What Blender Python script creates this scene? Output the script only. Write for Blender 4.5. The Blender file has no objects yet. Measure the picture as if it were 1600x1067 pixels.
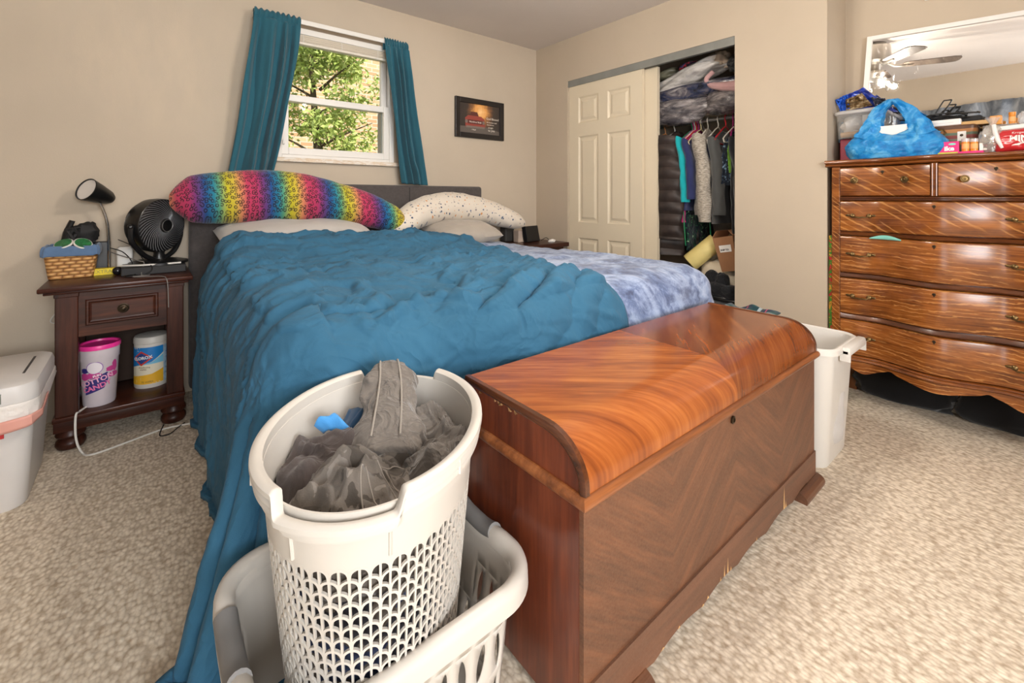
import bpy, bmesh, math, random
from mathutils import Vector, Matrix, noise
random.seed(7)
PI = math.pi
SC = bpy.context.scene
COL = SC.collection

# ------------------------------------------------------------------ camera
cam_d = bpy.data.cameras.new('camera')
cam = bpy.data.objects.new('camera', cam_d)
COL.objects.link(cam)
cam.location = (0, 0, 1.08)
cam.rotation_euler = (PI / 2, 0, -math.radians(39.4))
cam_d.sensor_fit = 'HORIZONTAL'
cam_d.sensor_width = 36
cam_d.lens = 36 * 700 / 1600
cam_d.shift_y = -(533.5 - 308) / 1600
cam_d.clip_start = 0.02
SC.camera = cam

# ------------------------------------------------------------------ colour management
SC.view_settings.view_transform = 'Standard'
SC.view_settings.look = 'None'
SC.view_settings.gamma = 1
SC.view_settings.use_curve_mapping = False
SC.view_settings.exposure = 0.24

# ------------------------------------------------------------------ sky and sun (outdoors only: the room is closed)
W = bpy.data.worlds.new('sky')
SC.world = W
W.use_nodes = True
_bg = W.node_tree.nodes['Background']
_bg.inputs['Color'].default_value = (0.80, 0.88, 1.0, 1)
_bg.inputs['Strength'].default_value = 1.1
sun_d = bpy.data.lights.new('sun', 'SUN')
sun_d.energy = 5.0
sun_d.angle = math.radians(1)
sun_d.color = (1, 0.93, 0.80)
sun = bpy.data.objects.new('sun', sun_d)
COL.objects.link(sun)
sun.rotation_euler = Vector((-0.35, 0.75, -0.75)).to_track_quat('-Z', 'Y').to_euler()

# bulbs of the ceiling fan
FAN = Vector((1.22, 1.04, 2.44))
for k in range(4):
    a = math.radians(45 + 90 * k + 12)
    ld = bpy.data.lights.new('fan_bulb_light', 'POINT')
    ld.energy = 14
    ld.color = (1.0, 0.92, 0.83)
    ld.shadow_soft_size = 0.02
    lo = bpy.data.objects.new('fan_bulb_light', ld)
    COL.objects.link(lo)
    lo.location = FAN + Vector((0.150 * math.cos(a), 0.150 * math.sin(a), -0.385))

# added fill lamps in an invented doorway beside the camera and added_window behind it
for nm, e_, sx_, sy_, loc_, rot_, col_ in (
        ('added_side_fill', 10, 0.6, 1.9, (-0.71, -0.62, 1.02), (PI / 2, 0, -PI / 2), (1.0, 0.97, 0.93)),
        ('added_rear_fill', 105, 1.4, 1.1, (0.10, -2.24, 1.5), (PI / 2, 0, 0), (0.96, 0.98, 1.0))):
    dl = bpy.data.lights.new(nm, 'AREA')
    dl.shape = 'RECTANGLE'; dl.size = sx_; dl.size_y = sy_
    dl.energy = e_; dl.color = col_
    dlo = bpy.data.objects.new(nm, dl)
    COL.objects.link(dlo)
    dlo.location = loc_
    dlo.rotation_euler = rot_

# ------------------------------------------------------------------ scene-graph helpers
ROOT = {}

def tag(o, label=None, cat=None, group=None, kind=None):
    if label: o['label'] = label
    if cat: o['category'] = cat
    if group: o['group'] = group
    if kind: o['kind'] = kind
    return o

def thing(name, label, cat, loc=(0, 0, 0), rz=0.0, group=None):
    o = bpy.data.objects.new(name, None)
    o.empty_display_size = 0.05
    COL.objects.link(o)
    o.location = loc
    o.rotation_euler = (0, 0, rz)
    ROOT[o.name] = (Vector(loc), rz)
    return tag(o, label, cat, group)

class G:
    """collects shapes in one bmesh; coordinates are world unless local=True at build"""
    def __init__(s): s.bm = bmesh.new()
    def faces(s, co, fa):
        v = [s.bm.verts.new(c) for c in co]
        for f in fa:
            try: s.bm.faces.new([v[i] for i in f])
            except ValueError: pass
        return v
    def box(s, lo, hi, m=None, bev=0.0, seg=2):
        x0, y0, z0 = lo; x1, y1, z1 = hi
        co = [Vector(c) for c in ((x0,y0,z0),(x1,y0,z0),(x1,y1,z0),(x0,y1,z0),(x0,y0,z1),(x1,y0,z1),(x1,y1,z1),(x0,y1,z1))]
        if m is not None: co = [m @ c for c in co]
        fa = [(0,3,2,1),(4,5,6,7),(0,1,5,4),(1,2,6,5),(2,3,7,6),(3,0,4,7)]
        if bev <= 0: return s.faces(co, fa)
        b = bmesh.new()
        v = [b.verts.new(c) for c in co]
        for f in fa: b.faces.new([v[i] for i in f])
        bmesh.ops.bevel(b, geom=b.edges[:], offset=bev, segments=seg, profile=0.5, affect='EDGES')
        s.merge(b)
    def merge(s, b, m=None):
        b.verts.index_update()
        vs = [s.bm.verts.new(m @ v.co if m is not None else v.co) for v in b.verts]
        for f in b.faces:
            try: s.bm.faces.new([vs[v.index] for v in f.verts])
            except ValueError: pass
        b.free()
    def grid(s, fn, nu, nv, cu=False, cv=False, flip=False):
        V = [[s.bm.verts.new(fn(i / (nu if cu else nu - 1), j / (nv if cv else nv - 1))) for j in range(nv)] for i in range(nu)]
        for i in range(nu if cu else nu - 1):
            for j in range(nv if cv else nv - 1):
                q = [V[i][j], V[(i+1) % nu][j], V[(i+1) % nu][(j+1) % nv], V[i][(j+1) % nv]]
                if flip: q.reverse()
                try: s.bm.faces.new(q)
                except ValueError: pass
        return V
    def loft(s, rings, caps=True, close=True):
        R = [[s.bm.verts.new(c) for c in r] for r in rings]
        n = len(R[0])
        for a, b in zip(R, R[1:]):
            for i in range(n if close else n - 1):
                try: s.bm.faces.new((a[i], a[(i+1) % n], b[(i+1) % n], b[i]))
                except ValueError: pass
        if caps and close:
            for r in (R[0][::-1], R[-1]):
                try: s.bm.faces.new(r)
                except ValueError: pass
    def tube(s, pts, r, seg=8, closed=False, caps=True):
        P = [Vector(p) for p in pts]
        n = len(P)
        rr = r if isinstance(r, (list, tuple)) else [r] * n
        rings = []
        up = None
        for i, p in enumerate(P):
            a = P[i-1] if (i > 0 or closed) else P[i]
            b = P[(i+1) % n] if (i < n-1 or closed) else P[i]
            t = (b - a)
            t = t.normalized() if t.length > 1e-9 else Vector((0,0,1))
            if up is None:
                up = Vector((0,0,1)) if abs(t.z) < 0.9 else Vector((1,0,0))
            sx = t.cross(up)
            if sx.length < 1e-6: sx = t.cross(Vector((0.3,1,0.2)))
            sx.normalize(); up = sx.cross(t).normalized()
            rings.append([p + rr[i] * (sx * math.cos(2*PI*k/seg) + up * math.sin(2*PI*k/seg)) for k in range(seg)])
        if closed: rings.append(rings[0]); s.loft(rings[:-1] , caps=False); s._bridge(rings)
        else: s.loft(rings, caps)
    def _bridge(s, rings):
        s.loft([rings[-2], rings[0]], caps=False)
    def lathe(s, prof, c=(0,0,0), seg=24, m=None, caps=True):
        c = Vector(c)
        rings = []
        for r, z in prof:
            ring = [Vector((max(r, 1e-4) * math.cos(2*PI*k/seg), max(r, 1e-4) * math.sin(2*PI*k/seg), z)) for k in range(seg)]
            rings.append([(m @ v if m is not None else v) + c for v in ring])
        s.loft(rings, caps)
    def prism(s, poly, f0, f1):
        """poly: 2D points; f0, f1 map 2D to 3D for the two ends"""
        s.loft([[Vector(f0(*p)) for p in poly], [Vector(f1(*p)) for p in poly]])
    def ell(s, c, r, nu=20, nv=12, m=None, amp=0.0, freq=4.0, seed=0.0, e=1.0, zmin=None):
        """(super)ellipsoid with noise"""
        c = Vector(c)
        def sg(x, p): return math.copysign(abs(x) ** p, x)
        rings = []
        for j in range(nv + 1):
            ph = -PI/2 + PI * j / nv
            ring = []
            for i in range(nu):
                th = 2*PI*i/nu
                d = Vector((sg(math.cos(ph), e) * sg(math.cos(th), e), sg(math.cos(ph), e) * sg(math.sin(th), e), sg(math.sin(ph), e)))
                k = 1.0
                if amp: k += amp * noise.fractal(d * freq + Vector((seed, seed*1.7, -seed)), 1.0, 2.0, 3)
                p = Vector((d.x*r[0], d.y*r[1], d.z*r[2])) * k
                if m is not None: p = m @ p
                p = p + c
                if zmin is not None and p.z < zmin: p.z = zmin
                ring.append(p)
            rings.append(ring)
        s.loft(rings, caps=True)

def build(name, g, mat, parent=None, label=None, kind=None, smooth=True, local=False, sol=0.0, sub=0, auto=35, loc=None, bev=0.0):
    bm = g.bm
    off = Vector((0,0,0)); rz = 0.0
    root = None
    if parent is not None:
        root = ROOT[parent.name]
    elif loc is not None:
        root = (Vector(loc), 0.0)
    if root and not local:
        M = Matrix.Translation(root[0]) @ Matrix.Rotation(root[1], 4, 'Z')
        bmesh.ops.transform(bm, matrix=M.inverted(), verts=bm.verts[:])
    bmesh.ops.remove_doubles(bm, verts=bm.verts[:], dist=1e-5)
    bmesh.ops.recalc_face_normals(bm, faces=bm.faces[:])
    me = bpy.data.meshes.new(name)
    if smooth:
        for f in bm.faces: f.smooth = True
        ca = math.radians(auto)
        for e in bm.edges:
            if len(e.link_faces) == 2 and e.calc_face_angle(0) > ca: e.smooth = False
    bm.to_mesh(me); bm.free()
    o = bpy.data.objects.new(name, me)
    COL.objects.link(o)
    me.materials.append(mat)
    if parent is not None:
        o.parent = parent
        ROOT[o.name] = root
    elif loc is not None:
        o.location = loc
        ROOT[o.name] = root
    else:
        ROOT[o.name] = (Vector((0,0,0)), 0.0)
    if label: o['label'] = label
    if kind: o['kind'] = kind
    if sol:
        md = o.modifiers.new('solid', 'SOLIDIFY'); md.thickness = sol; md.offset = 0
    if bev:
        md = o.modifiers.new('bevel', 'BEVEL'); md.width = bev; md.segments = 2; md.limit_method = 'ANGLE'
    if sub:
        md = o.modifiers.new('sub', 'SUBSURF'); md.levels = sub; md.render_levels = sub
    return o

def solo(name, g, mat, loc, label, cat, group=None, **kw):
    return tag(build(name, g, mat, loc=loc, **kw), label, cat, group)

def struct(name, g, mat, label=None, **kw):
    o = build(name, g, mat, **kw)
    o['kind'] = 'structure'
    if label: o['label'] = label
    return o

def copy_tree(o, loc, rz=None):
    r = o.copy(); COL.objects.link(r)
    r.location = loc
    if rz is not None: r.rotation_euler = (0, 0, rz)
    ROOT[r.name] = (Vector(loc), rz or 0.0)
    for ch in list(o.children):
        c = ch.copy(); COL.objects.link(c); c.parent = r
        for gch in ch.children:
            d = gch.copy(); COL.objects.link(d); d.parent = c
    return r

def text_g(body, size, fn, ext=0.0006, align='CENTER', bold=0.0, spacing=1.0):
    cu = bpy.data.curves.new('lettering', 'FONT')
    cu.body = body; cu.size = size; cu.extrude = ext; cu.align_x = align; cu.align_y = 'CENTER'
    cu.resolution_u = 2
    cu.offset = bold; cu.space_character = spacing
    ob = bpy.data.objects.new('lettering', cu)
    COL.objects.link(ob)
    dg = bpy.context.evaluated_depsgraph_get()
    me = bpy.data.meshes.new_from_object(ob.evaluated_get(dg))
    g = G()
    vs = [g.bm.verts.new(fn(v.co)) for v in me.vertices]
    for p in me.polygons:
        try: g.bm.faces.new([vs[i] for i in p.vertices])
        except ValueError: pass
    bpy.data.objects.remove(ob); bpy.data.curves.remove(cu); bpy.data.meshes.remove(me)
    return g

def fr(v, s=1.0, seed=0.0, oct=3):
    return noise.fractal(Vector(v) * s + Vector((seed, seed * .7, seed * 1.3)), 1.0, 2.0, oct)

def sstep(a, b, x):
    if a > b: return 1 - sstep(b, a, x)
    t = min(1, max(0, (x - a) / (b - a)))
    return t * t * (3 - 2 * t)

# ------------------------------------------------------------------ materials
def lin(c):
    return tuple(((x / 12.92) if x <= 0.04045 else ((x + 0.055) / 1.055) ** 2.4) for x in c)

def C(r, g, b):
    return lin((r / 255, g / 255, b / 255)) + (1,)

class Mat:
    def __init__(s, name, col=(0.5, 0.5, 0.5, 1), rough=0.6, metal=0.0, spec=0.5, coat=0.0, sheen=0.0):
        s.m = bpy.data.materials.new(name)
        s.m.use_nodes = True
        s.nt = s.m.node_tree
        s.b = s.nt.nodes['Principled BSDF']
        s.out = s.nt.nodes['Material Output']
        s.b.inputs['Base Color'].default_value = col
        s.b.inputs['Roughness'].default_value = rough
        s.b.inputs['Metallic'].default_value = metal
        s.b.inputs['Specular IOR Level'].default_value = spec
        if coat:
            s.b.inputs['Coat Weight'].default_value = coat
            s.b.inputs['Coat Roughness'].default_value = 0.12
        if sheen:
            s.b.inputs['Sheen Weight'].default_value = sheen
            s.b.inputs['Sheen Roughness'].default_value = 0.5
        s._tc = None
    def n(s, typ, inp=None, **props):
        nd = s.nt.nodes.new(typ)
        for k, v in props.items(): setattr(nd, k, v)
        for k, v in (inp or {}).items():
            if isinstance(v, bpy.types.NodeSocket): s.nt.links.new(v, nd.inputs[k])
            else: nd.inputs[k].default_value = v
        return nd
    def co(s, scale=(1, 1, 1), loc=(0, 0, 0), rot=(0, 0, 0)):
        if s._tc is None: s._tc = s.n('ShaderNodeTexCoord')
        return s.n('ShaderNodeMapping', {'Vector': s._tc.outputs['Object'], 'Scale': scale, 'Location': loc, 'Rotation': rot}).outputs[0]
    def noise(s, vec, scale=5, detail=4, rough=0.55, dist=0.0):
        return s.n('ShaderNodeTexNoise', {'Vector': vec, 'Scale': scale, 'Detail': detail, 'Roughness': rough, 'Distortion': dist}).outputs['Fac']
    def ramp(s, fac, stops, interp='LINEAR'):
        r = s.n('ShaderNodeValToRGB', {'Fac': fac})
        cr = r.color_ramp; cr.interpolation = interp
        while len(cr.elements) < len(stops): cr.elements.new(0.5)
        for e, (p, c) in zip(cr.elements, stops): e.position = p; e.color = c
        return r.outputs['Color']
    def mix(s, fac, a, b, mode='MIX'):
        nd = s.n('ShaderNodeMix', data_type='RGBA', blend_type=mode)
        for k, v in ((0, fac), (6, a), (7, b)):
            if isinstance(v, bpy.types.NodeSocket): s.nt.links.new(v, nd.inputs[k])
            else: nd.inputs[k].default_value = v
        return nd.outputs[2]
    def math(s, op, a, b=0.0, c=None, clamp=False):
        nd = s.n('ShaderNodeMath', operation=op, use_clamp=clamp)
        for k, v in ((0, a), (1, b), (2, c)):
            if v is None: continue
            if isinstance(v, bpy.types.NodeSocket): s.nt.links.new(v, nd.inputs[k])
            else: nd.inputs[k].default_value = v
        return nd.outputs[0]
    def sep(s, vec):
        return s.n('ShaderNodeSeparateXYZ', {'Vector': vec}).outputs
    def comb(s, x, y, z):
        return s.n('ShaderNodeCombineXYZ', {0: x, 1: y, 2: z}).outputs[0]
    def base(s, sock): s.nt.links.new(sock, s.b.inputs['Base Color']); return s
    def rough(s, sock): s.nt.links.new(sock, s.b.inputs['Roughness']); return s
    def bump(s, h, strength=0.3, dist=0.01, prev=None):
        nd = s.n('ShaderNodeBump', {'Height': h, 'Strength': strength, 'Distance': dist})
        if prev is not None: s.nt.links.new(prev, nd.inputs['Normal'])
        s.nt.links.new(nd.outputs[0], s.b.inputs['Normal'])
        return nd.outputs[0]

def plain(name, col, rough=0.6, metal=0.0, spec=0.5, var=0.0, vscale=20, bump=0.0, bscale=200, bdist=0.002, coat=0.0, sheen=0.0):
    m = Mat(name, col, rough, metal, spec, coat, sheen)
    if var:
        f = m.noise(m.co(), vscale)
        dk = tuple(c * (1 - var) for c in col[:3]) + (1,)
        lt = tuple(min(1, c * (1 + var)) for c in col[:3]) + (1,)
        m.base(m.ramp(f, [(0.3, dk), (0.7, lt)]))
    if bump:
        m.bump(m.noise(m.co(), bscale, 3), bump, bdist)
    return m.m

def clear_mat(name, tint=(0.9, 0.93, 0.93, 1), gloss=0.12, rough=0.05, haze=0.0, hazecol=(0.9, 0.9, 0.9, 1)):
    """thin clear sheet: mostly passes straight through, some surface reflection, optional milky share"""
    m = Mat(name)
    m.nt.nodes.remove(m.b)
    t = m.n('ShaderNodeBsdfTransparent', {'Color': tint})
    gl = m.n('ShaderNodeBsdfGlossy', {'Color': (1, 1, 1, 1), 'Roughness': rough})
    mx = m.n('ShaderNodeMixShader', {0: gloss, 1: t.outputs[0], 2: gl.outputs[0]})
    o = mx.outputs[0]
    if haze:
        d = m.n('ShaderNodeBsdfDiffuse', {'Color': hazecol})
        o = m.n('ShaderNodeMixShader', {0: haze, 1: o, 2: d.outputs[0]}).outputs[0]
    m.nt.links.new(o, m.out.inputs['Surface'])
    return m.m

def emit_mat(name, col, strength):
    m = Mat(name, col)
    m.b.inputs['Emission Color'].default_value = col
    m.b.inputs['Emission Strength'].default_value = strength
    return m.m

MT = {}
# wall paint, ceiling, carpet
def wall_mat(name, col):
    m = Mat(name, col, 0.75, spec=0.3)
    f = m.noise(m.co(), 1.3, 5, 0.6)
    a = tuple(c * 0.955 for c in col[:3]) + (1,)
    b = tuple(c * 1.04 for c in col[:3]) + (1,)
    m.base(m.ramp(f, [(0.35, a), (0.65, b)]))
    m.bump(m.noise(m.co(), 140, 3), 0.12, 0.003)
    return m
_w = wall_mat('wall_paint', C(191, 177, 158))
# patched and rolled-over area on the window wall
s_ = _w.sep(_w.co())
dx = _w.math('MULTIPLY', _w.math('SUBTRACT', s_[0], 0.02), 2.1)
dz = _w.math('MULTIPLY', _w.math('SUBTRACT', s_[2], 1.82), 1.9)
rr = _w.math('ADD', _w.math('MULTIPLY', dx, dx), _w.math('MULTIPLY', dz, dz))
nz = _w.noise(_w.co((7, 7, 2.2), rot=(0, 0.5, 0)), 1.6, 4, 0.6)
pf = _w.math('MULTIPLY', _w.math('SUBTRACT', 1.0, rr, clamp=True), _w.math('MULTIPLY', _w.math('SUBTRACT', nz, 0.42, clamp=True), 3.2, clamp=True), clamp=True)
old = _w.b.inputs['Base Color'].links[0].from_socket
_w.base(_w.mix(_w.math('MULTIPLY', pf, 0.55), old, C(205, 188, 165)))
MT['wall'] = _w.m
MT['wall_r'] = wall_mat('wall_paint_closet_side', C(188, 173, 153)).m
MT['ceil'] = plain('ceiling_paint', C(212, 203, 196), 0.9, var=0.02, vscale=3, bump=0.3, bscale=90, bdist=0.004)
m = Mat('loop_carpet', C(196, 180, 158), 0.95, spec=0.1)
v1 = m.n('ShaderNodeTexVoronoi', {'Vector': m.co((1.45, 0.85, 1), rot=(0, 0, 0.12)), 'Scale': 62.0, 'Randomness': 0.75})
n1 = m.noise(m.co(), 55, 3)
n2 = m.noise(m.co(), 1.7, 5, 0.65)
c1 = m.ramp(v1.outputs['Distance'], [(0.12, C(238, 226, 207)), (0.42, C(222, 208, 187)), (0.72, C(178, 160, 138))])
c1 = m.mix(0.36, c1, m.ramp(n1, [(0.35, C(168, 150, 128)), (0.60, C(236, 225, 208))]), 'MIX')
c1 = m.mix(m.math('MULTIPLY', m.math('SUBTRACT', n2, 0.55, clamp=True), 2.2, clamp=True), c1, C(170, 150, 124))
m.base(c1)
m.bump(m.math('ADD', m.math('MULTIPLY', v1.outputs['Distance'], -1.0), m.math('MULTIPLY', n1, 0.5)), 0.38, 0.005)
MT['carpet'] = m.m

# woods
def wood(name, dark, mid, light, axis='X', scale=1.0, rough=0.35, coat=0.2, spec=0.5, contrast=1.0, rot=(0, 0, 0), dust=0.0):
    m = Mat(name, mid, rough, spec=spec, coat=coat)
    st = {'X': (0.6, 9, 9), 'Y': (9, 0.6, 9), 'Z': (9, 9, 0.6)}[axis]
    v = m.co(tuple(k * scale for k in st), rot=rot)
    f = m.noise(v, 2.2, 6, 0.62, 0.35)
    f2 = m.noise(v, 14, 3, 0.6)
    f = m.math('ADD', m.math('MULTIPLY', f, 0.75), m.math('MULTIPLY', f2, 0.25))
    c = m.ramp(f, [(0.5 - 0.17 * contrast, dark), (0.5, mid), (0.5 + 0.17 * contrast, light)])
    if dust:
        c = m.mix(m.math('MULTIPLY', m.noise(m.co(), 260, 3), dust), c, C(150, 128, 108))
    m.base(c)
    m.bump(f2, 0.06, 0.002)
    return m.m
MT['espresso'] = wood('dark_brown_wood', C(36, 16, 11), C(62, 30, 20), C(92, 48, 30), 'X', 1.2, 0.34, 0.06, 0.3)
MT['espresso_z'] = wood('dark_brown_wood_upright', C(34, 16, 11), C(58, 29, 20), C(80, 42, 28), 'Z', 1.2, 0.38, 0.04, 0.25)
MT['chest_trim'] = wood('walnut_moulding', C(88, 47, 24), C(140, 82, 44), C(172, 108, 62), 'X', 1.0, 0.32, 0.2)
MT['chest_end'] = wood('walnut_end_panel', C(66, 26, 14), C(104, 46, 24), C(134, 66, 36), 'Z', 1.0, 0.33, 0.25)
MT['chest_foot'] = wood('walnut_foot', C(58, 32, 18), C(88, 50, 30), C(112, 68, 42), 'X', 1.0, 0.4, 0.1, dust=.2)
MT['raw_wood'] = plain('bare_chipped_wood', C(214, 172, 118), 0.8)

def veneer(name, dark, mid, light, dx, dz, plane, rough, coat, right_mul=1.0, dust=0.0):
    """book-matched veneer: grain mirrored about the middle of the chest; x local 0 is the middle"""
    m = Mat(name, mid, rough, coat=coat)
    s = m.sep(m.co())
    ax = m.math('ABSOLUTE', s[0])
    if plane == 'XZ': ax = m.math('ABSOLUTE', m.math('SUBTRACT', ax, 0.333))
    o = s[1] if plane == 'XY' else s[2]
    p = m.math('ADD', m.math('MULTIPLY', o, dx), m.math('MULTIPLY', ax, -dz))
    q = m.math('ADD', m.math('MULTIPLY', ax, dx), m.math('MULTIPLY', o, dz))
    v = m.comb(m.math('MULTIPLY', p, 11.0), m.math('MULTIPLY', q, 0.9), m.math('MULTIPLY', s[0], 0.01))
    f = m.noise(v, 2.0, 6, 0.6, 0.3)
    f2 = m.noise(v, 11, 3)
    f = m.math('ADD', m.math('MULTIPLY', f, 0.7), m.math('MULTIPLY', f2, 0.3))
    c = m.ramp(f, [(0.33, dark), (0.5, mid), (0.66, light)])
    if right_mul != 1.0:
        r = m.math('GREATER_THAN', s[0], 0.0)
        c = m.mix(r, c, m.mix(1.0, c, (right_mul, right_mul * 0.93, right_mul * 0.9, 1), 'MULTIPLY'))  # right half's colour darkened to imitate the sheen of the mirrored grain
    if dust:
        c = m.mix(m.math('MULTIPLY', m.math('SUBTRACT', m.noise(m.co(), 190, 4, 0.7), 0.3, clamp=True), dust), c, C(158, 132, 108))
    m.base(c)
    return m.m
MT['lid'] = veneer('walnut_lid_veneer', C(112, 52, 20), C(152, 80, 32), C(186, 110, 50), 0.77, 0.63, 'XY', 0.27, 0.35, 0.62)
MT['front'] = veneer('walnut_front_veneer', C(66, 36, 21), C(96, 56, 34), C(122, 74, 46), 0.8, 0.6, 'XZ', 0.45, 0.05, 1.0, 0.45)
MT['apron'] = wood('walnut_base_veneer', C(72, 40, 24), C(100, 58, 36), C(118, 72, 48), 'X', 1.0, 0.5, 0.0, dust=0.35)

def oak(name, slope=0.6, freq=9.0, seed=0.0, dist=3.0, amt=0.75):
    """quarter-sawn golden oak: wavy ray flecks crossing the boards at a slant"""
    m = Mat(name, C(134, 76, 30), 0.27, coat=0.3)
    s = m.sep(m.co())
    p = m.math('SUBTRACT', s[2], m.math('MULTIPLY', s[1], slope))
    q = m.math('ADD', m.math('MULTIPLY', s[2], slope * 0.5), s[1])
    v = m.comb(m.math('ADD', p, seed), m.math('MULTIPLY', q, 0.35), 0.0)
    g = m.noise(m.co((1, 1.2, 34), loc=(0, seed, 0)), 4.0, 4, 0.6)
    f = m.noise(m.co((1, 1, 1.6), loc=(0, seed, seed)), 5.0, 4, 0.6)
    base = m.ramp(m.math('ADD', m.math('MULTIPLY', f, 0.5), m.math('MULTIPLY', g, 0.5)), [(0.36, C(88, 45, 16)), (0.5, C(130, 73, 28)), (0.64, C(162, 98, 42))])
    wv = m.n('ShaderNodeTexWave', {'Vector': v, 'Scale': freq, 'Distortion': dist, 'Detail': 3.0, 'Detail Scale': 2.2, 'Detail Roughness': 0.6}, wave_type='BANDS', bands_direction='X')
    fl = m.math('MULTIPLY', m.math('SUBTRACT', wv.outputs['Fac'], 0.80, clamp=True), 6.0, clamp=True)
    brk = m.math('MULTIPLY', m.math('SUBTRACT', m.noise(m.comb(m.math('MULTIPLY', p, 30.0), m.math('MULTIPLY', q, 7.0), seed), 1.0, 2), 0.42, clamp=True), 8.0, clamp=True)
    m.base(m.mix(m.math('MULTIPLY', m.math('MULTIPLY', fl, brk), amt), base, C(204, 144, 78)))
    return m.m
MT['oak_a'] = oak('quartered_oak_bold_flecks', 0.62, 9.5, 1.3, 3.5, 0.6)
MT['oak_b'] = oak('quartered_oak_fine_flecks', 0.10, 16.0, 4.1, 5.0, 0.5)
MT['oak_c'] = oak('quartered_oak_fine_flecks_other_board', -0.06, 17.0, 8.7, 5.0, 0.55)
MT['oak_top'] = wood('oak_moulding', C(78, 38, 14), C(118, 64, 24), C(150, 88, 38), 'Y', 1.0, 0.25, 0.5)
MT['oak_post'] = oak('oak_post', 0.9, 14.0, 2.2, 3.0, 0.6)
MT['oak_dark'] = wood('oak_rail', C(52, 24, 10), C(82, 42, 17), C(112, 62, 26), 'Y', 1.0, 0.3, 0.4)
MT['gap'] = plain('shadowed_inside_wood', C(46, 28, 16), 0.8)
MT['oak_side'] = wood('oak_side_panel', C(70, 36, 14), C(100, 56, 22), C(124, 74, 32), 'Z', 1.0, 0.4, 0.2)
MT['brass'] = plain('aged_brass', C(112, 90, 56), 0.35, 0.9, var=0.35, vscale=60)
MT['brass_dk'] = plain('dark_brass', C(66, 54, 40), 0.4, 0.8)
MT['chrome'] = plain('brushed_steel', C(196, 192, 188), 0.25, 1.0)
MT['black'] = plain('black_plastic', C(20, 20, 21), 0.35)
MT['black_m'] = plain('matt_black', C(22, 21, 22), 0.7)
MT['white_p'] = plain('white_plastic', C(216, 212, 205), 0.38, var=0.02, vscale=4)
MT['white_b'] = plain('basket_plastic', C(205, 199, 190), 0.42, var=0.03, vscale=5)
MT['grip'] = plain('grey_rubber_grip', C(122, 120, 118), 0.6, bump=0.1, bscale=80)
MT['trim_w'] = plain('white_trim', C(228, 224, 218), 0.4)
MT['white_paper'] = plain('white_paper', C(232, 228, 222), 0.8)
MT['screen'] = plain('dark_grey', C(58, 56, 56), 0.5)
MT['hb'] = plain('charcoal_upholstery', C(74, 68, 66), 0.9, var=0.15, vscale=60, bump=0.4, bscale=320, sheen=0.2)
MT['track'] = plain('grey_painted_track', C(128, 128, 122), 0.45, var=0.12, vscale=6)
MT['door'] = plain('cream_door_paint', C(216, 202, 177), 0.5, var=0.015, vscale=3, bump=0.06, bscale=60)
MT['marble'] = None
m = Mat('cultured_marble', C(225, 216, 205), 0.25)
m.base(m.ramp(m.noise(m.co((3, 3, 9)), 3.5, 5, 0.6, 1.5), [(0.42, C(230, 222, 212)), (0.56, C(214, 192, 164)), (0.66, C(236, 230, 222))]))
MT['marble'] = m.m

def cloth(name, col, var=0.12, vscale=5, weave=420, rough=0.9, sheen=0.25, bump=0.25, stain=None, fold=0.0, fscale=14):
    m = Mat(name, col, rough, spec=0.2, sheen=sheen)
    f = m.noise(m.co(), vscale, 5, 0.6)
    a = tuple(c * (1 - var) for c in col[:3]) + (1,)
    b = tuple(min(1, c * (1 + var)) for c in col[:3]) + (1,)
    c = m.ramp(f, [(0.3, a), (0.7, b)])
    if stain: c = stain(m, c)
    m.base(c)
    pv = None
    if fold:
        rg = m.math('ABSOLUTE', m.math('SUBTRACT', m.noise(m.co((1, 1, .7)), fscale, 3, 0.5, 0.7), 0.5))
        rg = m.math('POWER', m.math('SUBTRACT', 1.0, m.math('MULTIPLY', rg, 4.0), clamp=True), 2.0)
        rg2 = m.noise(m.co(), fscale * .6, 4, .5, .6)
        pv = m.bump(m.math('ADD', m.math('MULTIPLY', rg, .6), rg2), fold, 0.02)
    m.bump(m.noise(m.co(), weave, 2), bump, 0.002, pv)
    return m.m
def duvet_stain(m, c):
    s = m.sep(m.co())
    for (x, y, r, k) in ((0.44, 1.40, 0.19, 0.62), (0.80, 1.62, 0.15, 0.3), (0.62, 2.05, 0.16, 0.25), (0.95, 2.2, 0.2, 0.2)):
        dx = m.math('SUBTRACT', s[0], x); dy = m.math('SUBTRACT', s[1], y)
        d = m.math('SQRT', m.math('ADD', m.math('MULTIPLY', dx, dx), m.math('MULTIPLY', dy, dy)))
        d = m.math('ADD', d, m.math('MULTIPLY', m.math('SUBTRACT', m.noise(m.co(), 9, 4), 0.5), 0.2))
        f = m.math('MULTIPLY', m.math('SUBTRACT', 1.0, m.math('DIVIDE', d, r), clamp=True), k, clamp=True)
        c = m.mix(f, c, C(44, 62, 84))
    return c
MT['duvet'] = cloth('teal_blue_comforter', C(52, 98, 126), 0.08, 4, stain=duvet_stain, fold=0.42, fscale=6.5, sheen=0.04)
MT['curtain'] = cloth('teal_curtain', C(44, 93, 108), 0.06, 6, sheen=0.15)
MT['grey_pillow'] = cloth('pale_grey_pillowcase', C(178, 172, 166), 0.05)
MT['denim_liner'] = cloth('blue_basket_liner', C(92, 118, 152), 0.12, 20)
MT['bin_liner'] = plain('thin_white_bag', C(230, 224, 218), 0.4, bump=0.5, bscale=30, bdist=0.01)
MT['pink_tie'] = plain('pink_drawstring', C(222, 160, 146), 0.5)

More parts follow.
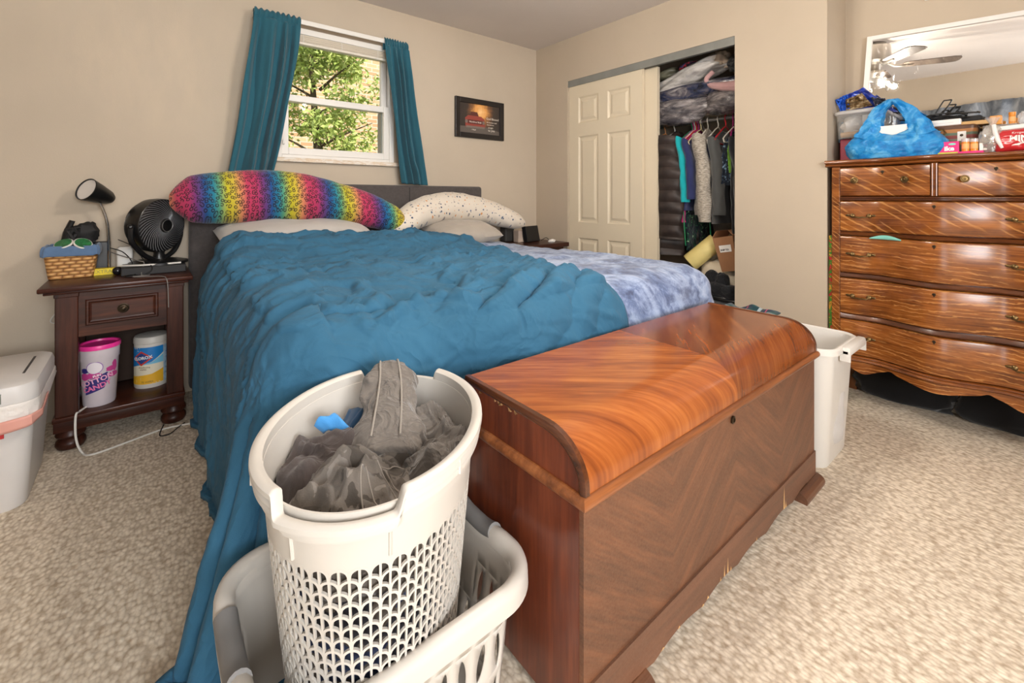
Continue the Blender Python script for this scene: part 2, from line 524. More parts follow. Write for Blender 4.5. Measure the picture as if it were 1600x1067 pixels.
m = Mat('tie_dye_cloth', C(150, 160, 190), 0.75, spec=0.25, sheen=0.3)
a = m.noise(m.co(), 3.2, 7, 0.68, 1.4)
b = m.noise(m.co((1, 1, 1), loc=(3, 1, 2)), 13, 6, 0.75, 0.8)
f = m.math('ADD', m.math('MULTIPLY', a, 0.62), m.math('MULTIPLY', b, 0.38))
m.base(m.ramp(f, [(0.38, C(64, 74, 104)), (0.46, C(98, 114, 150)), (0.53, C(142, 158, 190)), (0.63, C(178, 190, 212))]))
m.bump(m.noise(m.co(), 300, 2), 0.2, 0.002)
MT['tiedye'] = m.m

m = Mat('rainbow_leopard_cloth', C(200, 60, 100), 0.8, spec=0.2, sheen=0.2)
s = m.sep(m.co())
ph = m.math('FRACT', m.math('ADD', m.math('DIVIDE', m.math('ADD', s[0], m.math('MULTIPLY', s[2], 0.06)), 0.300), m.math('ADD', 0.63, m.math('MULTIPLY', m.noise(m.co(), 3, 2), 0.03))))
rb = m.ramp(ph, [(0.0, C(185, 59, 90)), (0.14, C(176, 54, 93)), (0.26, C(108, 55, 115)), (0.38, C(32, 75, 135)), (0.50, C(34, 120, 144)), (0.58, C(86, 151, 117)), (0.70, C(185, 176, 36)), (0.80, C(198, 176, 63)), (0.90, C(208, 135, 93)), (1.0, C(185, 59, 90))])
nv = m.n('ShaderNodeVectorMath', {0: m.co(), 1: m.n('ShaderNodeVectorMath', {0: m.n('ShaderNodeTexNoise', {'Vector': m.co(), 'Scale': 40.0}).outputs['Color'], 1: (0.005, 0.005, 0.005)}, operation='MULTIPLY').outputs[0]}, operation='ADD').outputs[0]
sn = m.sep(nv)
vo = m.n('ShaderNodeTexVoronoi', {'Vector': m.comb(sn[0], m.math('ADD', sn[2], m.math('MULTIPLY', sn[1], .6)), 0.0), 'Scale': 50.0, 'Randomness': 0.75}, voronoi_dimensions='2D')
d = vo.outputs['Distance']
ring = m.math('MULTIPLY', m.math('GREATER_THAN', d, 0.22), m.math('LESS_THAN', d, 0.41))
brk = m.math('GREATER_THAN', m.noise(m.co(), 60, 1), 0.38)
core = m.math('LESS_THAN', d, 0.2)
c = m.mix(m.math('MULTIPLY', core, 0.25), rb, (0.1, 0.05, 0.05, 1))
m.base(m.mix(m.math('MULTIPLY', ring, m.math('MULTIPLY', brk, 0.9)), c, C(34, 26, 34)))
MT['leopard'] = m.m

m = Mat('terrazzo_print_cloth', C(226, 214, 198), 0.85, spec=0.2, sheen=0.2)
sn = m.sep(m.co())
vo = m.n('ShaderNodeTexVoronoi', {'Vector': m.comb(sn[0], m.math('ADD', sn[2], m.math('MULTIPLY', sn[1], .7)), 0.0), 'Scale': 36.0, 'Randomness': 1.0}, voronoi_dimensions='2D')
rs = m.sep(vo.outputs['Color'])
dot = m.math('LESS_THAN', vo.outputs['Distance'], m.math('MULTIPLY', m.math('POWER', rs[1], 1.4), 0.30))
dc = m.ramp(rs[0], [(0.0, C(58, 74, 96)), (0.3, C(58, 74, 96)), (0.31, C(204, 142, 84)), (0.55, C(204, 142, 84)), (0.56, C(150, 140, 136)), (0.8, C(92, 106, 128))], 'CONSTANT')
m.base(m.mix(dot, C(216, 205, 190), dc))
MT['terrazzo'] = m.m

def camo(name, cols, scale=6):
    m = Mat(name, cols[1], 0.9, spec=0.2, sheen=0.15)
    f = m.noise(m.co(), scale, 3, 0.5, 0.8)
    f = m.math('ADD', m.math('MULTIPLY', f, 0.9), m.math('MULTIPLY', m.noise(m.co(), 60, 2), 0.1))
    m.base(m.ramp(f, [(0.0, cols[0]), (0.45, cols[1]), (0.57, cols[2]), (0.66, cols[3])], 'CONSTANT'))
    rg = m.math('ABSOLUTE', m.math('SUBTRACT', m.noise(m.co(), 12, 2, 0.5, 0.6), 0.5))
    pv = m.bump(m.math('POWER', m.math('SUBTRACT', 1.0, m.math('MULTIPLY', rg, 4.0), clamp=True), 2.0), 0.5, 0.012)
    m.bump(m.noise(m.co(), 350, 2), 0.3, 0.002, pv)
    return m.m
MT['camo'] = camo('faded_camouflage_cotton', [C(70, 64, 58), C(100, 93, 86), C(122, 115, 108), C(164, 158, 150)], 13)
MT['floral'] = camo('floral_print', [C(24, 34, 46), C(30, 44, 64), C(150, 180, 210), C(236, 236, 236)], 26)
MT['dark_floral'] = camo('dark_green_print', [C(18, 22, 36), C(18, 44, 42), C(32, 92, 62), C(176, 196, 160)], 34)
MT['plaid'] = None
m = Mat('plaid_flannel', C(28, 62, 66), 0.9, spec=0.15, sheen=0.2)
s = m.sep(m.co())
def band(sock, off, per, w):
    return m.math('LESS_THAN', m.math('FRACT', m.math('ADD', m.math('DIVIDE', sock, per), off)), w)
u, v = s[1], m.math('ADD', s[0], s[2])
c = m.mix(m.math('MULTIPLY', band(u, 0.1, 0.1, 0.45), 0.7), C(24, 74, 72), C(30, 38, 66))
c = m.mix(m.math('MULTIPLY', band(v, 0.3, 0.1, 0.4), 0.5), c, C(26, 34, 60))
c = m.mix(m.math('MULTIPLY', band(u, 0.6, 0.1, 0.16), 0.75), c, C(176, 190, 196))
c = m.mix(m.math('MULTIPLY', band(v, 0.65, 0.1, 0.12), 0.6), c, C(150, 166, 172))
c = m.mix(m.math('MULTIPLY', band(u, 0.92, 0.1, 0.05), 0.9), c, C(206, 70, 110))
m.base(c)
MT['plaid'] = m.m
# ================================================================== room shell
YB, XC, XA = 3.07, 2.813, 3.138          # window wall, closet wall, alcove wall
XL, YF, HC = -0.62, -2.15, 2.44
g = G(); g.box((XL - .1, YF - .1, -0.1), (3.6, YB + .14, 0)); struct('floor', g, MT['carpet'], 'beige textured loop carpet covering the whole bedroom', smooth=False)
g = G(); g.box((XL - .1, YF - .1, HC), (3.6, YB + .14, HC + .1)); struct('ceiling', g, MT['ceil'], smooth=False)
WX0, WX1, WZ0, WZ1 = 0.628, 1.408, 1.328, 2.155
g = G()
g.box((XL - .1, YB, 0), (WX0, YB + .14, HC)); g.box((WX1, YB, 0), (3.6, YB + .14, HC))
g.box((WX0, YB, 0), (WX1, YB + .14, WZ0)); g.box((WX0, YB, WZ1), (WX1, YB + .14, HC))
struct('wall_back', g, MT['wall'], 'beige window wall with a paler patched area', smooth=False)
g = G()
g.box((XL - .1, YF, 0), (XL, -.95, HC)); g.box((XL - .1, -.29, 0), (XL, YB, HC)); g.box((XL - .1, -.95, 2.03), (XL, -.29, HC))
struct('wall_left', g, MT['wall_r'], smooth=False)
g = G()
g.box((XL - .1, YF - .1, 0), (-.62, YF, HC)); g.box((.82, YF - .1, 0), (3.6, YF, HC)); g.box((-.62, YF - .1, 0), (.82, YF, .92)); g.box((-.62, YF - .1, 2.08), (.82, YF, HC))
struct('wall_front', g, MT['wall_r'], smooth=False)
g = G()
g.box((XC, 2.672, 0), (XC + .1, YB, HC)); g.box((XC, .779, 0), (XC + .1, 1.262, HC)); g.box((XC, 1.262, 2.075), (XC + .1, 2.672, HC))
g.box((XC + .1, .779, 0), (3.6, .875, HC))
struct('wall_right', g, MT['wall_r'], 'beige wall around the closet opening', smooth=False)
g = G(); g.box((XA, YF, 0), (XA + .1, .779, HC)); struct('wall_alcove', g, MT['wall_r'], smooth=False)
g = G(); g.box((3.46, .875, 0), (3.6, YB, HC)); struct('wall_closet', g, MT['wall_r'], smooth=False)

# ------------------------------------------------------------------ closet track and sliding doors
g = G()
prof = [(XC + .004, 2.075), (XC + .004, 2.022), (XC + .014, 2.022), (XC + .018, 2.035), (XC + .024, 2.05), (XC + .05, 2.05), (XC + .05, 2.03), (XC + .056, 2.03), (XC + .056, 2.052), (XC + .096, 2.052), (XC + .096, 2.075)]
g.prism(prof, lambda x, z: (x, 1.263, z), lambda x, z: (x, 2.671, z))
struct('trim_1', g, MT['track'], 'grey painted sliding door track above the closet opening', smooth=False)

def panel_door(x, y0, y1, z0, z1, th=.032):
    g = G()
    w = y1 - y0
    st = .105; mid = .095
    cols = [(y0 + st, y0 + w / 2 - mid / 2), (y0 + w / 2 + mid / 2, y1 - st)]
    rows = [(z1 - .11 - .22, z1 - .11), (z1 - .44 - .72, z1 - .44), (z0 + .2, z1 - 1.29)]
    g.box((x + .012, y0, z0), (x + th, y1, z1))
    ys = sorted([y0, y1] + [a for c in cols for a in c]); zs = sorted([z0, z1] + [a for r in rows for a in r])
    for i in range(len(ys) - 1):
        for j in range(len(zs) - 1):
            ym, zm = (ys[i] + ys[i+1]) / 2, (zs[j] + zs[j+1]) / 2
            if any(a < ym < b for a, b in cols) and any(a < zm < b for a, b in rows): continue
            g.box((x, ys[i], zs[j]), (x + .0125, ys[i+1], zs[j+1]))
    for a, b in cols:
        for c, d in rows:
            # sloped moulding then raised field
            def ring(i, xx): return [Vector((xx, a + i, c + i)), Vector((xx, b - i, c + i)), Vector((xx, b - i, d - i)), Vector((xx, a + i, d - i))]
            g.loft([ring(0, x), ring(.012, x + .010), ring(.026, x + .010), ring(.045, x + .003)], caps=False)
            g.faces(ring(.045, x + .003), [(0, 1, 2, 3)])
    return g
struct('door_1', panel_door(XC + .016, 1.938, 2.668, .015, 2.03), MT['door'], 'cream six panel sliding closet door in front', smooth=False)
struct('door_2', panel_door(XC + .060, 1.840, 2.58, .015, 2.028), MT['door'], 'cream sliding closet door tucked behind the front one', smooth=False)

# ------------------------------------------------------------------ window
g = G()
def frame(g, x0, x1, z0, z1, w, y0, y1, wb=None, wt=None):
    wb = wb or w; wt = wt or w
    g.box((x0, y0, z0), (x0 + w, y1, z1), bev=.003); g.box((x1 - w, y0, z0), (x1, y1, z1), bev=.003)
    g.box((x0 + w, y0, z0), (x1 - w, y1, z0 + wb), bev=.003); g.box((x0 + w, y0, z1 - wt), (x1 - w, y1, z1), bev=.003)
win = struct('window_1', G(), MT['trim_w'], 'white double hung window between the teal curtains')
g = G(); frame(g, WX0 + .001, WX1 - .001, WZ0 + .001, WZ1 - .001, .035, YB - .004, YB + .10, wb=.02); build('frame', g, MT['trim_w'], win, smooth=False)
x0, x1 = WX0 + .036, WX1 - .036
lo = G(); frame(lo, x0, x1, WZ0 + .022, 1.73, .040, YB + .004, YB + .040, wb=.045, wt=.042)
lo = build('lower_sash', lo, MT['trim_w'], win, smooth=False)
g = G(); frame(g, x0 + .003, x1 - .003, 1.69, WZ1 - .036, .038, YB + .044, YB + .080, wb=.035, wt=.05); up = build('upper_sash', g, MT['trim_w'], win, smooth=False)
pane = clear_mat('window_glass', (0.97, 0.99, 0.98, 1), 0.003, 0.01)
g = G(); g.box((x0 + .038, YB + .020, WZ0 + .064), (x1 - .038, YB + .024, 1.69)); build('pane', g, pane, lo, smooth=False)
g = G(); g.box((x0 + .04, YB + .060, 1.723), (x1 - .04, YB + .064, WZ1 - .084)); build('pane', g, pane, up, smooth=False)
# track liner seen through the open depth of the lower sash
g = G(); g.box((x1 - .046, YB + .041, WZ0 + .03), (x1 - .036, YB + .1, 1.69)); build('side_track', g, MT['track'], win, smooth=False)
g = G(); g.box((WX0 - .022, YB - .03, WZ0 - .026), (WX1 + .045, YB + .004, WZ0), bev=.004)
struct('trim_2', g, MT['marble'], 'veined pale marble window sill', smooth=False)

# raised mini blind under the head of the window
bl = thing('mini_blind', 'raised white mini blind bunched at the top of the window', 'blind', (1.02, YB - .012, 2.06))
g = G(); g.box((WX0 + .02, YB - .034, 2.112), (WX1 - .02, YB - .006, 2.15), bev=.003); build('head_rail', g, MT['trim_w'], bl, smooth=False)
g = G(); g.box((WX0 + .02, YB - .034, 2.048), (WX1 - .02, YB - .008, 2.066), bev=.004); build('bottom_rail', g, plain('cream_rail', C(222, 214, 200), .45), bl, smooth=False)
g = G()
for k in range(11):
    z = 2.068 + k * .004
    g.box((WX0 + .02, YB - .033 + .0012 * math.sin(k * 2.1), z - .0012), (WX1 - .02, YB - .008, z + .0022))
s = build('slats', g, plain('cream_slats', C(205, 194, 176), .5), bl); s['kind'] = 'stuff'
for x in (.78, 1.02, 1.27):
    g = G(); g.tube([(x, YB - .036, 2.11), (x + .002, YB - .037, 2.08), (x, YB - .036, 2.05)], .0015, 5)
    build('ladder_cord', g, MT['trim_w'], bl)
g = G(); g.tube([(.672, YB - .037, 2.11), (.668, YB - .04, 1.8), (.665, YB - .04, 1.44)], .0016, 5)
build('cord', g, MT['trim_w'], bl)
g = G(); g.lathe([(.002, 0), (.006, -.01), (.0075, -.03), (.004, -.034)], (.665, YB - .04, 1.44), 10); build('cord_tassel', g, MT['trim_w'], bl)

# curtain rod and curtains
rod = thing('curtain_rod', 'flat white curtain rod across the window top', 'curtain rod', (1.0, YB - .06, 2.17))
g = G()
g.box((.50, YB - .088, 2.156), (1.465, YB - .080, 2.186), bev=.003)
g.box((.50, YB - .088, 2.156), (.508, YB - .002, 2.186)); g.box((1.457, YB - .088, 2.156), (1.465, YB - .002, 2.186))
build('rod', g, MT['trim_w'], rod, smooth=False)

def curtain(name, label, top0, top1, bot0, bot1, zt, zb, nf, seed, gather):
    L = thing(name, label, 'curtain', ((top0 + top1) / 2, YB - .09, zt), group='teal curtains')
    g = G()
    def fn(a, b):
        t = b                                        # 0 top, 1 bottom
        e = t ** 1.15
        # the panel leans outwards and is pinched slightly lower down
        xa = top0 + (bot0 - top0) * e; xb = top1 + (bot1 - top1) * (t ** gather)
        u = a + .012 * math.sin(9 * t + seed + a * 5)
        x = xa + (xb - xa) * u
        amp = .010 + .022 * sstep(0.02, .3, t) + .006 * fr((a * 3, t * 2, seed), 1)
        ph = nf * 2 * PI * (a + .05 * math.sin(a * 7 + seed) + .035 * math.sin(3.1 * t + seed * 2))
        y = YB - .094 - amp * (math.sin(ph) + .22 * math.sin(2.3 * ph + seed)) - .010 * math.sin(t * 5 + a * 3)
        if t < .05:
            y = YB - .094 - .012 * math.sin(PI * t / .05) - .004 * math.sin(a * nf * 6 * PI + seed)
        y -= .030 * sstep(.82, .92, t) * math.exp(-((a - .62) / .18) ** 2)
        z = zt + (zb - zt) * t + (.006 * math.sin(a * nf * 5.3 * PI) if t < .012 else 0) + .012 * a * (1 if seed < 2 else -1) * t
        return Vector((x, min(y, YB - .07), z))
    g.grid(fn, 130, 90)
    # back layer of the rod pocket
    g.grid(lambda a, b: Vector((top0 + (top1 - top0) * a, YB - .074 + .002 * math.sin(a * 40), zt - b * .075)), 30, 4)
    build('panel', g, MT['curtain'], L, sol=.003)
    return L
curtain('curtain', 'wide teal curtain left of the window, hanging above the rainbow pillow', .495, .752, .365, .585, 2.19, 1.20, 3.2, 1.0, 1.35)
curtain('curtain', 'narrow teal curtain right of the window, its hem behind the headboard', 1.293, 1.468, 1.425, 1.612, 2.19, 1.178, 3.4, 3.0, 1.0)

# ------------------------------------------------------------------ outdoors
g = G(); g.box((-14, YB + .3, -.6), (22, 16, -.5)); struct('ground', g, plain('lawn', C(96, 112, 60), .95, var=.3, vscale=6), smooth=False)
m = Mat('blond_brick', C(196, 150, 110), .85)
bk = m.n('ShaderNodeTexBrick', {'Vector': m.n('ShaderNodeMapping', {'Vector': m.co(), 'Rotation': (PI / 2, 0, 0)}).outputs[0], 'Color1': C(218, 180, 138), 'Color2': C(196, 150, 112), 'Mortar': C(208, 196, 178), 'Scale': 1.0, 'Mortar Size': .008, 'Brick Width': .22, 'Row Height': .078, 'Bias': 0.1})
m.base(bk.outputs['Color']); m.bump(bk.outputs['Fac'], -.4, .01)
g = G(); g.box((-6, 8.6, -.5), (14, 8.9, 6)); 
tag(solo('neighbouring_house', g, m.m, (2.6, 8.6, -.5), 'blond brick house wall seen through the window', 'house', smooth=False), kind=None)
leaf = Mat('tree_leaves', C(150, 170, 80), .6)
oi = leaf.noise(leaf.co(), 7, 2)
leaf.base(leaf.ramp(oi, [(.3, C(112, 136, 58)), (.5, C(168, 182, 92)), (.7, C(214, 218, 140))]))
leaf.b.inputs['Subsurface Weight'].default_value = 0.0
tree = thing('tree', 'leafy green tree standing between the window and the brick house', 'tree', (1.75, 6.2, -.5))
g = G()
random.seed(3)
g.tube([(1.9, 6.25, -.5), (1.86, 6.2, .6), (1.78, 6.2, 1.6), (1.72, 6.25, 2.6), (1.66, 6.2, 3.4)], [.09, .075, .055, .035, .012], 8)
for k in range(16):
    z = 1.0 + k * .15; a = k * 2.4
    g.tube([(1.8, 6.2, z), (1.8 + .3 * math.cos(a), 6.2 + .25 * math.sin(a), z + .16), (1.8 + .72 * math.cos(a), 6.2 + .5 * math.sin(a), z + .34)], [.022, .014, .005], 6)
build('trunk', g, plain('bark', C(92, 76, 58), .9, var=.2), tree)
g = G()
cl = []
for k in range(78):
    a = random.uniform(0, 2 * PI); r = random.uniform(.15, 1.0) ** .6
    zz = random.uniform(1.0, 3.9)
    wx = .92 if zz < 2.9 else .92 - (zz - 2.9) * .4
    cl.append((Vector((1.52 + r * wx * math.cos(a), 6.2 + r * .6 * math.sin(a), zz)), random.uniform(.16, .3)))
for c, r in cl:
    for i in range(190):
        d = Vector((random.gauss(0, 1), random.gauss(0, 1), random.gauss(0, .8))).normalized() * r * random.uniform(.5, 1.05)
        p = c + d
        u = Vector((random.gauss(0, 1), random.gauss(0, 1), random.gauss(0, 1))).normalized()
        v = u.cross(Vector((random.gauss(0, 1), random.gauss(0, 1), random.gauss(0, 1)))).normalized()
        s_ = random.uniform(.020, .036)
        g.faces([p - u * s_ * 1.5, p - v * s_ * .6 - u * s_ * .2, p + u * s_ * 1.5, p + v * s_ * .6 - u * s_ * .2], [(0, 1, 2, 3)])
o = build('foliage', g, leaf.m, tree, smooth=False); o['kind'] = 'stuff'

# ================================================================== bed
BX0, BX1, BY0, BY1 = .25, 2.14, 1.13, 2.94
bed = thing('bed', 'wide bed with charcoal upholstered headboard under the window', 'bed', (1.2, 2.0, 0))
g = G()
g.box((.188, 2.955, .04), (2.118, 3.035, 1.165), bev=.022, seg=3)
hb = build('headboard', g, MT['hb'], bed)
for x in (.83, 1.475):
    g = G(); g.tube([(x, 2.9535, .5), (x, 2.9535, 1.15)], .0025, 6); build('seam', g, MT['black_m'], hb)
g = G(); g.box((BX0 + .06, BY0 + .10, .42), (BX1 - .03, BY1, .69), bev=.06, seg=4); build('mattress', g, MT['grey_pillow'], bed)
g = G(); g.box((BX0 + .06, BY0 + .12, .16), (BX1 - .04, BY1, .42), bev=.02); build('box_spring', g, MT['hb'], bed)
for x in (BX0 + .12, BX1 - .12):
    for y in (BY0 + .15, BY1 - .15):
        g = G(); g.lathe([(.03, 0), (.03, .16)], (x, y, 0), 12); build('leg', g, MT['black'], bed)

def drape_point(a, b, X0, X1, Y0, top, R, flare_l=.03, flare_f=.05, flare_r=.03, cl=None, cr=None):
    """cloth coordinates (a across, b along, head at large b) laid over the bed and down its sides"""
    dxl = max(0.0, X0 - a); dxr = max(0.0, a - X1); dy = max(0.0, Y0 - b)
    px, py = min(max(a, X0), X1), max(b, Y0)
    dx = dxl if dxl > 0 else -dxr
    d = math.hypot(dx, dy)
    if d < 1e-9: return Vector((px, py, top)), Vector((0, 0, 1)), 0.0, 0.0
    n = Vector((-dx / d, -dy / d, 0))
    ang = math.atan2(dy, abs(dx))                     # 0 = side, pi/2 = foot
    q = R * PI / 2
    if d < q:
        th = d / R
        out, down, s = R * math.sin(th), R * (1 - math.cos(th)), 0.0
    else:
        s = d - q; out, down = R, R + s
    corner = dy > 0 and dx != 0
    fl = flare_f if dxl == 0 and dxr == 0 else (flare_l if dxl > 0 else flare_r)
    cfn = cl if dxl > 0 else cr
    if corner and cfn:
        return Vector((px, py, top)), n, s, ang, out, down
    out += fl * s
    p = Vector((px + n.x * out, py + n.y * out, top - down))
    nn = n if s > 0 else (n * math.sin(min(d, q) / R) + Vector((0, 0, math.cos(min(d, q) / R))))
    return p, nn.normalized(), s, ang

def quilt(a, b):
    """shallow stitched boxes"""
    u = (a % .34) / .34; v = (b % .34) / .34
    return min(1.0, 3.2 * min(u, 1 - u, .5)) * min(1.0, 3.2 * min(v, 1 - v, .5))

# ---- blue grey tie-dye blanket over the far side and foot
def tied(a01, b01):
    a = 1.22 + a01 * (2.14 + .62 - 1.22)
    b = 2.90 - b01 * (2.90 - 1.17 + .55)
    X1, Y0, R, top = 2.085, 1.185, .115, .722
    hump = .035 * sstep(2.3, 2.75, b) * sstep(2.2, 1.8, a) + .020 * math.exp(-((b - 1.7) / .5) ** 2)
    r = drape_point(a, b, -9, X1, Y0, top, R, 0, .06, .05, None, True)
    w = .010 * fr((a, b, 0), 3.2, 1.0) + .006 * fr((a, b, 0), 9, 4.0)
    ridge = abs(noise.noise(Vector((a * 5 + b * 2.5, b * 6 - a * 2, 1.7))))
    w += .012 * max(0, .25 - ridge) * 4 * .5
    if len(r) == 4:
        p, n, s, ang = r
        if n.z > .99: p.z += hump
        else: p.z += hump * max(0, 1 - s * 4)
        p = p + n * w
        if s > 0:
            pl = .018 * min(1, s * 5) * math.sin((b if n.y > -.5 else a) * 26 + 2 * math.sin(a * 5 + b * 3))
            p = p + n * (pl + .012 * math.sin(s * 9 + a * 4))
        return p
    base, n, s, ang, out, down = r
    k = min(1, s * 2.6)
    out = out + s * .16 + k * .032 * math.sin(ang * 9 + 1.0 + s * 2) + s * .06
    p = Vector((base.x + n.x * out, base.y + n.y * out, base.z - down + hump * max(0, 1 - s * 4)))
    return p + n * w
g = G(); g.grid(tied, 150, 170)
solo('blanket', g, MT['tiedye'], (1.9, 1.9, .72), 'blue grey tie-dyed blanket spread over the closet side of the bed', 'blanket', sol=.012, auto=180)

# ---- thick teal comforter over the near side
def right_edge(b):
    # cloth coordinate of the far edge, swinging in towards the foot
    return 1.65 - .255 * sstep(2.25, 1.15, b) + .015 * math.sin(b * 7)
def comf(a01, b01):
    LH = .86
    b_head = 2.60
    b = b_head - b01 * (b_head - .40)
    re = right_edge(b) + .03
    a = .335 - LH + a01 * (re - .335 + LH)
    X0, R, top = .375, .165, .775
    Y0 = 1.325 - .110 * sstep(.66, .98, a)
    edge = sstep(1.0, .955, a01)                     # 0 at the rim, where it lies on the blanket
    hd = sstep(2.12, 2.46, b)
    bump_ = (.080 + .012 * sstep(.95, .5, a)) * hd * sstep(.12, .36, a) * (1 - .35 * sstep(1.2, 1.5, a)) * (1 - .35 * sstep(2.54, 2.60, b))
    # lumps where somebody slept and where the cover is pushed up
    bump_ += .035 * math.exp(-((a - 1.15) / .3) ** 2 - ((b - 2.25) / .25) ** 2) + .02 * math.exp(-((a - .65) / .25) ** 2 - ((b - 1.75) / .3) ** 2)
    bump_ -= .040 * sstep(1.85, 1.30, b) * sstep(1.25, .8, a)
    bump_ -= .018 * math.exp(-((a - .85) / .22) ** 2 - ((b - 1.5) / .2) ** 2)
    r = drape_point(a, b, X0, 9, Y0, top, R, .012, .02 + .16 * sstep(.68, 1.0, a), 0, True, None)
    q = quilt(a + .12, b)
    rid = noise.noise(Vector((a * 2.2 + b * 1.4 + .25 * fr((a, b, 0), 4, 1), b * 6.0 - a * 2.0, 5.3)))
    rid2 = noise.noise(Vector((a * 6.5 - b * 6, b * 15 + a * 6.0, 2.1)))
    w = .012 * q - .010 + .012 * fr((a, b, 0), 2.4, 2.0) + .030 * (max(0, .16 - abs(rid)) / .16) ** 1.3 * (.35 + .65 * sstep(-.2, .5, fr((a, b, 0), 1.6, 8))) + .012 * (max(0, .2 - abs(rid2)) / .2) ** 1.5
    # stitched seams with puckers running off them
    for sb in (1.30, 1.86, 2.42):
        ds = b - sb - .015 * math.sin(a * 4 + sb * 5)
        w -= .020 * math.exp(-(ds / .011) ** 2)
        w += .006 * math.exp(-(ds / .07) ** 2) * math.sin(a * 62 + 5 * math.sin(a * 9 + sb))
    # bunched wrinkles towards the far foot corner
    ff = math.exp(-((a - 1.08) / .36) ** 2 - ((b - 1.20) / .24) ** 2)
    w += .060 * ff * (abs(math.sin(a * 13 - b * 17 + 2.0 * fr((a, b, 0), 3, 6))) ** .7 - .5)
    w *= .3 + .7 * edge
    if a < X0 - .1 or b < Y0 - .1: w *= .45
    zoff = -.042 * (1 - edge)
    if len(r) == 4:
        p, n, s, ang = r
        f = 1.0 if n.z > .99 else max(0.0, 1 - s * 5)
        p.z += (bump_ + zoff) * f
        p = p + n * w
        if s > 0:
            side = n.x < -.5
            t = b if side else a
            amp = (.015 if side else .016 * (.3 + .7 * sstep(.62, .9, a))) * min(1, s * 3)
            # long hanging folds
            p = p + n * (amp * math.sin(t * (17 if side else 18) + 1.6 * math.sin(t * 5) + s * 1.6))
            if not side: p.y = max(p.y, 1.125 if p.x < .68 else 1.02)
            else: p.x = max(p.x, .186) if b > 2.5 else p.x
        if p.z < .022:
            ex = .022 - p.z
            p = Vector((p.x + n.x * ex * .35, p.y + n.y * ex * .35, .022))
        return p
    base, n, s, ang, out, down = r
    # corner: all the cloth gathers into pleats that run down and out to a trailing tail
    k = min(1.0, s * 2.2)
    t = ang / (PI / 2)                               # 0 at the long side, 1 at the foot
    dirA = math.radians(180 + 4 + 78 * (t ** 1.2))   # pleat direction in plan
    dn = Vector((math.cos(dirA), math.sin(dirA), 0))
    wgt = math.exp(-((t - .36) / .30) ** 2)
    run = s * (.06 + .22 * wgt)
    pleat = k * (.055 * (abs(math.sin(t * 17 + .5 + s * .8)) - .6) + .010 * math.sin(t * 31 + s * 2))
    o2 = out + run + pleat
    p = Vector((base.x + dn.x * o2, base.y + dn.y * o2, base.z - down)) + n * w * (1 - .6 * k)
    p.y -= .02 * k * wgt
    if t > .5: p.y = max(p.y, 1.125 - .05 * (1 - t) if p.z > .3 else 1.10)
    if p.z < .022:
        ex = .022 - p.z
        p = Vector((p.x + dn.x * ex * .30, p.y + dn.y * ex * .42, .022 + .02 * k * (abs(math.sin(t * 17 + .5 + s * .8))) * min(1, ex * 20)))
    # the gathered corner slumps over the rim of the laundry basket
    if p.y < 1.10 and p.x > .108 and p.z < .36: p.x = min(p.x, .104) if p.x < .16 else p.x
    return p
g = G(); g.grid(comf, 250, 260)
solo('comforter', g, MT['duvet'], (.85, 1.8, .75), 'thick teal comforter hanging to the floor on the nightstand side', 'comforter', sol=.02, auto=180)

# ------------------------------------------------------------------ pillows
def spline(pts, t):
    n = len(pts) - 1
    x = min(max(t, 0), 1) * n; i = min(int(x), n - 1); f = x - i
    P = [Vector(pts[max(0, min(n, i + k))]) for k in (-1, 0, 1, 2)]
    return .5 * ((2 * P[1]) + (-P[0] + P[2]) * f + (2*P[0] - 5*P[1] + 4*P[2] - P[3]) * f * f + (-P[0] + 3*P[1] - 3*P[2] + P[3]) * f ** 3)
def body_pillow(pts, h, th, nU=90, nV=36, wr=.02, seed=0, up=(0, 0, 1), endw=.55, lean=0.0):
    g = G()
    rings = []
    for i in range(nU + 1):
        t = i / nU
        c = spline(pts, t)
        T = (spline(pts, min(1, t + .01)) - spline(pts, max(0, t - .01))).normalized()
        U = Vector(up); U = (U - T * U.dot(T)).normalized()
        U = Matrix.Rotation(lean, 3, T) @ U
        N = T.cross(U)
        e = min(t, 1 - t) * 2
        wf = endw + (1 - endw) * (1 - (1 - min(1, e * 4.6)) ** 1.35)
        tf = (1 - (1 - min(1, e * 2.6)) ** 2.4)
        hh = spline([(x, 0, 0) for x in h], t).x * wf
        tt = max(.004, spline([(x, 0, 0) for x in th], t).x * tf)
        ring = []
        for k in range(nV):
            an = 2 * PI * k / nV
            cx, sx = math.cos(an), math.sin(an)
            rr_ = 1 + wr * fr((cx + t * 9, sx, t * 5), 1.6, seed) + wr * .5 * fr((cx * 2 + t * 30, sx * 2, seed), 1.5, seed)
            ring.append(c + U * hh * sx * rr_ + N * tt * cx * rr_)
        rings.append(ring)
    g.loft(rings)
    return g
g = body_pillow([(.095, 2.79, 1.065), (.30, 2.81, 1.075), (.62, 2.82, 1.085), (.92, 2.79, 1.045), (1.12, 2.73, .985), (1.315, 2.66, .893)], [.10, .137, .148, .118, .10, .07], [.10, .115, .12, .12, .10, .08], wr=.03, seed=1.0, endw=.24)
solo('body_pillow', g, MT['leopard'], (.62, 2.82, 1.0), 'long rainbow leopard print body pillow leaning on the headboard', 'pillow', 'pillows on the bed', sub=1)
g = body_pillow([(1.205, 2.66, .80), (1.34, 2.72, .925), (1.56, 2.80, .995), (1.82, 2.84, 1.005), (2.06, 2.82, .965), (2.25, 2.77, .905), (2.38, 2.73, .86)], [.05, .085, .105, .108, .095, .075, .045], [.08, .10, .11, .11, .1, .09, .07], wr=.06, seed=4.0, endw=.35)
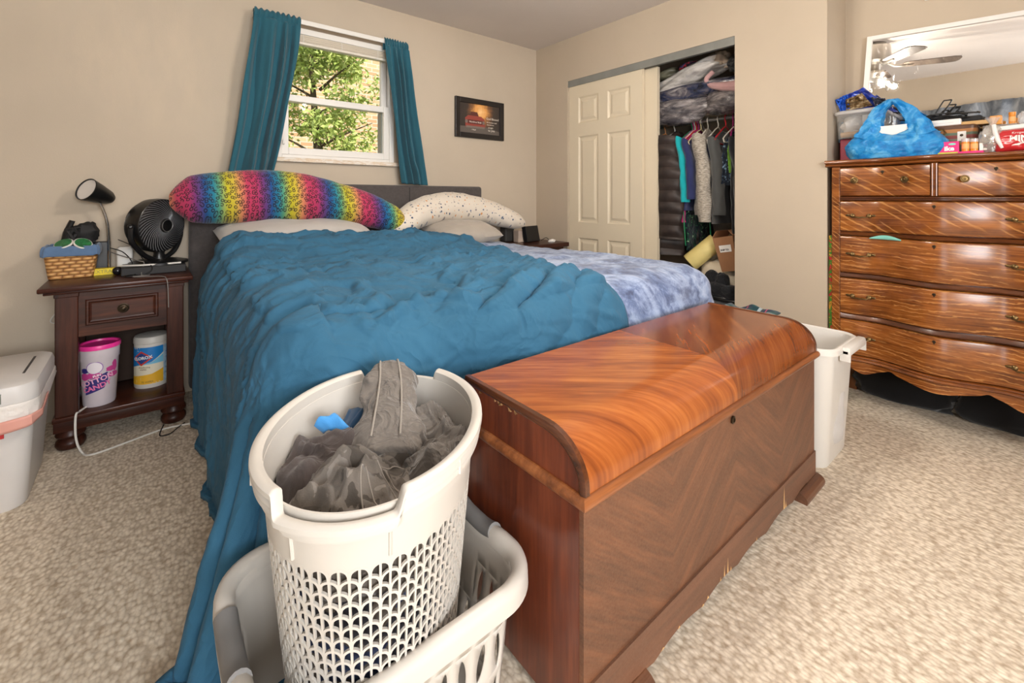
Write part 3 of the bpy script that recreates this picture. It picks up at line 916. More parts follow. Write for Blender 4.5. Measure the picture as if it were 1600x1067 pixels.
solo('body_pillow', g, MT['terrazzo'], (1.8, 2.82, .9), 'cream speckled body pillow arched at the closet end of the headboard', 'pillow', 'pillows on the bed', sub=1)
def flat_pillow(cx, cy, cz, hx, hy, hz, tilt=0, seed=0, nu=48, nv=40):
    g = G()
    for sgn in (1, -1):
        def fn(a, b):
            u, v = a * 2 - 1, b * 2 - 1
            t = max(0, (1 - abs(u) ** 3.2)) ** .5 * max(0, (1 - abs(v) ** 3.2)) ** .5
            z = sgn * hz * t + .010 * fr((u, v, seed), 2.2, seed) * t
            x = u * hx * (1 - .05 * (1 - abs(u)) * v * v); y = v * hy * (1 - .06 * u * u)
            return Vector((cx + x, cy + y * math.cos(tilt) - z * math.sin(tilt), cz + z * math.cos(tilt) + y * math.sin(tilt)))
        g.grid(fn, nu, nv, flip=sgn < 0)
    return g
solo('pillow', flat_pillow(.675, 2.765, .880, .385, .19, .078, .10, 2), MT['grey_pillow'], (.675, 2.7, .87), 'pale grey pillow lying under the rainbow body pillow', 'pillow', 'pillows on the bed')
solo('pillow', flat_pillow(1.76, 2.72, .836, .26, .18, .075, .2, 5), cloth('greige_pillowcase', C(170, 160, 148), .1), (1.76, 2.72, .84), 'greige pillow half hidden under the arched speckled pillow', 'pillow', 'pillows on the bed')
# made-up rear window and doorway, added around the unseen fill lamps
w2 = struct('added_window', G(), MT['trim_w'], 'white window added behind the camera to frame the rear fill lamp')
g = G()
for a, b in (((-.62, .92), (-.58, 2.08)), ((.78, .92), (.82, 2.08)), ((-.58, .92), (.78, .96)), ((-.58, 2.04), (.78, 2.08)), ((.08, .96), (.12, 2.04))):
    g.box((a[0], YF - .07, a[1]), (b[0], YF + .006, b[1]))
build('frame', g, MT['trim_w'], w2, smooth=False)
g = G()
g.box((XL - .1, -.97, 0), (XL + .015, -.95, 2.05)); g.box((XL - .1, -.29, 0), (XL + .015, -.27, 2.05)); g.box((XL - .1, -.97, 2.03), (XL + .015, -.27, 2.05))
struct('trim_4', g, MT['trim_w'], 'white casing around the doorway added for the side fill lamp', smooth=False)
# ================================================================== cedar chest
CX0, CX1, CY0, CY1 = .662, 1.966, .585, .995
chest = thing('hope_chest', 'long walnut veneered hope chest at the foot of the bed', 'chest', (1.314, .79, 0))
g = G()
# front panel with veneer (slightly proud), body box behind
g.box((CX0 + .002, CY0 + .012, .10), (CX1 - .002, CY1, .470)); body = build('body', g, MT['chest_end'], chest, smooth=False)
g = G(); g.box((CX0, CY0 + .001, .118), (CX1, CY0 + .013, .470)); fp = build('front_panel', g, MT['front'], chest, smooth=False)
for x0_, x1_ in ((CX0, CX0 + .012), (CX1 - .012, CX1)):
    g = G(); g.box((x0_ - .001, CY0 + .0125, .02), (x1_ + .001, CY1, .470)); build('end_panel', g, MT['chest_end'], chest, smooth=False)
# scalloped base apron
pts = []
N = 120
for i in range(N + 1):
    t = i / N; x = CX0 + .09 + (CX1 - CX0 - .18) * t
    u = abs(t - .5) * 2
    z = .024 + .014 * abs(math.sin(u * PI * 2.55 + .3)) + (.0 if u < .93 else .0)
    pts.append((x, z))
poly = [(CX0, .06), (CX0 + .088, .06)] + pts + [(CX1 - .088, .06), (CX1, .06), (CX1, .118), (CX0, .118)]
g = G()
for (xa, za), (xb, zb) in zip(pts, pts[1:]):
    g.faces([Vector((xa, CY0 - .004, za)), Vector((xb, CY0 - .004, zb)), Vector((xb, CY0 - .004, .12)), Vector((xa, CY0 - .004, .12)),
             Vector((xa, CY0 + .012, za)), Vector((xb, CY0 + .012, zb)), Vector((xb, CY0 + .012, .12)), Vector((xa, CY0 + .012, .12))],
            [(0, 1, 2, 3), (7, 6, 5, 4), (0, 4, 5, 1), (3, 2, 6, 7)])
g.box((CX0, CY0 - .004, .02), (CX0 + .09, CY0 + .012, .12)); g.box((CX1 - .09, CY0 - .004, .02), (CX1, CY0 + .012, .12))
ap = build('base_apron', g, MT['apron'], chest, smooth=False)
# feet with moulded blocks
for fx0, fx1 in ((CX0 - .012, CX0 + .20), (CX1 - .175, CX1 + .012)):
    g = G()
    prof = [(CY0 - .03, 0), (CY0 - .032, .012), (CY0 - .028, .022), (CY0 - .018, .03), (CY0 - .006, .034), (CY0 + .03, .034), (CY0 + .03, 0)]
    g.prism(prof, lambda y, z: (fx0, y, z), lambda y, z: (fx1, y, z))
    build('foot', g, MT['chest_foot'], chest, smooth=False)
for fx in (CX0 + .03, CX1 - .09):
    g = G(); g.box((fx, CY1 - .08, 0), (fx + .06, CY1 - .01, .10)); build('foot', g, MT['chest_end'], chest, smooth=False)
# rounded moulding below the lid
def half_round(x0, x1, y0, y1, z, r, g):
    sec = [(r * math.cos(a), r * math.sin(a)) for a in [(-PI / 2 + PI * k / 10) for k in range(11)]]
    path = [((x0, y1), (-1, 0)), ((x0, y0), (-1, -1)), ((x1, y0), (1, -1)), ((x1, y1), (1, 0))]
    rings = []
    for (px, py), (nx, ny) in path:
        ring = [Vector((px + nx * dx, py + ny * dx, z + dz)) for dx, dz in sec]
        ring += [Vector((px - nx * .006, py - ny * .006, z + r)), Vector((px - nx * .006, py - ny * .006, z - r))]
        rings.append(ring)
    g.loft(rings)
g = G(); half_round(CX0, CX1, CY0, CY1, .484, .0145, g); build('lid_moulding', g, MT['chest_trim'], chest)
# waterfall lid
LZ0, LZ1 = .4985, .602
def lid_prof(k, off=0.0):
    # from front bottom up and over to the back
    P = []
    ry, rz_ = .112, .092
    P.append((CY0 - .004 - off, LZ0)); P.append((CY0 - .004 - off, LZ0 + .012))
    for i in range(15):
        a = PI / 2 * i / 14
        P.append((CY0 - .004 - off + ry * (1 - math.cos(a)), LZ0 + .012 + rz_ * math.sin(a) + off * math.sin(a)))
    P.append((CY1 + .002, LZ1 + .0025 + off)); P.append((CY1 + .002, LZ0))
    return P
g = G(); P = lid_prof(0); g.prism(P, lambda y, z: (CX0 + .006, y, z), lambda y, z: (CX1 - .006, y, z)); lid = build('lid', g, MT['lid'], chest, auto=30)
for xa, xb in ((CX0 - .003, CX0 + .0065), (CX1 - .0065, CX1 + .003)):
    g = G()
    Pin = [(y + (.0 if i < 1 else .0), z) for i, (y, z) in enumerate(lid_prof(0, -.012))]
    g.prism(Pin, lambda y, z: (xa + .002, y, z), lambda y, z: (xb - .002, y, z))
    build('lid_end', g, MT['chest_end'], chest, auto=30)
dk = wood('dark_lid_edging', C(48, 24, 12), C(88, 46, 22), C(126, 74, 40), 'Y', 1.0, .25, .4)
for xa, xb in ((CX0 - .006, CX0 + .012), (CX1 - .012, CX1 + .006)):
    g = G()
    Po, Pi = lid_prof(0, .003)[:-1], lid_prof(0, -.016)[:-1]
    rings = []
    for (yo, zo), (yi, zi) in zip(Po, Pi):
        mid = ((yo + yi) / 2, (zo + zi) / 2)
        rings.append([Vector((xa + .004, yi, zi)), Vector((xa, mid[0], mid[1])), Vector((xa + .003, yo, zo)), Vector((xb - .003, yo, zo)), Vector((xb, mid[0], mid[1])), Vector((xb, yi, zi))])
    g.loft(rings)
    build('lid_edging', g, dk, lid, auto=50)
g = G(); g.lathe([(.0, -.002), (.011, -.002), (.011, .002), (.006, .0035), (.006, .001), (.0, .001)], (1.29, CY0 - .002, .449), 16, Matrix.Rotation(PI / 2, 3, 'X')); build('keyhole', g, MT['brass_dk'], chest)
# veneer chips showing bare wood
random.seed(11)
for x, w, h in ((1.21, .007, .012), (1.232, .007, .034), (1.252, .008, .045), (1.27, .01, .012), (1.14, .012, .010), (1.115, .014, .007), (1.655, .012, .078), (1.67, .012, .024), (1.0, .012, .006), (.93, .02, .005), (1.44, .008, .01)):
    u = abs((x - CX0 - .09) / (CX1 - CX0 - .18) - .5) * 2
    z0 = .024 + .014 * abs(math.sin(u * PI * 2.55 + .3))
    y = CY0 - .0046
    g = G(); g.faces([Vector((x - w / 2, y, z0)), Vector((x + w / 2, y, z0 + .001)), Vector((x + w * .25, y, z0 + h * .45)), Vector((x + w * .05, y, z0 + h)), Vector((x - w * .2, y, z0 + h * .5))], [(0, 1, 2, 3, 4)])
    build('chipped_veneer', g, MT['raw_wood'], ap, label='bare wood chip on the scalloped edge', smooth=False)
for y, w in ((.925, .006), (.86, .03), (.845, .012), (.81, .010), (.79, .008)):
    for k in range(3):
        yy = y + random.uniform(-w, w) * .6
        zz = .5845 + random.uniform(-.001, .003); xx = CX0 - .0036
        g = G(); g.faces([Vector((xx, yy - .004, zz)), Vector((xx, yy + .003, zz - .004)), Vector((xx, yy + .005, zz + .002))], [(0, 1, 2)])
        build('chipped_veneer', g, MT['raw_wood'], lid, label='bare wood chip on the lid edge', smooth=False)

# ================================================================== serpentine oak dresser
DY0, DY1, DYC = -.05, .755, .352
dr = thing('dresser', 'tall golden oak dresser with a wavy front in the alcove', 'dresser', (2.96, DYC, 0))
def serp(y):
    t = (y - DYC) / .365
    return -.047 * math.exp(-(t / .33) ** 2) + .016 * math.exp(-((abs(t) - .60) / .2) ** 2)
def sweep(g, prof, y0, y1, n=70, fn=serp, x0=2.80):
    rings = []
    for i in range(n + 1):
        y = y0 + (y1 - y0) * i / n
        f = fn(y)
        rings.append([Vector((x0 + (dx + (f if dx < .05 else 0)), y, z)) for dx, z in prof])
    g.loft(rings)
FY0, FY1 = DYC - .365, DYC + .365
g = G(); sweep(g, [(.03, .262), (.03, 1.235), (.334, 1.235), (.334, .262)], DY0 + .03, DY1 - .03); build('carcass', g, MT['gap'], dr, smooth=False)
for y0, y1 in ((DY1 - .02, DY1), (DY0, DY0 + .02)):
    g = G(); g.box((2.826, y0, .24), (3.134, y1, 1.236)); build('side_panel', g, MT['oak_side'], dr, smooth=False)
for y0, y1 in ((FY1, DY1), (DY0, FY0)):
    g = G(); g.box((2.797, y0, .0), (2.835, y1, 1.236), bev=.004); build('post', g, MT['oak_post'], dr, smooth=False)
for y0, y1 in ((DY1 - .04, DY1), (DY0, DY0 + .04)):
    g = G(); g.box((3.09, y0, 0), (3.134, y1, .245)); build('post', g, MT['oak_side'], dr, smooth=False)
# top with double moulded edge
g = G()
tp = [(-.006, 1.2375), (-.012, 1.243), (-.010, 1.249), (-.004, 1.2515), (-.016, 1.2535), (-.026, 1.259), (-.026, 1.266), (-.018, 1.2715), (.03, 1.272), (.334, 1.272), (.334, 1.2375)]
def topfn(y):
    return serp(y)
sweep(g, tp, DY0 - .022, DY1 + .026, 80, topfn)
build('top', g, MT['oak_top'], dr, auto=60)
rows = [(1.085, 1.232), (.905, 1.060), (.692, .880), (.482, .664), (.276, .452)]
rails = [(1.062, 1.083), (.882, .903), (.666, .690), (.454, .480)]
for i, (z0, z1) in enumerate(rails):
    g = G()
    zm = (z0 + z1) / 2
    if i == 0:
        sweep(g, [(-.001, z0), (-.006, z0 + .004), (-.006, zm - .002), (-.002, zm), (-.006, zm + .002), (-.006, z1 - .004), (-.001, z1), (.04, z1), (.04, z0)], FY0, FY1)
    else:
        sweep(g, [(.002, z0), (-.004, z0 + .003), (-.008, z0 + .008), (-.002, zm + .002), (.004, z1), (.04, z1), (.04, z0)], FY0, FY1)
    build('rail', g, MT['oak_dark'], dr, auto=50)
g = G(); g.box((2.80 + serp(DYC) - .004, DYC - .012, 1.085), (2.84, DYC + .012, 1.234)); 
for k in (-.007, .007): g.tube([(2.80 + serp(DYC) - .005, DYC + k, 1.086), (2.80 + serp(DYC) - .005, DYC + k, 1.233)], .0035, 8)
build('centre_post', g, MT['oak_top'], dr, smooth=False)

def keyhole(y, z, par):
    g = G(); x = 2.80 + serp(y) - .0095
    g.lathe([(0, 0), (.0065, 0), (.0065, .0015), (.0035, .002), (.0035, .0005), (0, .0005)], (x, y, z), 12, Matrix.Rotation(-PI / 2, 3, 'Y'))
    g.box((x - .001, y - .002, z - .011), (x + .001, y + .002, z - .003))
    build('keyhole', g, MT['brass_dk'], par)
def norm_at(y):
    e = .004; return math.atan((serp(y + e) - serp(y - e)) / (2 * e))
def knob(y, z, par):
    g = G(); x = 2.80 + serp(y) - .008
    M = Matrix.Rotation(-norm_at(y), 3, 'Z') @ Matrix.Rotation(-PI / 2, 3, 'Y')
    g.lathe([(0, -.002), (.007, -.002), (.006, .012), (.013, .016), (.0165, .021), (.0155, .025), (.011, .026), (.009, .0235), (.005, .0235), (.0, .026)], (x, y, z), 20, M)
    build('knob', g, MT['brass'], par)
def pull(y, z, par):
    g = G()
    for s_ in (-1, 1):
        yy = y + s_ * .033; x = 2.80 + serp(yy) - .008
        M = Matrix.Rotation(-PI / 2, 3, 'Y')
        g.lathe([(0, -.001), (.012, -.001), (.010, .004), (.005, .007), (.005, .014), (.007, .018), (0, .021)], (x, yy, z), 12, M)
        g.ell((x - .003, yy + s_ * .017, z + .002), (.004, .011, .006), 10, 6)
    xs = 2.80 + serp(y) - .024
    g.tube([(xs + .003, y - .033, z - .002), (xs - .002, y - .026, z - .008), (xs - .004, y - .012, z - .006), (xs - .004, y, z - .009), (xs - .004, y + .012, z - .006), (xs - .002, y + .026, z - .008), (xs + .003, y + .033, z - .002)], [.004, .003, .004, .0045, .004, .003, .004], 8)
    build('handle', g, MT['brass'], par)
def drawer(y0, y1, z0, z1, mat):
    g = G()
    sweep(g, [(.002, z0), (-.006, z0 + .004), (-.0085, z0 + .010), (-.0085, z1 - .010), (-.006, z1 - .004), (.002, z1), (.045, z1), (.045, z0)], y0, y1, 60)
    return build('drawer', g, mat, dr, auto=25)
d = drawer(DYC + .014, FY1 - .002, *rows[0], MT['oak_a']); knob(.655, 1.165, d); knob(.447, 1.163, d); keyhole(.545, 1.205, d)
d = drawer(FY0 + .002, DYC - .014, *rows[0], MT['oak_a']); knob(.262, 1.160, d); knob(.045, 1.16, d); keyhole(.165, 1.203, d)
for (z0, z1), mt in zip(rows[1:], ('oak_a', 'oak_b', 'oak_c', 'oak_b')):
    d = drawer(FY0 + .002, FY1 - .002, z0, z1, MT[mt])
    pull(.632, z0 + (z1 - z0) * .52, d); pull(.08, z0 + (z1 - z0) * .52, d); keyhole(DYC, z1 - .022, d)
# base moulding and scalloped apron
g = G(); sweep(g, [(.002, .274), (-.008, .271), (-.012, .266), (-.006, .262), (-.012, .257), (-.016, .252), (-.010, .246), (.0, .244), (.04, .244), (.04, .274)], FY0 - .02, FY1 + .02, 80); build('base_moulding', g, MT['oak_top'], dr, auto=50)
g = G()
n = 120; rings = []
for i in range(n + 1):
    y = FY0 + (FY1 - FY0) * i / n; u = abs(y - DYC) / .365
    zb = .226 - .040 * math.exp(-((u - .74) / .16) ** 2) - .030 * math.exp(-(u / .30) ** 2) + .010 * math.exp(-((u - .45) / .05) ** 2)
    f = serp(y)
    rings.append([Vector((2.80 + f - .002, y, .247)), Vector((2.80 + f + .02, y, .247)), Vector((2.80 + f + .02, y, zb)), Vector((2.80 + f - .002, y, zb))])
g.loft(rings); build('apron', g, MT['oak_c'], dr, auto=60)
# corner of mint fabric caught in the third drawer
g = G()
g.grid(lambda a, b: Vector((2.80 + serp(.47 + .125 * a) - .0145 - .004 * math.sin(PI * b), .47 + .125 * a, .873 + (.004 + .016 * math.sin(PI * min(1, max(0, a))) ) * b)), 30, 6)
solo('garment', g, cloth('mint_cloth', C(130, 200, 186), .05), (2.79, .53, .88), 'mint green garment edge caught above a dresser drawer', 'clothing', sol=.003)

# mirror hung crooked above the dresser
RM = math.radians(3.6)
mir = thing('mirror', 'large white framed mirror hung crooked above the dresser', 'mirror', (XA - .012, .685, 1.95))
def mq(y, z, x):     # y to the right of the top corner, z downwards, rolled in the wall plane
    return Vector((x, .672 - y * math.cos(RM) + z * math.sin(RM) * -1 * -1, 1.972 - y * math.sin(RM) - z * math.cos(RM)))
def mbox(g, a0, a1, b0, b1, x0, x1):
    co = [mq(a, b, x) for x in (x0, x1) for (a, b) in ((a0, b0), (a1, b0), (a1, b1), (a0, b1))]
    g.faces(co, [(0, 1, 2, 3), (7, 6, 5, 4), (0, 4, 5, 1), (1, 5, 6, 2), (2, 6, 7, 3), (3, 7, 4, 0)])
g = G(); MW, MH, fw_ = 1.15, .72, .022
mbox(g, 0, MW, 0, fw_, XA - .026, XA - .002); mbox(g, 0, MW, MH - fw_, MH, XA - .026, XA - .002)
mbox(g, 0, fw_, fw_, MH - fw_, XA - .026, XA - .002); mbox(g, MW - fw_, MW, fw_, MH - fw_, XA - .026, XA - .002)
build('mirror_frame', g, MT['trim_w'], mir, smooth=False)
mm = Mat('mirror_glass', (.93, .93, .92, 1), .015, 1.0)
sm = mm.math('MULTIPLY', mm.math('SUBTRACT', mm.noise(mm.co((1, 14, 3), rot=(.4, 0, 0)), 3.2, 5, .7), .60, clamp=True), 1.4, clamp=True)
mm.rough(mm.math('ADD', .012, sm))
g = G(); mbox(g, fw_ - .002, MW - fw_ + .002, fw_ - .002, MH - fw_ + .002, XA - .016, XA - .012); build('glass', g, mm.m, mir, smooth=False)

# return air vent high on the alcove wall
g = G(); g.box((XA - .012, .12, 2.098), (XA, .438, 2.30), bev=.003)
vent = solo('air_vent', g, MT['trim_w'], (XA - .006, .28, 2.2), 'white air vent high on the wall above the mirror', 'vent', smooth=False)
g = G()
for k in range(9): g.box((XA - .016, .14, 2.115 + k * .02), (XA - .011, .418, 2.125 + k * .02))
build('louvre', g, MT['trim_w'], vent, smooth=False)['kind'] = 'stuff'

# black lumps added to stand in for the shade under the dresser
for k, (y, rx, ry, rz_, lb) in enumerate(((.52, .045, .20, .10, 'dark lump added as shade under the dresser behind the white tub'), (.14, .045, .18, .10, 'black lump added as shade under the centre of the dresser'))):
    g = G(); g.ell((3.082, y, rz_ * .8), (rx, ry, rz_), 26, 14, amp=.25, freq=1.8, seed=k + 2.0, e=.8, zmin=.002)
    solo('shade_filler', g, cloth('black_shade_filler', C(20, 19, 20), .2, 12), (3.082, y, 0), lb, 'bundle', 'shade fillers under the dresser', auto=180)
# ================================================================== nightstand by the window wall
NX0, NX1, NY0, NY1, NT = -.290, .135, 2.668, 3.04, .704
ns = thing('nightstand', 'dark brown wooden nightstand with one drawer and an open shelf', 'nightstand', (-.08, 2.85, 0))
E_, EZ = MT['espresso'], MT['espresso_z']
g = G(); g.box((-.338, 2.630, NT - .020), (.182, 3.05, NT), bev=.005)
g.box((-.322, 2.644, NT - .032), (.166, 3.045, NT - .020), bev=.003); build('top', g, E_, ns)
for x0, x1 in ((NX0, NX0 + .072), (NX1 - .052, NX1 + .012)):
    for y0, y1 in ((NY0, NY0 + .055), (NY1 - .055, NY1)):
        g = G(); g.box((x0, y0, .148), (x1, y1, NT - .032), bev=.004)
        g.box((x0 - .003, y0 - .004, NT - .05), (x1 + .003, y1, NT - .032), bev=.003)
        build('post', g, EZ, ns, smooth=False)
g = G(); g.box((NX0 + .072, NY0 + .008, .478), (NX1 - .052, NY0 + .028, NT - .032)); build('drawer_rail', g, E_, ns, smooth=False)
for x0, x1 in ((NX0 + .008, NX0 + .022), (NX1 - .012, NX1 + .002)):
    g = G(); g.box((x0, NY0 + .05, .475), (x1, NY1 - .05, NT - .032)); build('side_panel', g, EZ, ns, smooth=False)
g = G(); g.box((NX0 + .02, NY1 - .03, .15), (NX1, NY1 - .015, NT - .032)); build('back_panel', g, MT['gap'], ns, smooth=False)
g = G(); g.box((NX0 + .02, NY0 + .03, .475), (NX1 - .01, NY1 - .03, .485)); build('drawer_floor', g, MT['gap'], ns, smooth=False)
g = G()
dx0, dx1, dz0, dz1 = -.196, .052, .524, .636
def rr_(i, y): return [Vector((dx0 + i, y, dz0 + i)), Vector((dx1 - i, y, dz0 + i)), Vector((dx1 - i, y, dz1 - i)), Vector((dx0 + i, y, dz1 - i))]
yb = NY0 + .006
g.loft([rr_(0, yb + .02), rr_(0, yb - .006), rr_(.004, yb - .010), rr_(.010, yb - .010), rr_(.014, yb - .004), rr_(.020, yb - .002)], caps=False)
g.faces(rr_(.020, yb - .002), [(0, 1, 2, 3)])
dw = build('drawer', g, E_, ns, smooth=False)
g = G()
M = Matrix.Rotation(PI / 2, 3, 'X')
g.lathe([(0, 0), (.021, 0), (.021, .003), (.017, .0045), (.014, .003), (.012, .003), (.006, .006), (.006, .012), (.011, .016), (.012, .020), (.008, .0235), (0, .025)], (-.072, yb - .002, .581), 24, M)
build('knob', g, MT['brass_dk'], dw)
g = G(); g.box((NX0 - .008, NY0 - .008, .128), (NX1 + .018, NY1, .148), bev=.004)
g.box((NX0 - .004, NY0 - .004, .086), (NX1 + .014, NY1, .130), bev=.002); build('shelf', g, E_, ns)
for x in (NX0 + .045, NX1 - .025):
    for y in (NY0 + .045, NY1 - .05):
        g = G(); g.lathe([(.032, .0), (.044, .006), (.050, .020), (.048, .034), (.040, .044), (.036, .048), (.046, .054), (.050, .062), (.048, .072), (.040, .086)], (x, y, 0), 28); build('bun_foot', g, EZ, ns)

# things on the shelf
def wrapc(cx, cy, a0, rf):
    """x = arc length along the cylinder, y = height"""
    def fn(v):
        r = rf(v.y) + .0006 + v.z
        a = a0 + v.x / rf(v.y)
        return Vector((cx + r * math.cos(a), cy + r * math.sin(a), v.y))
    return fn
def shiftf(fn, dx, dy, rot=0.0):
    c, s = math.cos(rot), math.sin(rot)
    return lambda v: fn(Vector((dx + v.x * c - v.y * s, dy + v.x * s + v.y * c, v.z)))
def patch(fn, poly, sub=6):
    """a flat print outline (convex-ish polygon) laid on a curved surface as a fan"""
    g = G(); cx = sum(p[0] for p in poly) / len(poly); cy = sum(p[1] for p in poly) / len(poly)
    P = []
    for (x0, y0), (x1, y1) in zip(poly, poly[1:] + poly[:1]):
        for k in range(sub): P.append((x0 + (x1 - x0) * k / sub, y0 + (y1 - y0) * k / sub))
    for (x0, y0), (x1, y1) in zip(P, P[1:] + P[:1]):
        n = 4
        for k in range(n):
            a, b = k / n, (k + 1) / n
            q = [(cx + (x0 - cx) * a, cy + (y0 - cy) * a), (cx + (x0 - cx) * b, cy + (y0 - cy) * b), (cx + (x1 - cx) * b, cy + (y1 - cy) * b), (cx + (x1 - cx) * a, cy + (y1 - cy) * a)]
            if k == 0: g.faces([fn(Vector((*p, 0))) for p in (q[1], q[2], q[0])], [(0, 1, 2)])
            else: g.faces([fn(Vector((*p, 0))) for p in q], [(0, 1, 2, 3)])
    return g
SZ = .148
tubx, tuby = -.156, 2.765
tub = thing('candy_tub', 'translucent cotton candy tub with a hot pink lid on the nightstand shelf', 'tub', (tubx, tuby, SZ))
def tr(z): return .056 + (z - SZ) * .052
g = G(); g.lathe([(0, SZ), (.054, SZ), (tr(SZ + .01), SZ + .008), (tr(SZ + .2), SZ + .20), (tr(SZ + .2) + .003, SZ + .206), (tr(SZ + .24) + .002, SZ + .256)], (tubx, tuby, 0), 40)
build('tub', g, plain('frosted_tub', C(206, 196, 202), .35, var=.05, vscale=12), tub)
g = G(); g.lathe([(.069, SZ + .254), (.0735, SZ + .254), (.0745, SZ + .268), (.072, SZ + .273), (.066, SZ + .272), (.064, SZ + .264), (0, SZ + .264)], (tubx, tuby, 0), 40)
build('lid', g, plain('hot_pink_plastic', C(236, 56, 150), .35), tub)
fa = math.atan2(-tuby, -tubx)
F = wrapc(tubx, tuby, fa - .08, tr)
navy, mag = plain('navy_print', C(52, 46, 118), .5), plain('magenta_print', C(196, 66, 140), .5)
lab = patch(F, [(-.046, SZ + .056), (.020, SZ + .080), (.034, SZ + .115), (.032, SZ + .150), (.004, SZ + .140), (-.046, SZ + .118)])
lb = build('printed_label', lab, navy, tub)
F2 = wrapc(tubx, tuby, fa - .08, lambda z: tr(z) + .0008)
build('lettering', text_g('COTTON', .030, shiftf(F2, -.009, SZ + .117, .27), .0003, bold=.0008), plain('pale_pink_print', C(240, 180, 206), .5), lb, smooth=False)
build('lettering', text_g('CANDY', .030, shiftf(F2, -.006, SZ + .089, .27), .0003, bold=.0008), plain('pink_print', C(232, 120, 170), .5), lb, smooth=False)
circ = [(-.012 + .030 * math.cos(k * PI / 10), SZ + .176 + .028 * math.sin(k * PI / 10)) for k in range(20)]
build('printed_cloud', patch(F, circ, 2), plain('violet_print', C(150, 110, 180), .5), tub)
circ = [(-.012 + .027 * math.cos(k * PI / 10), SZ + .176 + .025 * math.sin(k * PI / 10)) for k in range(20)]
build('printed_cloud', patch(F2, circ, 2), plain('white_print', C(228, 220, 226), .5), tub)
for (x, y, r1, r2, mt) in ((-.050, SZ + .165, .016, .012, navy), (-.050, SZ + .138, .018, .017, mag), (-.026, SZ + .142, .014, .013, mag), (.046, SZ + .160, .020, .012, mag), (.062, SZ + .170, .012, .026, mag), (.056, SZ + .132, .024, .012, mag), (-.004, SZ + .140, .018, .012, mag)):
    pl_ = [(x + r1 * math.cos(k * PI / 6) * (1 + .2 * math.sin(k * 3)), y + r2 * math.sin(k * PI / 6)) for k in range(12)]
    build('printed_shape', patch(F, pl_, 2), mt, tub)
build('lettering', text_g('FUN', .014, shiftf(F2, -.004, SZ + .140, .2), .0006, bold=.0004), plain('white_print', C(240, 232, 236), .5), tub, smooth=False)

cx_, cy_ = .030, 2.878
can = thing('wipes_canister', 'white cleaning wipes canister with blue and yellow label on the shelf', 'canister', (cx_, cy_, SZ))
g = G(); g.lathe([(0, SZ), (.066, SZ), (.069, SZ + .006), (.069, SZ + .212), (.066, SZ + .216)], (cx_, cy_, 0), 40); build('body', g, MT['white_p'], can)
g = G(); g.lathe([(.070, SZ + .214), (.0715, SZ + .216), (.0715, SZ + .238), (.067, SZ + .247), (.055, SZ + .250), (0, SZ + .250)], (cx_, cy_, 0), 40); build('lid', g, plain('pale_grey_lid', C(206, 202, 194), .4), can)
fa2 = math.atan2(-cy_, -cx_)
R0 = lambda z: .0692
F = wrapc(cx_, cy_, fa2, R0); F2 = wrapc(cx_, cy_, fa2, lambda z: .0698); F3 = wrapc(cx_, cy_, fa2, lambda z: .0704)
build('label', patch(F, [(-.095, SZ + .02), (.048, SZ + .02), (.048, SZ + .2), (-.095, SZ + .2)], 10), plain('pale_label', C(232, 224, 200), .45), can)
build('label', patch(F, [(.049, SZ + .02), (.10, SZ + .02), (.10, SZ + .2), (.049, SZ + .2)], 10), plain('side_label', C(176, 206, 226), .45, var=.2, vscale=60), can)
build('label_block', patch(F2, [(-.095, SZ + .105), (.0, SZ + .128), (.048, SZ + .165), (.048, SZ + .2), (-.095, SZ + .2)], 8), plain('blue_label', C(30, 124, 196), .4), can)
build('label_block', patch(F2, [(-.05, SZ + .116), (.0, SZ + .118), (.048, SZ + .118), (.048, SZ + .158), (.0, SZ + .127)], 8), plain('light_blue_label', C(120, 190, 220), .4), can)
build('label_block', patch(F2, [(-.095, SZ + .022), (.048, SZ + .022), (.048, SZ + .088), (.0, SZ + .07), (-.095, SZ + .06)], 8), plain('yellow_label', C(234, 180, 50), .4), can)
dm = build('emblem', patch(F3, [(-.082, SZ + .150), (-.042, SZ + .184), (.006, SZ + .150), (-.042, SZ + .112)], 6), plain('red_emblem', C(206, 62, 40), .4), can)
build('emblem_field', patch(wrapc(cx_, cy_, fa2, lambda z: .0708), [(-.074, SZ + .150), (-.042, SZ + .176), (-.003, SZ + .150), (-.042, SZ + .121)], 6), plain('blue_emblem', C(44, 74, 140), .4), dm)
build('lettering', text_g('CLOROX', .020, shiftf(wrapc(cx_, cy_, fa2, lambda z: .0712), -.039, SZ + .149, .12), .0003, bold=.0006), plain('white_lettering', C(240, 240, 240), .4), dm, smooth=False)
dkp = plain('brown_print', C(120, 92, 50), .5)
for body, x, y, s in (('Disinfecting', -.030, SZ + .104, .010), ('WIPES', -.034, SZ + .093, .010), ('75 WIPES', -.018, SZ + .032, .012)):
    build('lettering', text_g(body, s, shiftf(F3, x, y), .0003), dkp, can, smooth=False)
for k in range(5):
    build('lettering', text_g('wipes kill', .008, shiftf(F3, .074, SZ + .06 + .026 * k), .0003), plain('blue_print', C(50, 110, 180), .5), can, smooth=False)
g = G(); g.tube([(-.245, 2.86, SZ + .03), (-.22, 2.84, SZ + .035), (-.205, 2.83, SZ + .03)], [.018, .016, .012], 10); g.ell((-.222, 2.90, SZ + .025), (.025, .03, .024))
solo('small_bottle', g, plain('smoky_plastic', C(88, 92, 96), .25), (-.225, 2.86, SZ), 'small dark plastic bottle lying behind the candy tub', 'bottle')

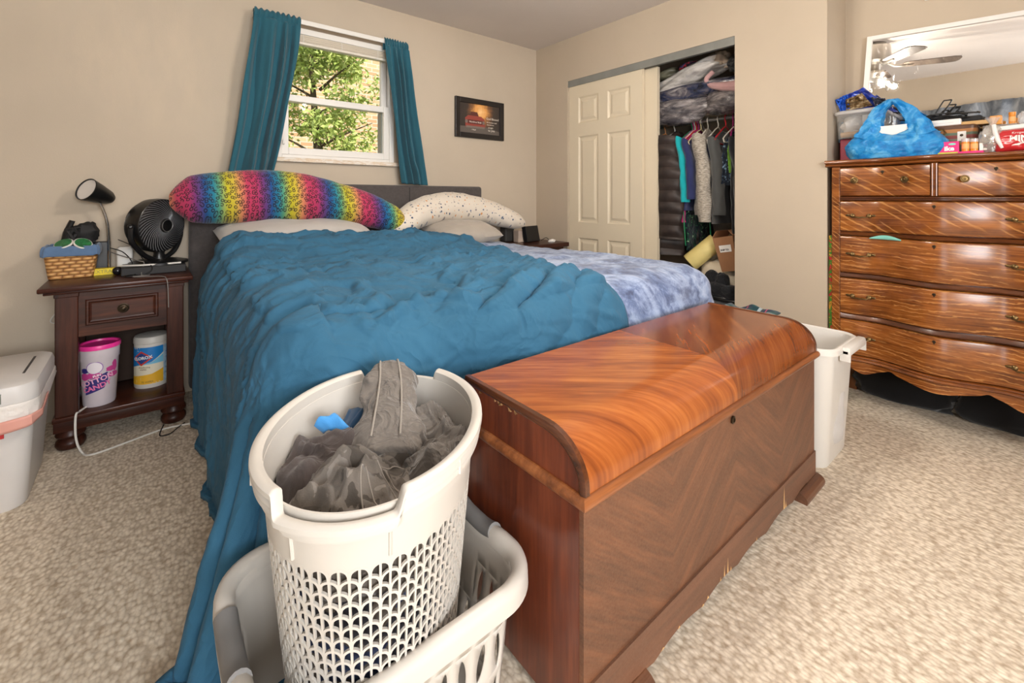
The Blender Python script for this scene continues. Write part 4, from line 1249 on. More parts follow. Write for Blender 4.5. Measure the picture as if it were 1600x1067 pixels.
# things on the nightstand top
bk = thing('wicker_basket', 'small honey wicker basket with a blue cloth liner', 'basket', (-.265, 2.945, NT))
wick = Mat('woven_splint', C(204, 150, 90), .55)
sw = wick.sep(wick.co())
rowf = wick.math('MULTIPLY', sw[2], 62.0)
colf = wick.math('ADD', wick.math('MULTIPLY', wick.math('ADD', sw[0], sw[1]), 26.0), wick.math('MULTIPLY', wick.math('FLOOR', rowf), .5))
hh = wick.math('MULTIPLY', wick.math('SINE', wick.math('MULTIPLY', wick.math('FRACT', rowf), PI)), wick.math('ABSOLUTE', wick.math('SINE', wick.math('MULTIPLY', colf, PI))))
wick.base(wick.ramp(wick.math('ADD', wick.math('MULTIPLY', hh, .7), wick.math('MULTIPLY', wick.noise(wick.co(), 40, 3), .3)), [(.12, C(130, 82, 40)), (.45, C(198, 144, 84)), (.9, C(226, 178, 116))]))
wick.bump(hh, .8, .006)
def rrect(hx, hy, r, n=8):
    P = []
    for cx, cy, a0 in ((hx - r, hy - r, 0), (-hx + r, hy - r, PI / 2), (-hx + r, -hy + r, PI), (hx - r, -hy + r, 3 * PI / 2)):
        for k in range(n + 1):
            a = a0 + PI / 2 * k / n
            P.append((cx + r * math.cos(a), cy + r * math.sin(a)))
    return P
def rloft(g, c, secs, caps=True):
    """secs: (hx, hy, r, z)"""
    g.loft([[Vector((c[0] + x, c[1] + y, z)) for x, y in rrect(hx, hy, min(r, hx * .99, hy * .99))] for hx, hy, r, z in secs], caps)
g = G(); rloft(g, (-.262, 2.958), [(.076, .064, .02, NT + .001), (.082, .070, .022, NT + .05), (.090, .078, .024, NT + .118), (.088, .076, .024, NT + .120), (.080, .068, .022, NT + .06), (.074, .062, .02, NT + .006)]); build('body', g, wick.m, bk)
g = G()
def ln(a, b):
    P = rrect(.094 - .003 * b, .082 - .003 * b, .024); n = len(P); i = int(a * n) % n
    x, y = P[i]
    zz = [NT + .104, NT + .118, NT + .140, NT + .152, NT + .150, NT + .125][min(5, int(b * 5 + .5))]
    oo = [1.05, 1.07, 1.06, 1.0, .94, .90][min(5, int(b * 5 + .5))]
    wv = 1 + .02 * math.sin(i * 1.9) * (1 if b < .6 else .4)
    return Vector((-.262 + x * oo * wv, 2.958 + y * oo * wv, zz + .003 * math.sin(i * 1.3)))
g.grid(ln, 36, 6, cu=True); build('liner', g, MT['denim_liner'], bk, sol=.003, sub=1)
g = G()
random.seed(5)
for k in range(9):
    a = k * .7
    P = [Vector((-.235 + .045 * math.cos(a + t * 2.2), 2.965 + .035 * math.sin(a * 1.3 + t * 2.5), NT + .155 + .055 * math.sin(t * PI) + .008 * k * .6)) for t in [i / 8 for i in range(9)]]
    g.tube(P, .009, 6)
g.ell((-.222, 2.975, NT + .20), (.055, .035, .055), 18, 12, amp=.3, freq=1.6, seed=2)
solo('headset', g, MT['black_m'], (-.23, 2.965, NT + .15), 'black tangled headset heaped in the wicker basket', 'headset')
g = G(); g.tube([(-.29, 2.94, NT + .16), (-.282, 2.95, NT + .21), (-.262, 2.955, NT + .265)], [.012, .012, .011], 8)
solo('remote_control', g, MT['black'], (-.275, 2.95, NT + .2), 'black stick shaped remote standing in the wicker basket', 'remote')
for (x, y, z, t1, t2, lbl) in ((-.285, 2.905, NT + .158, .60, -.5, 'round green and white lid on the wall side of the basket'), (-.222, 2.90, NT + .156, .72, .5, 'round green and white lid on the lamp side of the basket')):
    M = Matrix.Rotation(t2, 3, 'Z') @ Matrix.Rotation(t1, 3, 'X')
    L = thing('round_lid', lbl, 'lid', (x, y, z), group='round lids in the wicker basket')
    g = G(); g.lathe([(0, 0), (.034, 0), (.035, .004), (.033, .007), (0, .007)], (x, y, z), 24, M); build('rim', g, MT['white_p'], L)
    g = G(); g.lathe([(.004, .0078), (.030, .0078), (.030, .009), (.004, .009)], (x, y, z), 24, M); build('printed_face', g, plain('green_print', C(36, 110, 62), .4, var=.5, vscale=70), L)

lamp = thing('gooseneck_lamp', 'black gooseneck desk lamp with a chrome stem on the nightstand', 'lamp', (-.135, 3.0, NT))
g = G(); g.lathe([(0, NT), (.045, NT), (.045, NT + .010), (.012, NT + .016), (.0, NT + .017)], (-.135, 3.0, 0), 28); build('base', g, MT['black'], lamp)
stem = [(-.135, 3.0, NT + .012), (-.135, 3.0, .78), (-.136, 3.0, .86), (-.142, 2.995, .95), (-.155, 2.99, 1.01), (-.166, 2.985, 1.045), (-.166, 2.98, 1.07)]
g = G(); g.tube([spline(stem, i / 40) for i in range(41)], .0065, 10); build('stem', g, MT['chrome'], lamp)
ax = Vector((-.60, -.52, .33)).normalized()
Mh = ax.to_track_quat('Z', 'Y').to_matrix()
hc = Vector((-.178, 2.975, 1.098))
g = G(); g.lathe([(0, -.078), (.022, -.074), (.034, -.055), (.047, 0), (.056, .052), (.053, .054), (.044, .0), (.03, -.045), (0, -.05)], hc, 28, Mh); sh = build('shade', g, MT['black'], lamp)
g = G(); g.lathe([(0, .040), (.040, .040), (.0505, .044), (.0505, .048), (.030, .049), (0, .047)], hc, 28, Mh); build('bulb_cover', g, plain('frosted_bulb_cover', C(222, 216, 210), .5), lamp)

g = G(); rloft(g, (-.140, 2.952), [(.062, .022, .004, NT), (.062, .022, .004, NT + .03)]); 
yb_ = solo('box', g, plain('yellow_card', C(232, 206, 28), .5), (-.14, 2.95, NT), 'flat yellow box lying in front of the lamp', 'box', smooth=False)
build('lettering', text_g('EXTRA', .022, lambda v: Vector((-.155 + v.x, 2.952 - .0225 - v.z, NT + .016 + v.y)), .0003), plain('grey_lettering', C(150, 140, 60), .5), yb_, smooth=False)
g = G(); g.box((-.190, 3.012, NT), (-.130, 3.045, NT + .155), bev=.004)
solo('box', g, MT['black'], (-.16, 3.03, NT), 'upright black box standing against the wall behind the lamp', 'box', smooth=False)
g = G(); rloft(g, (-.075, 3.01), [(.030, .026, .006, NT), (.033, .028, .008, NT + .11), (.024, .020, .008, NT + .125)])
solo('charger', g, MT['white_p'], (-.075, 3.01, NT), 'white plastic charger block between lamp and fan', 'charger')
g = G(); g.ell((-.098, 2.885, NT + .020), (.021, .021, .020), 20, 14)
solo('ball', g, plain('black_ball', C(26, 26, 30), .25), (-.098, 2.885, NT), 'small shiny black ball beside the yellow box', 'ball')
g = G(); g.box((-.085, 2.80, NT), (.165, 3.045, NT + .038), bev=.004)
solo('flat_case', g, plain('black_case', C(22, 19, 19), .6), (.04, 2.92, NT), 'flat black case under the desk fan', 'case', smooth=False)
g = G(); g.tube([spline([(-.085, 2.86, NT + .045), (-.02, 2.815, NT + .0465), (.06, 2.815, NT + .045), (.145, 2.82, NT + .045)], i / 20) for i in range(21)], .0045, 8)
solo('charging_cable', g, MT['white_p'], (.03, 2.82, NT + .045), 'short white charging cable lying across the flat black case', 'cable')

# desk fan: drum with spiral grille
FB = NT + .038
fan = thing('desk_fan', 'black round desk fan tipped upward on the nightstand', 'fan', (.06, 2.93, FB))
g = G(); g.lathe([(0, FB), (.122, FB), (.122, FB + .010), (.095, FB + .018), (.035, FB + .024), (0, FB + .024)], (.06, 2.93, 0), 36); build('base', g, MT['black'], fan)
fc = Vector((.052, 2.915, FB + .195))
fax = Vector((.70, -.71, -.03)).normalized()
Mf = fax.to_track_quat('Z', 'Y').to_matrix()
g = G(); g.lathe([(.128, .034), (.134, .030), (.136, .0), (.132, -.035), (.118, -.062), (.114, -.060), (.127, -.034), (.130, .0), (.126, .030)], fc, 44, Mf); hs = build('housing', g, MT['black'], fan)
g = G(); g.lathe([(.03, -.10), (.07, -.095), (.075, -.07), (.0, -.06)], fc, 30, Mf)
build('motor', g, MT['black'], fan)
g = G()
for k in range(44):
    a0 = 2 * PI * k / 44
    P = []
    for i in range(9):
        t = i / 8; r = .036 + .094 * t; a = a0 + .9 * t
        P.append(fc + Mf @ Vector((r * math.cos(a), r * math.sin(a), .050 - .018 * t * t)))
    g.tube(P, .0019, 5)
for k in range(40):
    a0 = 2 * PI * k / 40
    P = [fc + Mf @ Vector(((.116 - .042 * i / 4) * math.cos(a0 + .4 * i / 4), (.116 - .042 * i / 4) * math.sin(a0 + .4 * i / 4), -.062 - .025 * i / 4)) for i in range(5)]
    g.tube(P, .002, 5)
gr = build('grille', g, plain('black_grille_glint_grey', C(104, 104, 106), .3), fan); gr['kind'] = 'stuff'  # grey base colour paints bright reflections onto the black grille wires
g = G(); g.lathe([(0, .046), (.034, .046), (.036, .050), (.032, .057), (.030, .053), (.0, .055)], fc, 30, Mf)
hub = build('hub', g, MT['black'], fan)
g = G(); g.lathe([(.0295, .0565), (.0315, .0585), (.0305, .060), (.0285, .058), (.0295, .0565)], fc, 30, Mf, caps=False); build('hub_ring', g, plain('dark_grey_ring', C(120, 118, 116), .35), hub)
g = G()
for k in range(5):
    a = 2 * PI * k / 5
    def bl_(u, v, a=a):
        r = .03 + .085 * u; an = a + (v - .5) * (.75 + .3 * u) + .5 * u
        return fc + Mf @ Vector((r * math.cos(an), r * math.sin(an), .012 - .030 * (v - .5)))
    gb = G(); gb.grid(bl_, 8, 8); build('blade', gb, MT['black_m'], fan, sol=.002)
g.bm.free()
g = G()
up = Mf @ Vector((1, 0, 0)); side = fax.cross(Vector((0, 0, 1))).normalized()
for s_ in (-1, 1):
    e = fc + side * (.142 * s_)
    g.tube([spline([Vector((.06, 2.93, FB + .022)) + side * .03 * s_, Vector((.06, 2.93, FB + .055)) + side * .09 * s_, fc + side * (.138 * s_) + Vector((0, 0, -.07)), e], i / 16) for i in range(17)], [.012] * 17, 8)
    g.ell(e, (.014, .014, .014), 10, 8)
g.lathe([(.03, 0), (.022, .03), (.026, .045), (0, .05)], (.06, 2.93, FB + .018), 20)
build('yoke', g, MT['black'], fan)

# loose cords
def cord(name, pts, r, mat, label, n=60, seg=6, cat='cord', group=None):
    g = G(); P = [spline(pts, i / n) for i in range(n + 1)]
    g.tube(P, r, seg)
    c = Vector(pts[0])
    return solo(name, g, mat, c, label, cat, group)
zt = NT + .004
cord('cord', [(-.13, 2.99, zt + .10), (-.09, 2.93, zt + .085), (-.02, 2.86, zt + .06), (.0, 2.84, zt + .05), (-.01, 2.79, zt), (.02, 2.76, zt), (-.04, 2.74, zt), (.03, 2.70, zt), (.07, 2.66, zt), (.082, 2.624, zt - .012), (.086, 2.618, zt - .06), (.088, 2.622, zt - .14)], .0022, plain('grey_cord', C(120, 116, 112), .5), 'thin grey cord drooping over the front edge of the nightstand')
cord('cord', [(-.13, 2.985, zt + .12), (-.08, 2.93, zt + .10), (-.045, 2.88, zt + .05), (-.05, 2.82, zt + .002), (-.02, 2.78, zt), (-.06, 2.76, zt), (-.07, 2.80, zt), (-.03, 2.77, zt + .006)], .0022, MT['black'], 'black cord trailing from the lamp to the front of the nightstand')
cord('cord', [(-.10, 2.98, zt + .16), (-.05, 2.95, zt + .13), (-.02, 2.90, zt + .095), (0.0, 2.85, zt + .06), (.02, 2.82, zt + .05), (.03, 2.79, zt + .02), (.0, 2.775, zt)], .002, MT['black'], 'black fan cord looping down behind the yellow box')
cord('cable', [(-.20, 2.73, .150), (-.215, 2.69, .152), (-.225, 2.655, .147), (-.222, 2.63, .06), (-.2, 2.6, .006), (-.165, 2.56, .005), (-.06, 2.59, .005), (.06, 2.63, .005), (.15, 2.62, .005), (.21, 2.60, .005)], .0042, MT['white_p'], 'white power cord running from the nightstand shelf across the carpet', 90)
cord('cord', [(-.27, 3.055, .62), (-.31, 3.055, .55), (-.345, 3.055, .49), (-.32, 3.055, .47), (-.27, 3.055, .455)], .003, MT['white_p'], 'white cord looping out on the wall side of the nightstand')
cord('cord', [(.07, 2.62, .03), (.055, 2.57, .006), (.09, 2.56, .005), (.12, 2.60, .006), (.15, 2.64, .006)], .0025, MT['black'], 'black cord curled on the carpet at the nightstand foot')

# ================================================================== waste bin by the nightstand
TX, TY = -.425, 2.475
tb = thing('waste_bin', 'white lidded waste bin beside the nightstand', 'bin', (TX, TY, 0))
wb = plain('grey_white_plastic', C(214, 210, 207), .42, var=.03, vscale=6)
g = G(); rloft(g, (TX, TY), [(.100, .185, .045, .0), (.106, .190, .045, .01), (.128, .212, .05, .375), (.124, .208, .05, .375), (.102, .186, .045, .012)]); build('body', g, wb, tb)
g = G(); rloft(g, (TX, TY), [(.126, .214, .055, .374), (.137, .225, .055, .374), (.138, .226, .055, .414), (.132, .220, .055, .434), (.116, .204, .05, .443)]); ld_ = build('lid', g, wb, tb)
g = G(); g.box((TX + .085, TY - .10, .4425), (TX + .092, TY + .12, .4445)); build('seam', g, MT['screen'], ld_, smooth=False)
g = G(); rloft(g, (TX, TY - .219), [(.055, .010, .006, .385), (.055, .010, .006, .418)]); build('latch', g, plain('greenish_grey', C(120, 126, 116), .4), ld_)
def skirt(a, b):
    P = rrect(.139, .227, .055); n = len(P); i = int(a * n) % n
    x, y = P[i]
    # side towards the nightstand hangs lower at the front
    zl = .305 + .05 * sstep(-.2, .2, y) - .02 * math.sin(i * .9) * .4
    z = .378 + (zl - .378) * b
    k = 1 + .03 * b + .02 * math.sin(i * 2.3 + b * 3) * b + .02 * fr((x * 20, y * 20, b * 2), 1)
    return Vector((TX + x * k, TY + y * k, z))
g = G(); g.grid(skirt, 36, 8, cu=True); build('bag_liner', g, MT['bin_liner'], tb, sol=.002, sub=1)
def tie(a, b):
    y = TY - .225 + .20 * a
    if a < .35:
        t = a / .35; p = Vector((TX - .11 + .235 * t, TY - .236 - .004 * math.sin(t * 9), .285 + .03 * t))
    else:
        t = (a - .35) / .65; p = Vector((TX + .125 + .022 * min(1, t * 4), TY - .236 + .17 * t, .315 + .03 * t))
    return p + Vector((0, 0, (b - .5) * (.030 + .012 * math.sin(a * 7)) * (1 if a < .8 else max(.3, 1 - (a - .8) * 3))))
g = G(); g.grid(tie, 40, 5); build('drawstring', g, MT['pink_tie'], tb, sol=.002)
g = G(); g.box((TX - .005, TY - .2105, .262), (TX + .058, TY - .203, .285)); st = build('sticker', g, plain('red_sticker', C(200, 50, 50), .5), tb, smooth=False)
# ================================================================== laundry basket and hamper
KX0, KX1, KY0, KY1, KZ = .100, .640, .660, 1.105, .325
kb = thing('laundry_basket', 'wide off-white laundry basket with grey hand grips on the carpet', 'basket', ((KX0 + KX1) / 2, (KY0 + KY1) / 2, 0))
kcx, kcy = (KX0 + KX1) / 2, (KY0 + KY1) / 2
khx, khy = (KX1 - KX0) / 2, (KY1 - KY0) / 2
class RR:
    """rounded rectangle by arc length, normalised 0..1, starting mid right side"""
    def __init__(s, hx, hy, r):
        s.P = []
        P = rrect(hx, hy, r, 14)
        s.P = P + [P[0]]
        s.L = [0]
        for a, b in zip(s.P, s.P[1:]): s.L.append(s.L[-1] + math.hypot(b[0] - a[0], b[1] - a[1]))
    def at(s, t):
        d = (t % 1.0) * s.L[-1]
        import bisect
        i = min(max(bisect.bisect_right(s.L, d) - 1, 0), len(s.P) - 2)
        f = (d - s.L[i]) / max(1e-9, s.L[i + 1] - s.L[i])
        return (s.P[i][0] + (s.P[i+1][0] - s.P[i][0]) * f, s.P[i][1] + (s.P[i+1][1] - s.P[i][1]) * f)
top_rr, bot_rr = RR(khx - .030, khy - .030, .085), RR(khx - .062, khy - .058, .06)
def kwall(t, h, off=0.0):
    a, b = top_rr.at(t), bot_rr.at(t)
    k = .25 + .75 * h if h < 0 else h
    x, y = b[0] + (a[0] - b[0]) * h, b[1] + (a[1] - b[1]) * h
    return Vector((kcx + x, kcy + y, .012 + (KZ - .020 - .012) * h))
g = G()
NC = 36
hrows = [(.0, .12), (.12, .44), (.44, .76), (.76, 1.0)]
for i in range(NC):
    for j, (h0, h1) in enumerate(hrows):
        t0, t1 = i / NC, (i + 1) / NC
        mid = kwall((t0 + t1) / 2, .5)
        solid = j in (0, 3) or (mid.y > kcy + khy * .55 and mid.x < kcx + khx * .35) or (j == 2 and abs(mid.y - kcy - .02) < .055 and abs(mid.x - kcx) > khx * .7)
        n = 16
        def sq(a):
            c, s_ = math.cos(a), math.sin(a); m_ = max(abs(c), abs(s_)); return c / m_, s_ / m_
        if solid:
            g.grid(lambda a, b: kwall(t0 + (t1 - t0) * a, h0 + (h1 - h0) * b), 4, 4)
        else:
            sl = .22 * (1 if (i + j) % 2 else -1)
            outer, inner = [], []
            for k in range(n):
                a = 2 * PI * k / n
                u, v = sq(a); outer.append((u, v))
                vv = .80 * math.sin(a); uu = .42 * math.cos(a) * (1 - .25 * abs(math.sin(a)) ** 2) + sl * vv
                inner.append((uu, vv))
            f = lambda p: kwall(t0 + (t1 - t0) * (p[0] + 1) / 2, h0 + (h1 - h0) * (p[1] + 1) / 2)
            O = [f(p) for p in outer]; I = [f(p) for p in inner]
            g.faces(O + I, [(k, (k + 1) % n, n + (k + 1) % n, n + k) for k in range(n)])
bmesh.ops.remove_doubles(g.bm, verts=g.bm.verts[:], dist=4e-4)
build('side_wall', g, MT['white_b'], kb, sol=.004, auto=60)
g = G(); rloft(g, (kcx, kcy), [(khx - .064, khy - .060, .058, .004), (khx - .062, khy - .058, .06, .014)]); build('floor_panel', g, MT['white_b'], kb)
# rolled rim: inner lip, crown, outer apron
g = G()
secs = [(-.036, -.030), (-.034, -.010), (-.026, -.001), (-.014, .002), (-.004, -.003), (.0, -.014), (.001, -.040), (-.003, -.040), (-.006, -.016), (-.018, -.008), (-.028, -.014), (-.032, -.030)]
NR = 120
RRc = {dx: RR(khx + dx, khy + dx, .105 + dx) for dx, _ in secs}
def grip_dip(x, y):
    return -.022 * math.exp(-((y - .015) / .075) ** 4) if abs(x) > khx * .75 else 0.0
rings = []
for i in range(NR):
    t = i / NR
    ring = []
    for dx, dz in secs:
        x, y = RRc[dx].at(t)
        ring.append(Vector((kcx + x, kcy + y, KZ + dz + grip_dip(x, y) * .6)))
    rings.append(ring)
rings.append(rings[0]); g.loft(rings, caps=False)
build('rim', g, MT['white_b'], kb, auto=50)
for s_ in (-1, 1):
    g = G()
    P = [(kcx + s_ * (khx - .016), kcy + .015 + .075 * (2 * i / 14 - 1), KZ - .010 - .016 * math.exp(-((2 * i / 14 - 1)) ** 4)) for i in range(15)]
    g.tube(P, [.0195] * 15, 14)
    build('hand_grip', g, MT['grip'], kb)

HX, HY, HZ0, HZ1 = .370, .885, .016, .632
HA = math.atan2(.81, .59)
hm = thing('laundry_hamper', 'tall oval off-white hamper with fish scale openings standing in the laundry basket', 'hamper', (HX, HY, 0))
def hax(z):
    t = max(0.0, (z - HZ0) / (HZ1 - HZ0))
    return .172 + (.258 - .172) * t ** .9, .138 + (.196 - .138) * t ** .9
def hpt(th, z, off=0.0):
    a, b = hax(z); a += off; b += off
    x, y = a * math.cos(th), b * math.sin(th)
    return Vector((HX + x * math.cos(HA) - y * math.sin(HA), HY + x * math.sin(HA) + y * math.cos(HA), z))
# arc-length table so that the openings keep one width
NT_ = 720
_c = [0.0]
for i in range(NT_):
    _c.append(_c[-1] + (hpt(2*PI*(i+1)/NT_, .3) - hpt(2*PI*i/NT_, .3)).length)
def th_of(s):
    s = (s % 1.0) * _c[-1]
    import bisect
    i = min(bisect.bisect_right(_c, s) - 1, NT_ - 1)
    return 2*PI*(i + (s - _c[i]) / (_c[i+1] - _c[i])) / NT_
ZB, ZT = .055, .515
NCOL, NROW = 44, 23
dzr = (ZT - ZB) / NROW
g = G()
def strip(P, w, th):
    """flat strip along (s, z) points, lying in the wall"""
    n = len(P)
    rings = []
    for i, (s, z) in enumerate(P):
        s0, z0 = P[max(0, i - 1)]; s1, z1 = P[min(n - 1, i + 1)]
        L = _c[-1]
        dx, dz = (s1 - s0) * L, z1 - z0
        m_ = math.hypot(dx, dz) or 1
        nx, nz = -dz / m_ * w / 2 / L, dx / m_ * w / 2
        rings.append([hpt(th_of(s + nx), z + nz, th / 2), hpt(th_of(s - nx), z - nz, th / 2), hpt(th_of(s - nx), z - nz, -th / 2), hpt(th_of(s + nx), z + nz, -th / 2)])
    g.loft(rings)
for k in range(NCOL * 2):
    s = k / (NCOL * 2)
    strip([(s, ZB - .004 + (ZT + .006 - ZB) * i / 12) for i in range(13)], .0034, .004)
for r in range(NROW + 1):
    z0 = ZT - (r + 1) * dzr
    for k in range(NCOL):
        sc = (k + (.5 if r % 2 else 0)) / NCOL
        hw = .5 / NCOL
        if r == NROW: continue
        P = [(sc - hw * math.cos(PI * i / 10), z0 + dzr * .10 + dzr * 1.02 * math.sin(PI * i / 10) ** .65) for i in range(11)]
        strip(P, .0042, .0045)
lat = build('perforated_side', g, MT['white_b'], hm, auto=40)
# solid bands
g = G()
def band_solid(za, zb, th=.004, nz=6):
    rings = []
    for i in range(121):
        thh = 2*PI*i/120
        ring = [hpt(thh, za + (zb - za) * j / nz, th / 2) for j in range(nz + 1)] + [hpt(thh, zb - (zb - za) * j / nz, -th / 2) for j in range(nz + 1)]
        rings.append(ring)
    g.loft(rings, caps=False)
# scalloped lower edge of the upper band
rings = []
for i in range(NCOL * 16 + 1):
    s = i / (NCOL * 16)
    u = ((s * NCOL + .5) % 1.0) * 2 - 1
    zl = ZT - dzr * .9 + dzr * 1.08 * (max(0, 1 - u * u)) ** .5
    thh = th_of(s)
    rings.append([hpt(thh, zl, .002), hpt(thh, (zl + HZ1) / 2, .002), hpt(thh, HZ1 - .02, .002), hpt(thh, HZ1 - .02, -.002), hpt(thh, (zl + HZ1) / 2, -.002), hpt(thh, zl, -.002)])
g.loft(rings, caps=False)
build('upper_band', g, MT['white_b'], hm, auto=50)
g = G(); band_solid(HZ0, ZB + .004, nz=3); rings = [[hpt(2*PI*i/60, HZ0, .002) for i in range(60)], [hpt(2*PI*i/60, HZ0 + .004, .002) for i in range(60)]]; g.loft(rings); build('base', g, MT['white_b'], hm)
# rim with stepped hand notches at both ends of the oval
def notch(th):
    d = min(abs((th + PI) % (2*PI) - PI), abs((th - PI + PI) % (2*PI) - PI) if True else 9)
    d = min(abs(math.atan2(math.sin(th), math.cos(th))), abs(math.atan2(math.sin(th - PI), math.cos(th - PI))))
    return 1 - sstep(.42, .50, d)
sec_r = [(-.003, -.055), (-.003, .0), (.004, .0045), (.012, .005), (.0175, .001), (.018, -.006), (.0125, -.010), (.0155, -.013), (.0155, -.020), (.0095, -.024), (.0125, -.028), (.0125, -.034), (.004, -.037), (.003, -.055)]
rings = []
for i in range(361):
    thh = 2*PI*i/360; nn = notch(thh)
    ring = []
    for k, (o, dz) in enumerate(sec_r):
        oo = o + nn * .006 - (nn * .010 if .008 < o and dz < -.009 else 0)
        zz = HZ1 + (dz if k not in (0, 13) else -.055) - nn * (.030 if k not in (0, 13) else .004) * (1 if dz > -.03 else .45)
        ring.append(hpt(thh, HZ1, oo) + Vector((0, 0, zz - HZ1)))
    rings.append(ring)
g = G(); g.loft(rings, caps=False); rim = build('rim', g, MT['white_b'], hm, auto=45)
for th in (PI / 2 - .25, PI / 2 + 1.9 - PI, -PI / 2 + .35, PI + 1.0, PI - .95, .95, -.95):
    p = hpt(th, HZ1, .013)
    g = G(); g.tube([p + Vector((0, 0, -.008)), p + Vector((0, 0, -.034))], .0035, 6); build('rim_rib', g, MT['white_b'], hm)
for c0 in (0, PI):
    for d in (-.40, .40):
        P = [hpt(c0 + d, z, .003) for z in (HZ1 - .04, HZ1 - .08, ZT + .01)]
        g = G(); g.tube(P, .003, 6); build('rim_rib', g, MT['white_b'], hm)

# clothes in the hamper
def heap(cx, cy, cz, rx, ry, h, seed, amp=.35, n=60, rot=0.0, fold=9.0, zmin=None, lim=None):
    g = G()
    M = Matrix.Rotation(rot, 3, 'Z')
    def fn(a, b):
        th = 2*PI*a; r = b
        x, y = rx * r * math.cos(th), ry * r * math.sin(th)
        z = h * max(0, 1 - r ** 2.4)
        w = amp * (abs(noise.noise(Vector((x * fold, y * fold, seed)))) * .055 + .03 * fr((x, y, seed), 6, seed) - .03 + .022 * (max(0, .22 - abs(noise.noise(Vector((x * 9 + y * 5, y * 10 - x * 4, seed + 7))))) / .22) ** 1.3 + .012 * (max(0, .2 - abs(noise.noise(Vector((x * 20, y * 22, seed + 3))))) / .2))
        p = M @ Vector((x * (1 + .08 * math.sin(th * 3 + seed)), y * (1 + .08 * math.cos(th * 4 + seed)), 0))
        p = Vector((cx + p.x, cy + p.y, cz + z + w * (1 if r < .97 else .2) - .06 * sstep(.85, 1, r)))
        if lim: p = lim(p)
        return p
    g.grid(fn, n, n // 2, cu=True)
    g.fn = fn
    return g
def inhamper(p):
    d = p - Vector((HX, HY, 0))
    u = d.x * math.cos(HA) + d.y * math.sin(HA); v = -d.x * math.sin(HA) + d.y * math.cos(HA)
    a, b = hax(min(max(p.z, HZ0), HZ1)); a -= .010; b -= .010
    q = math.hypot(u / a, v / b)
    if q > 1: u, v = u / q, v / q
    return Vector((HX + u * math.cos(HA) - v * math.sin(HA), HY + u * math.sin(HA) + v * math.cos(HA), p.z))
g = G()
rings = []
for i in range(14):
    z = .03 + .40 * i / 13
    rings.append([inhamper(hpt(2*PI*k/48, z, -.014 - .012 * abs(fr((math.cos(2*PI*k/48) * 3, math.sin(2*PI*k/48) * 3, z * 9), 1, 3)))) for k in range(48)])
rings.append([hpt(2*PI*k/48, .47, -.05) for k in range(48)])
g.loft(rings)
m = Mat('mixed_dark_laundry', C(80, 78, 82), .9, spec=.1)
m.base(m.ramp(m.noise(m.co(), 9, 3, .5, .6), [(.36, C(52, 52, 58)), (.45, C(92, 86, 80)), (.52, C(58, 66, 92)), (.62, C(112, 106, 100))], 'CONSTANT'))
solo('laundry_pile', g, m.m, (HX, HY, .03), 'mixed dark laundry packed behind the openings of the hamper', 'laundry')['kind'] = 'stuff'

def shirt_part(cx, cy, cz, rx, ry, h, seed, rot, **k): return heap(cx, cy, cz, rx, ry, h, seed, rot=rot, lim=inhamper, **k)
hg = shirt_part(.310, .795, .515, .165, .145, .075, 2.0, .3, amp=1.0, n=100)
hf = hg.fn
tro = solo('garment', hg, MT['camo'], (.315, .80, .48), 'grey camouflage trousers spread at the front of the hamper', 'clothing', 'clothes in the hamper', sol=.003, auto=180)
for th0, dth in ((.62, .05), (.655, .05), (.80, -.06), (.83, -.06), (.97, .03)):
    g = G(); g.tube([hf((th0 + dth * i / 30) % 1.0, .12 + .86 * i / 30) + Vector((0, 0, .0025)) for i in range(31)], .0016, 5)
    build('stitched_seam', g, cloth('grey_stitching', C(132, 124, 115), .05), tro)
solo('garment', shirt_part(.455, .85, .525, .13, .17, .06, 6.0, .2, amp=1.1, n=90), cloth('faded_charcoal_denim', C(104, 98, 92), .14, 9, fold=.6, fscale=18), (.44, .86, .5), 'charcoal denim trousers bunched against the chest side of the hamper', 'clothing', 'clothes in the hamper', sol=.003, auto=180)
solo('garment', shirt_part(.275, .935, .515, .11, .12, .075, 9.0, .8, amp=.7, n=60), cloth('dark_taupe_jersey', C(78, 70, 68), .1, 5, fold=.3, fscale=12), (.265, .96, .48), 'dark taupe jersey bundled at the bed side of the hamper', 'clothing', 'clothes in the hamper', sol=.003, auto=180)
solo('garment', shirt_part(.40, 1.02, .50, .10, .08, .08, 12.0, .5, amp=.6, n=50), cloth('navy_cotton', C(52, 84, 118), .1, 8), (.36, 1.03, .46), 'navy blue garment tucked behind the trousers in the hamper', 'clothing', 'clothes in the hamper', sol=.003, auto=180)
g = G(); g.grid(lambda a, b: Vector((.300 + .05 * a - .02 * b, 1.005 - .04 * a * (1 - b) , .570 + .045 * b * (1 - abs(a - .5)) + .008 * math.sin(a * 9))), 12, 8)
solo('garment', g, cloth('bright_blue_cotton', C(74, 146, 208), .08, 9), (.29, 1.02, .54), 'bright blue scrap of cloth poking up in the hamper', 'clothing', 'clothes in the hamper', sol=.003)
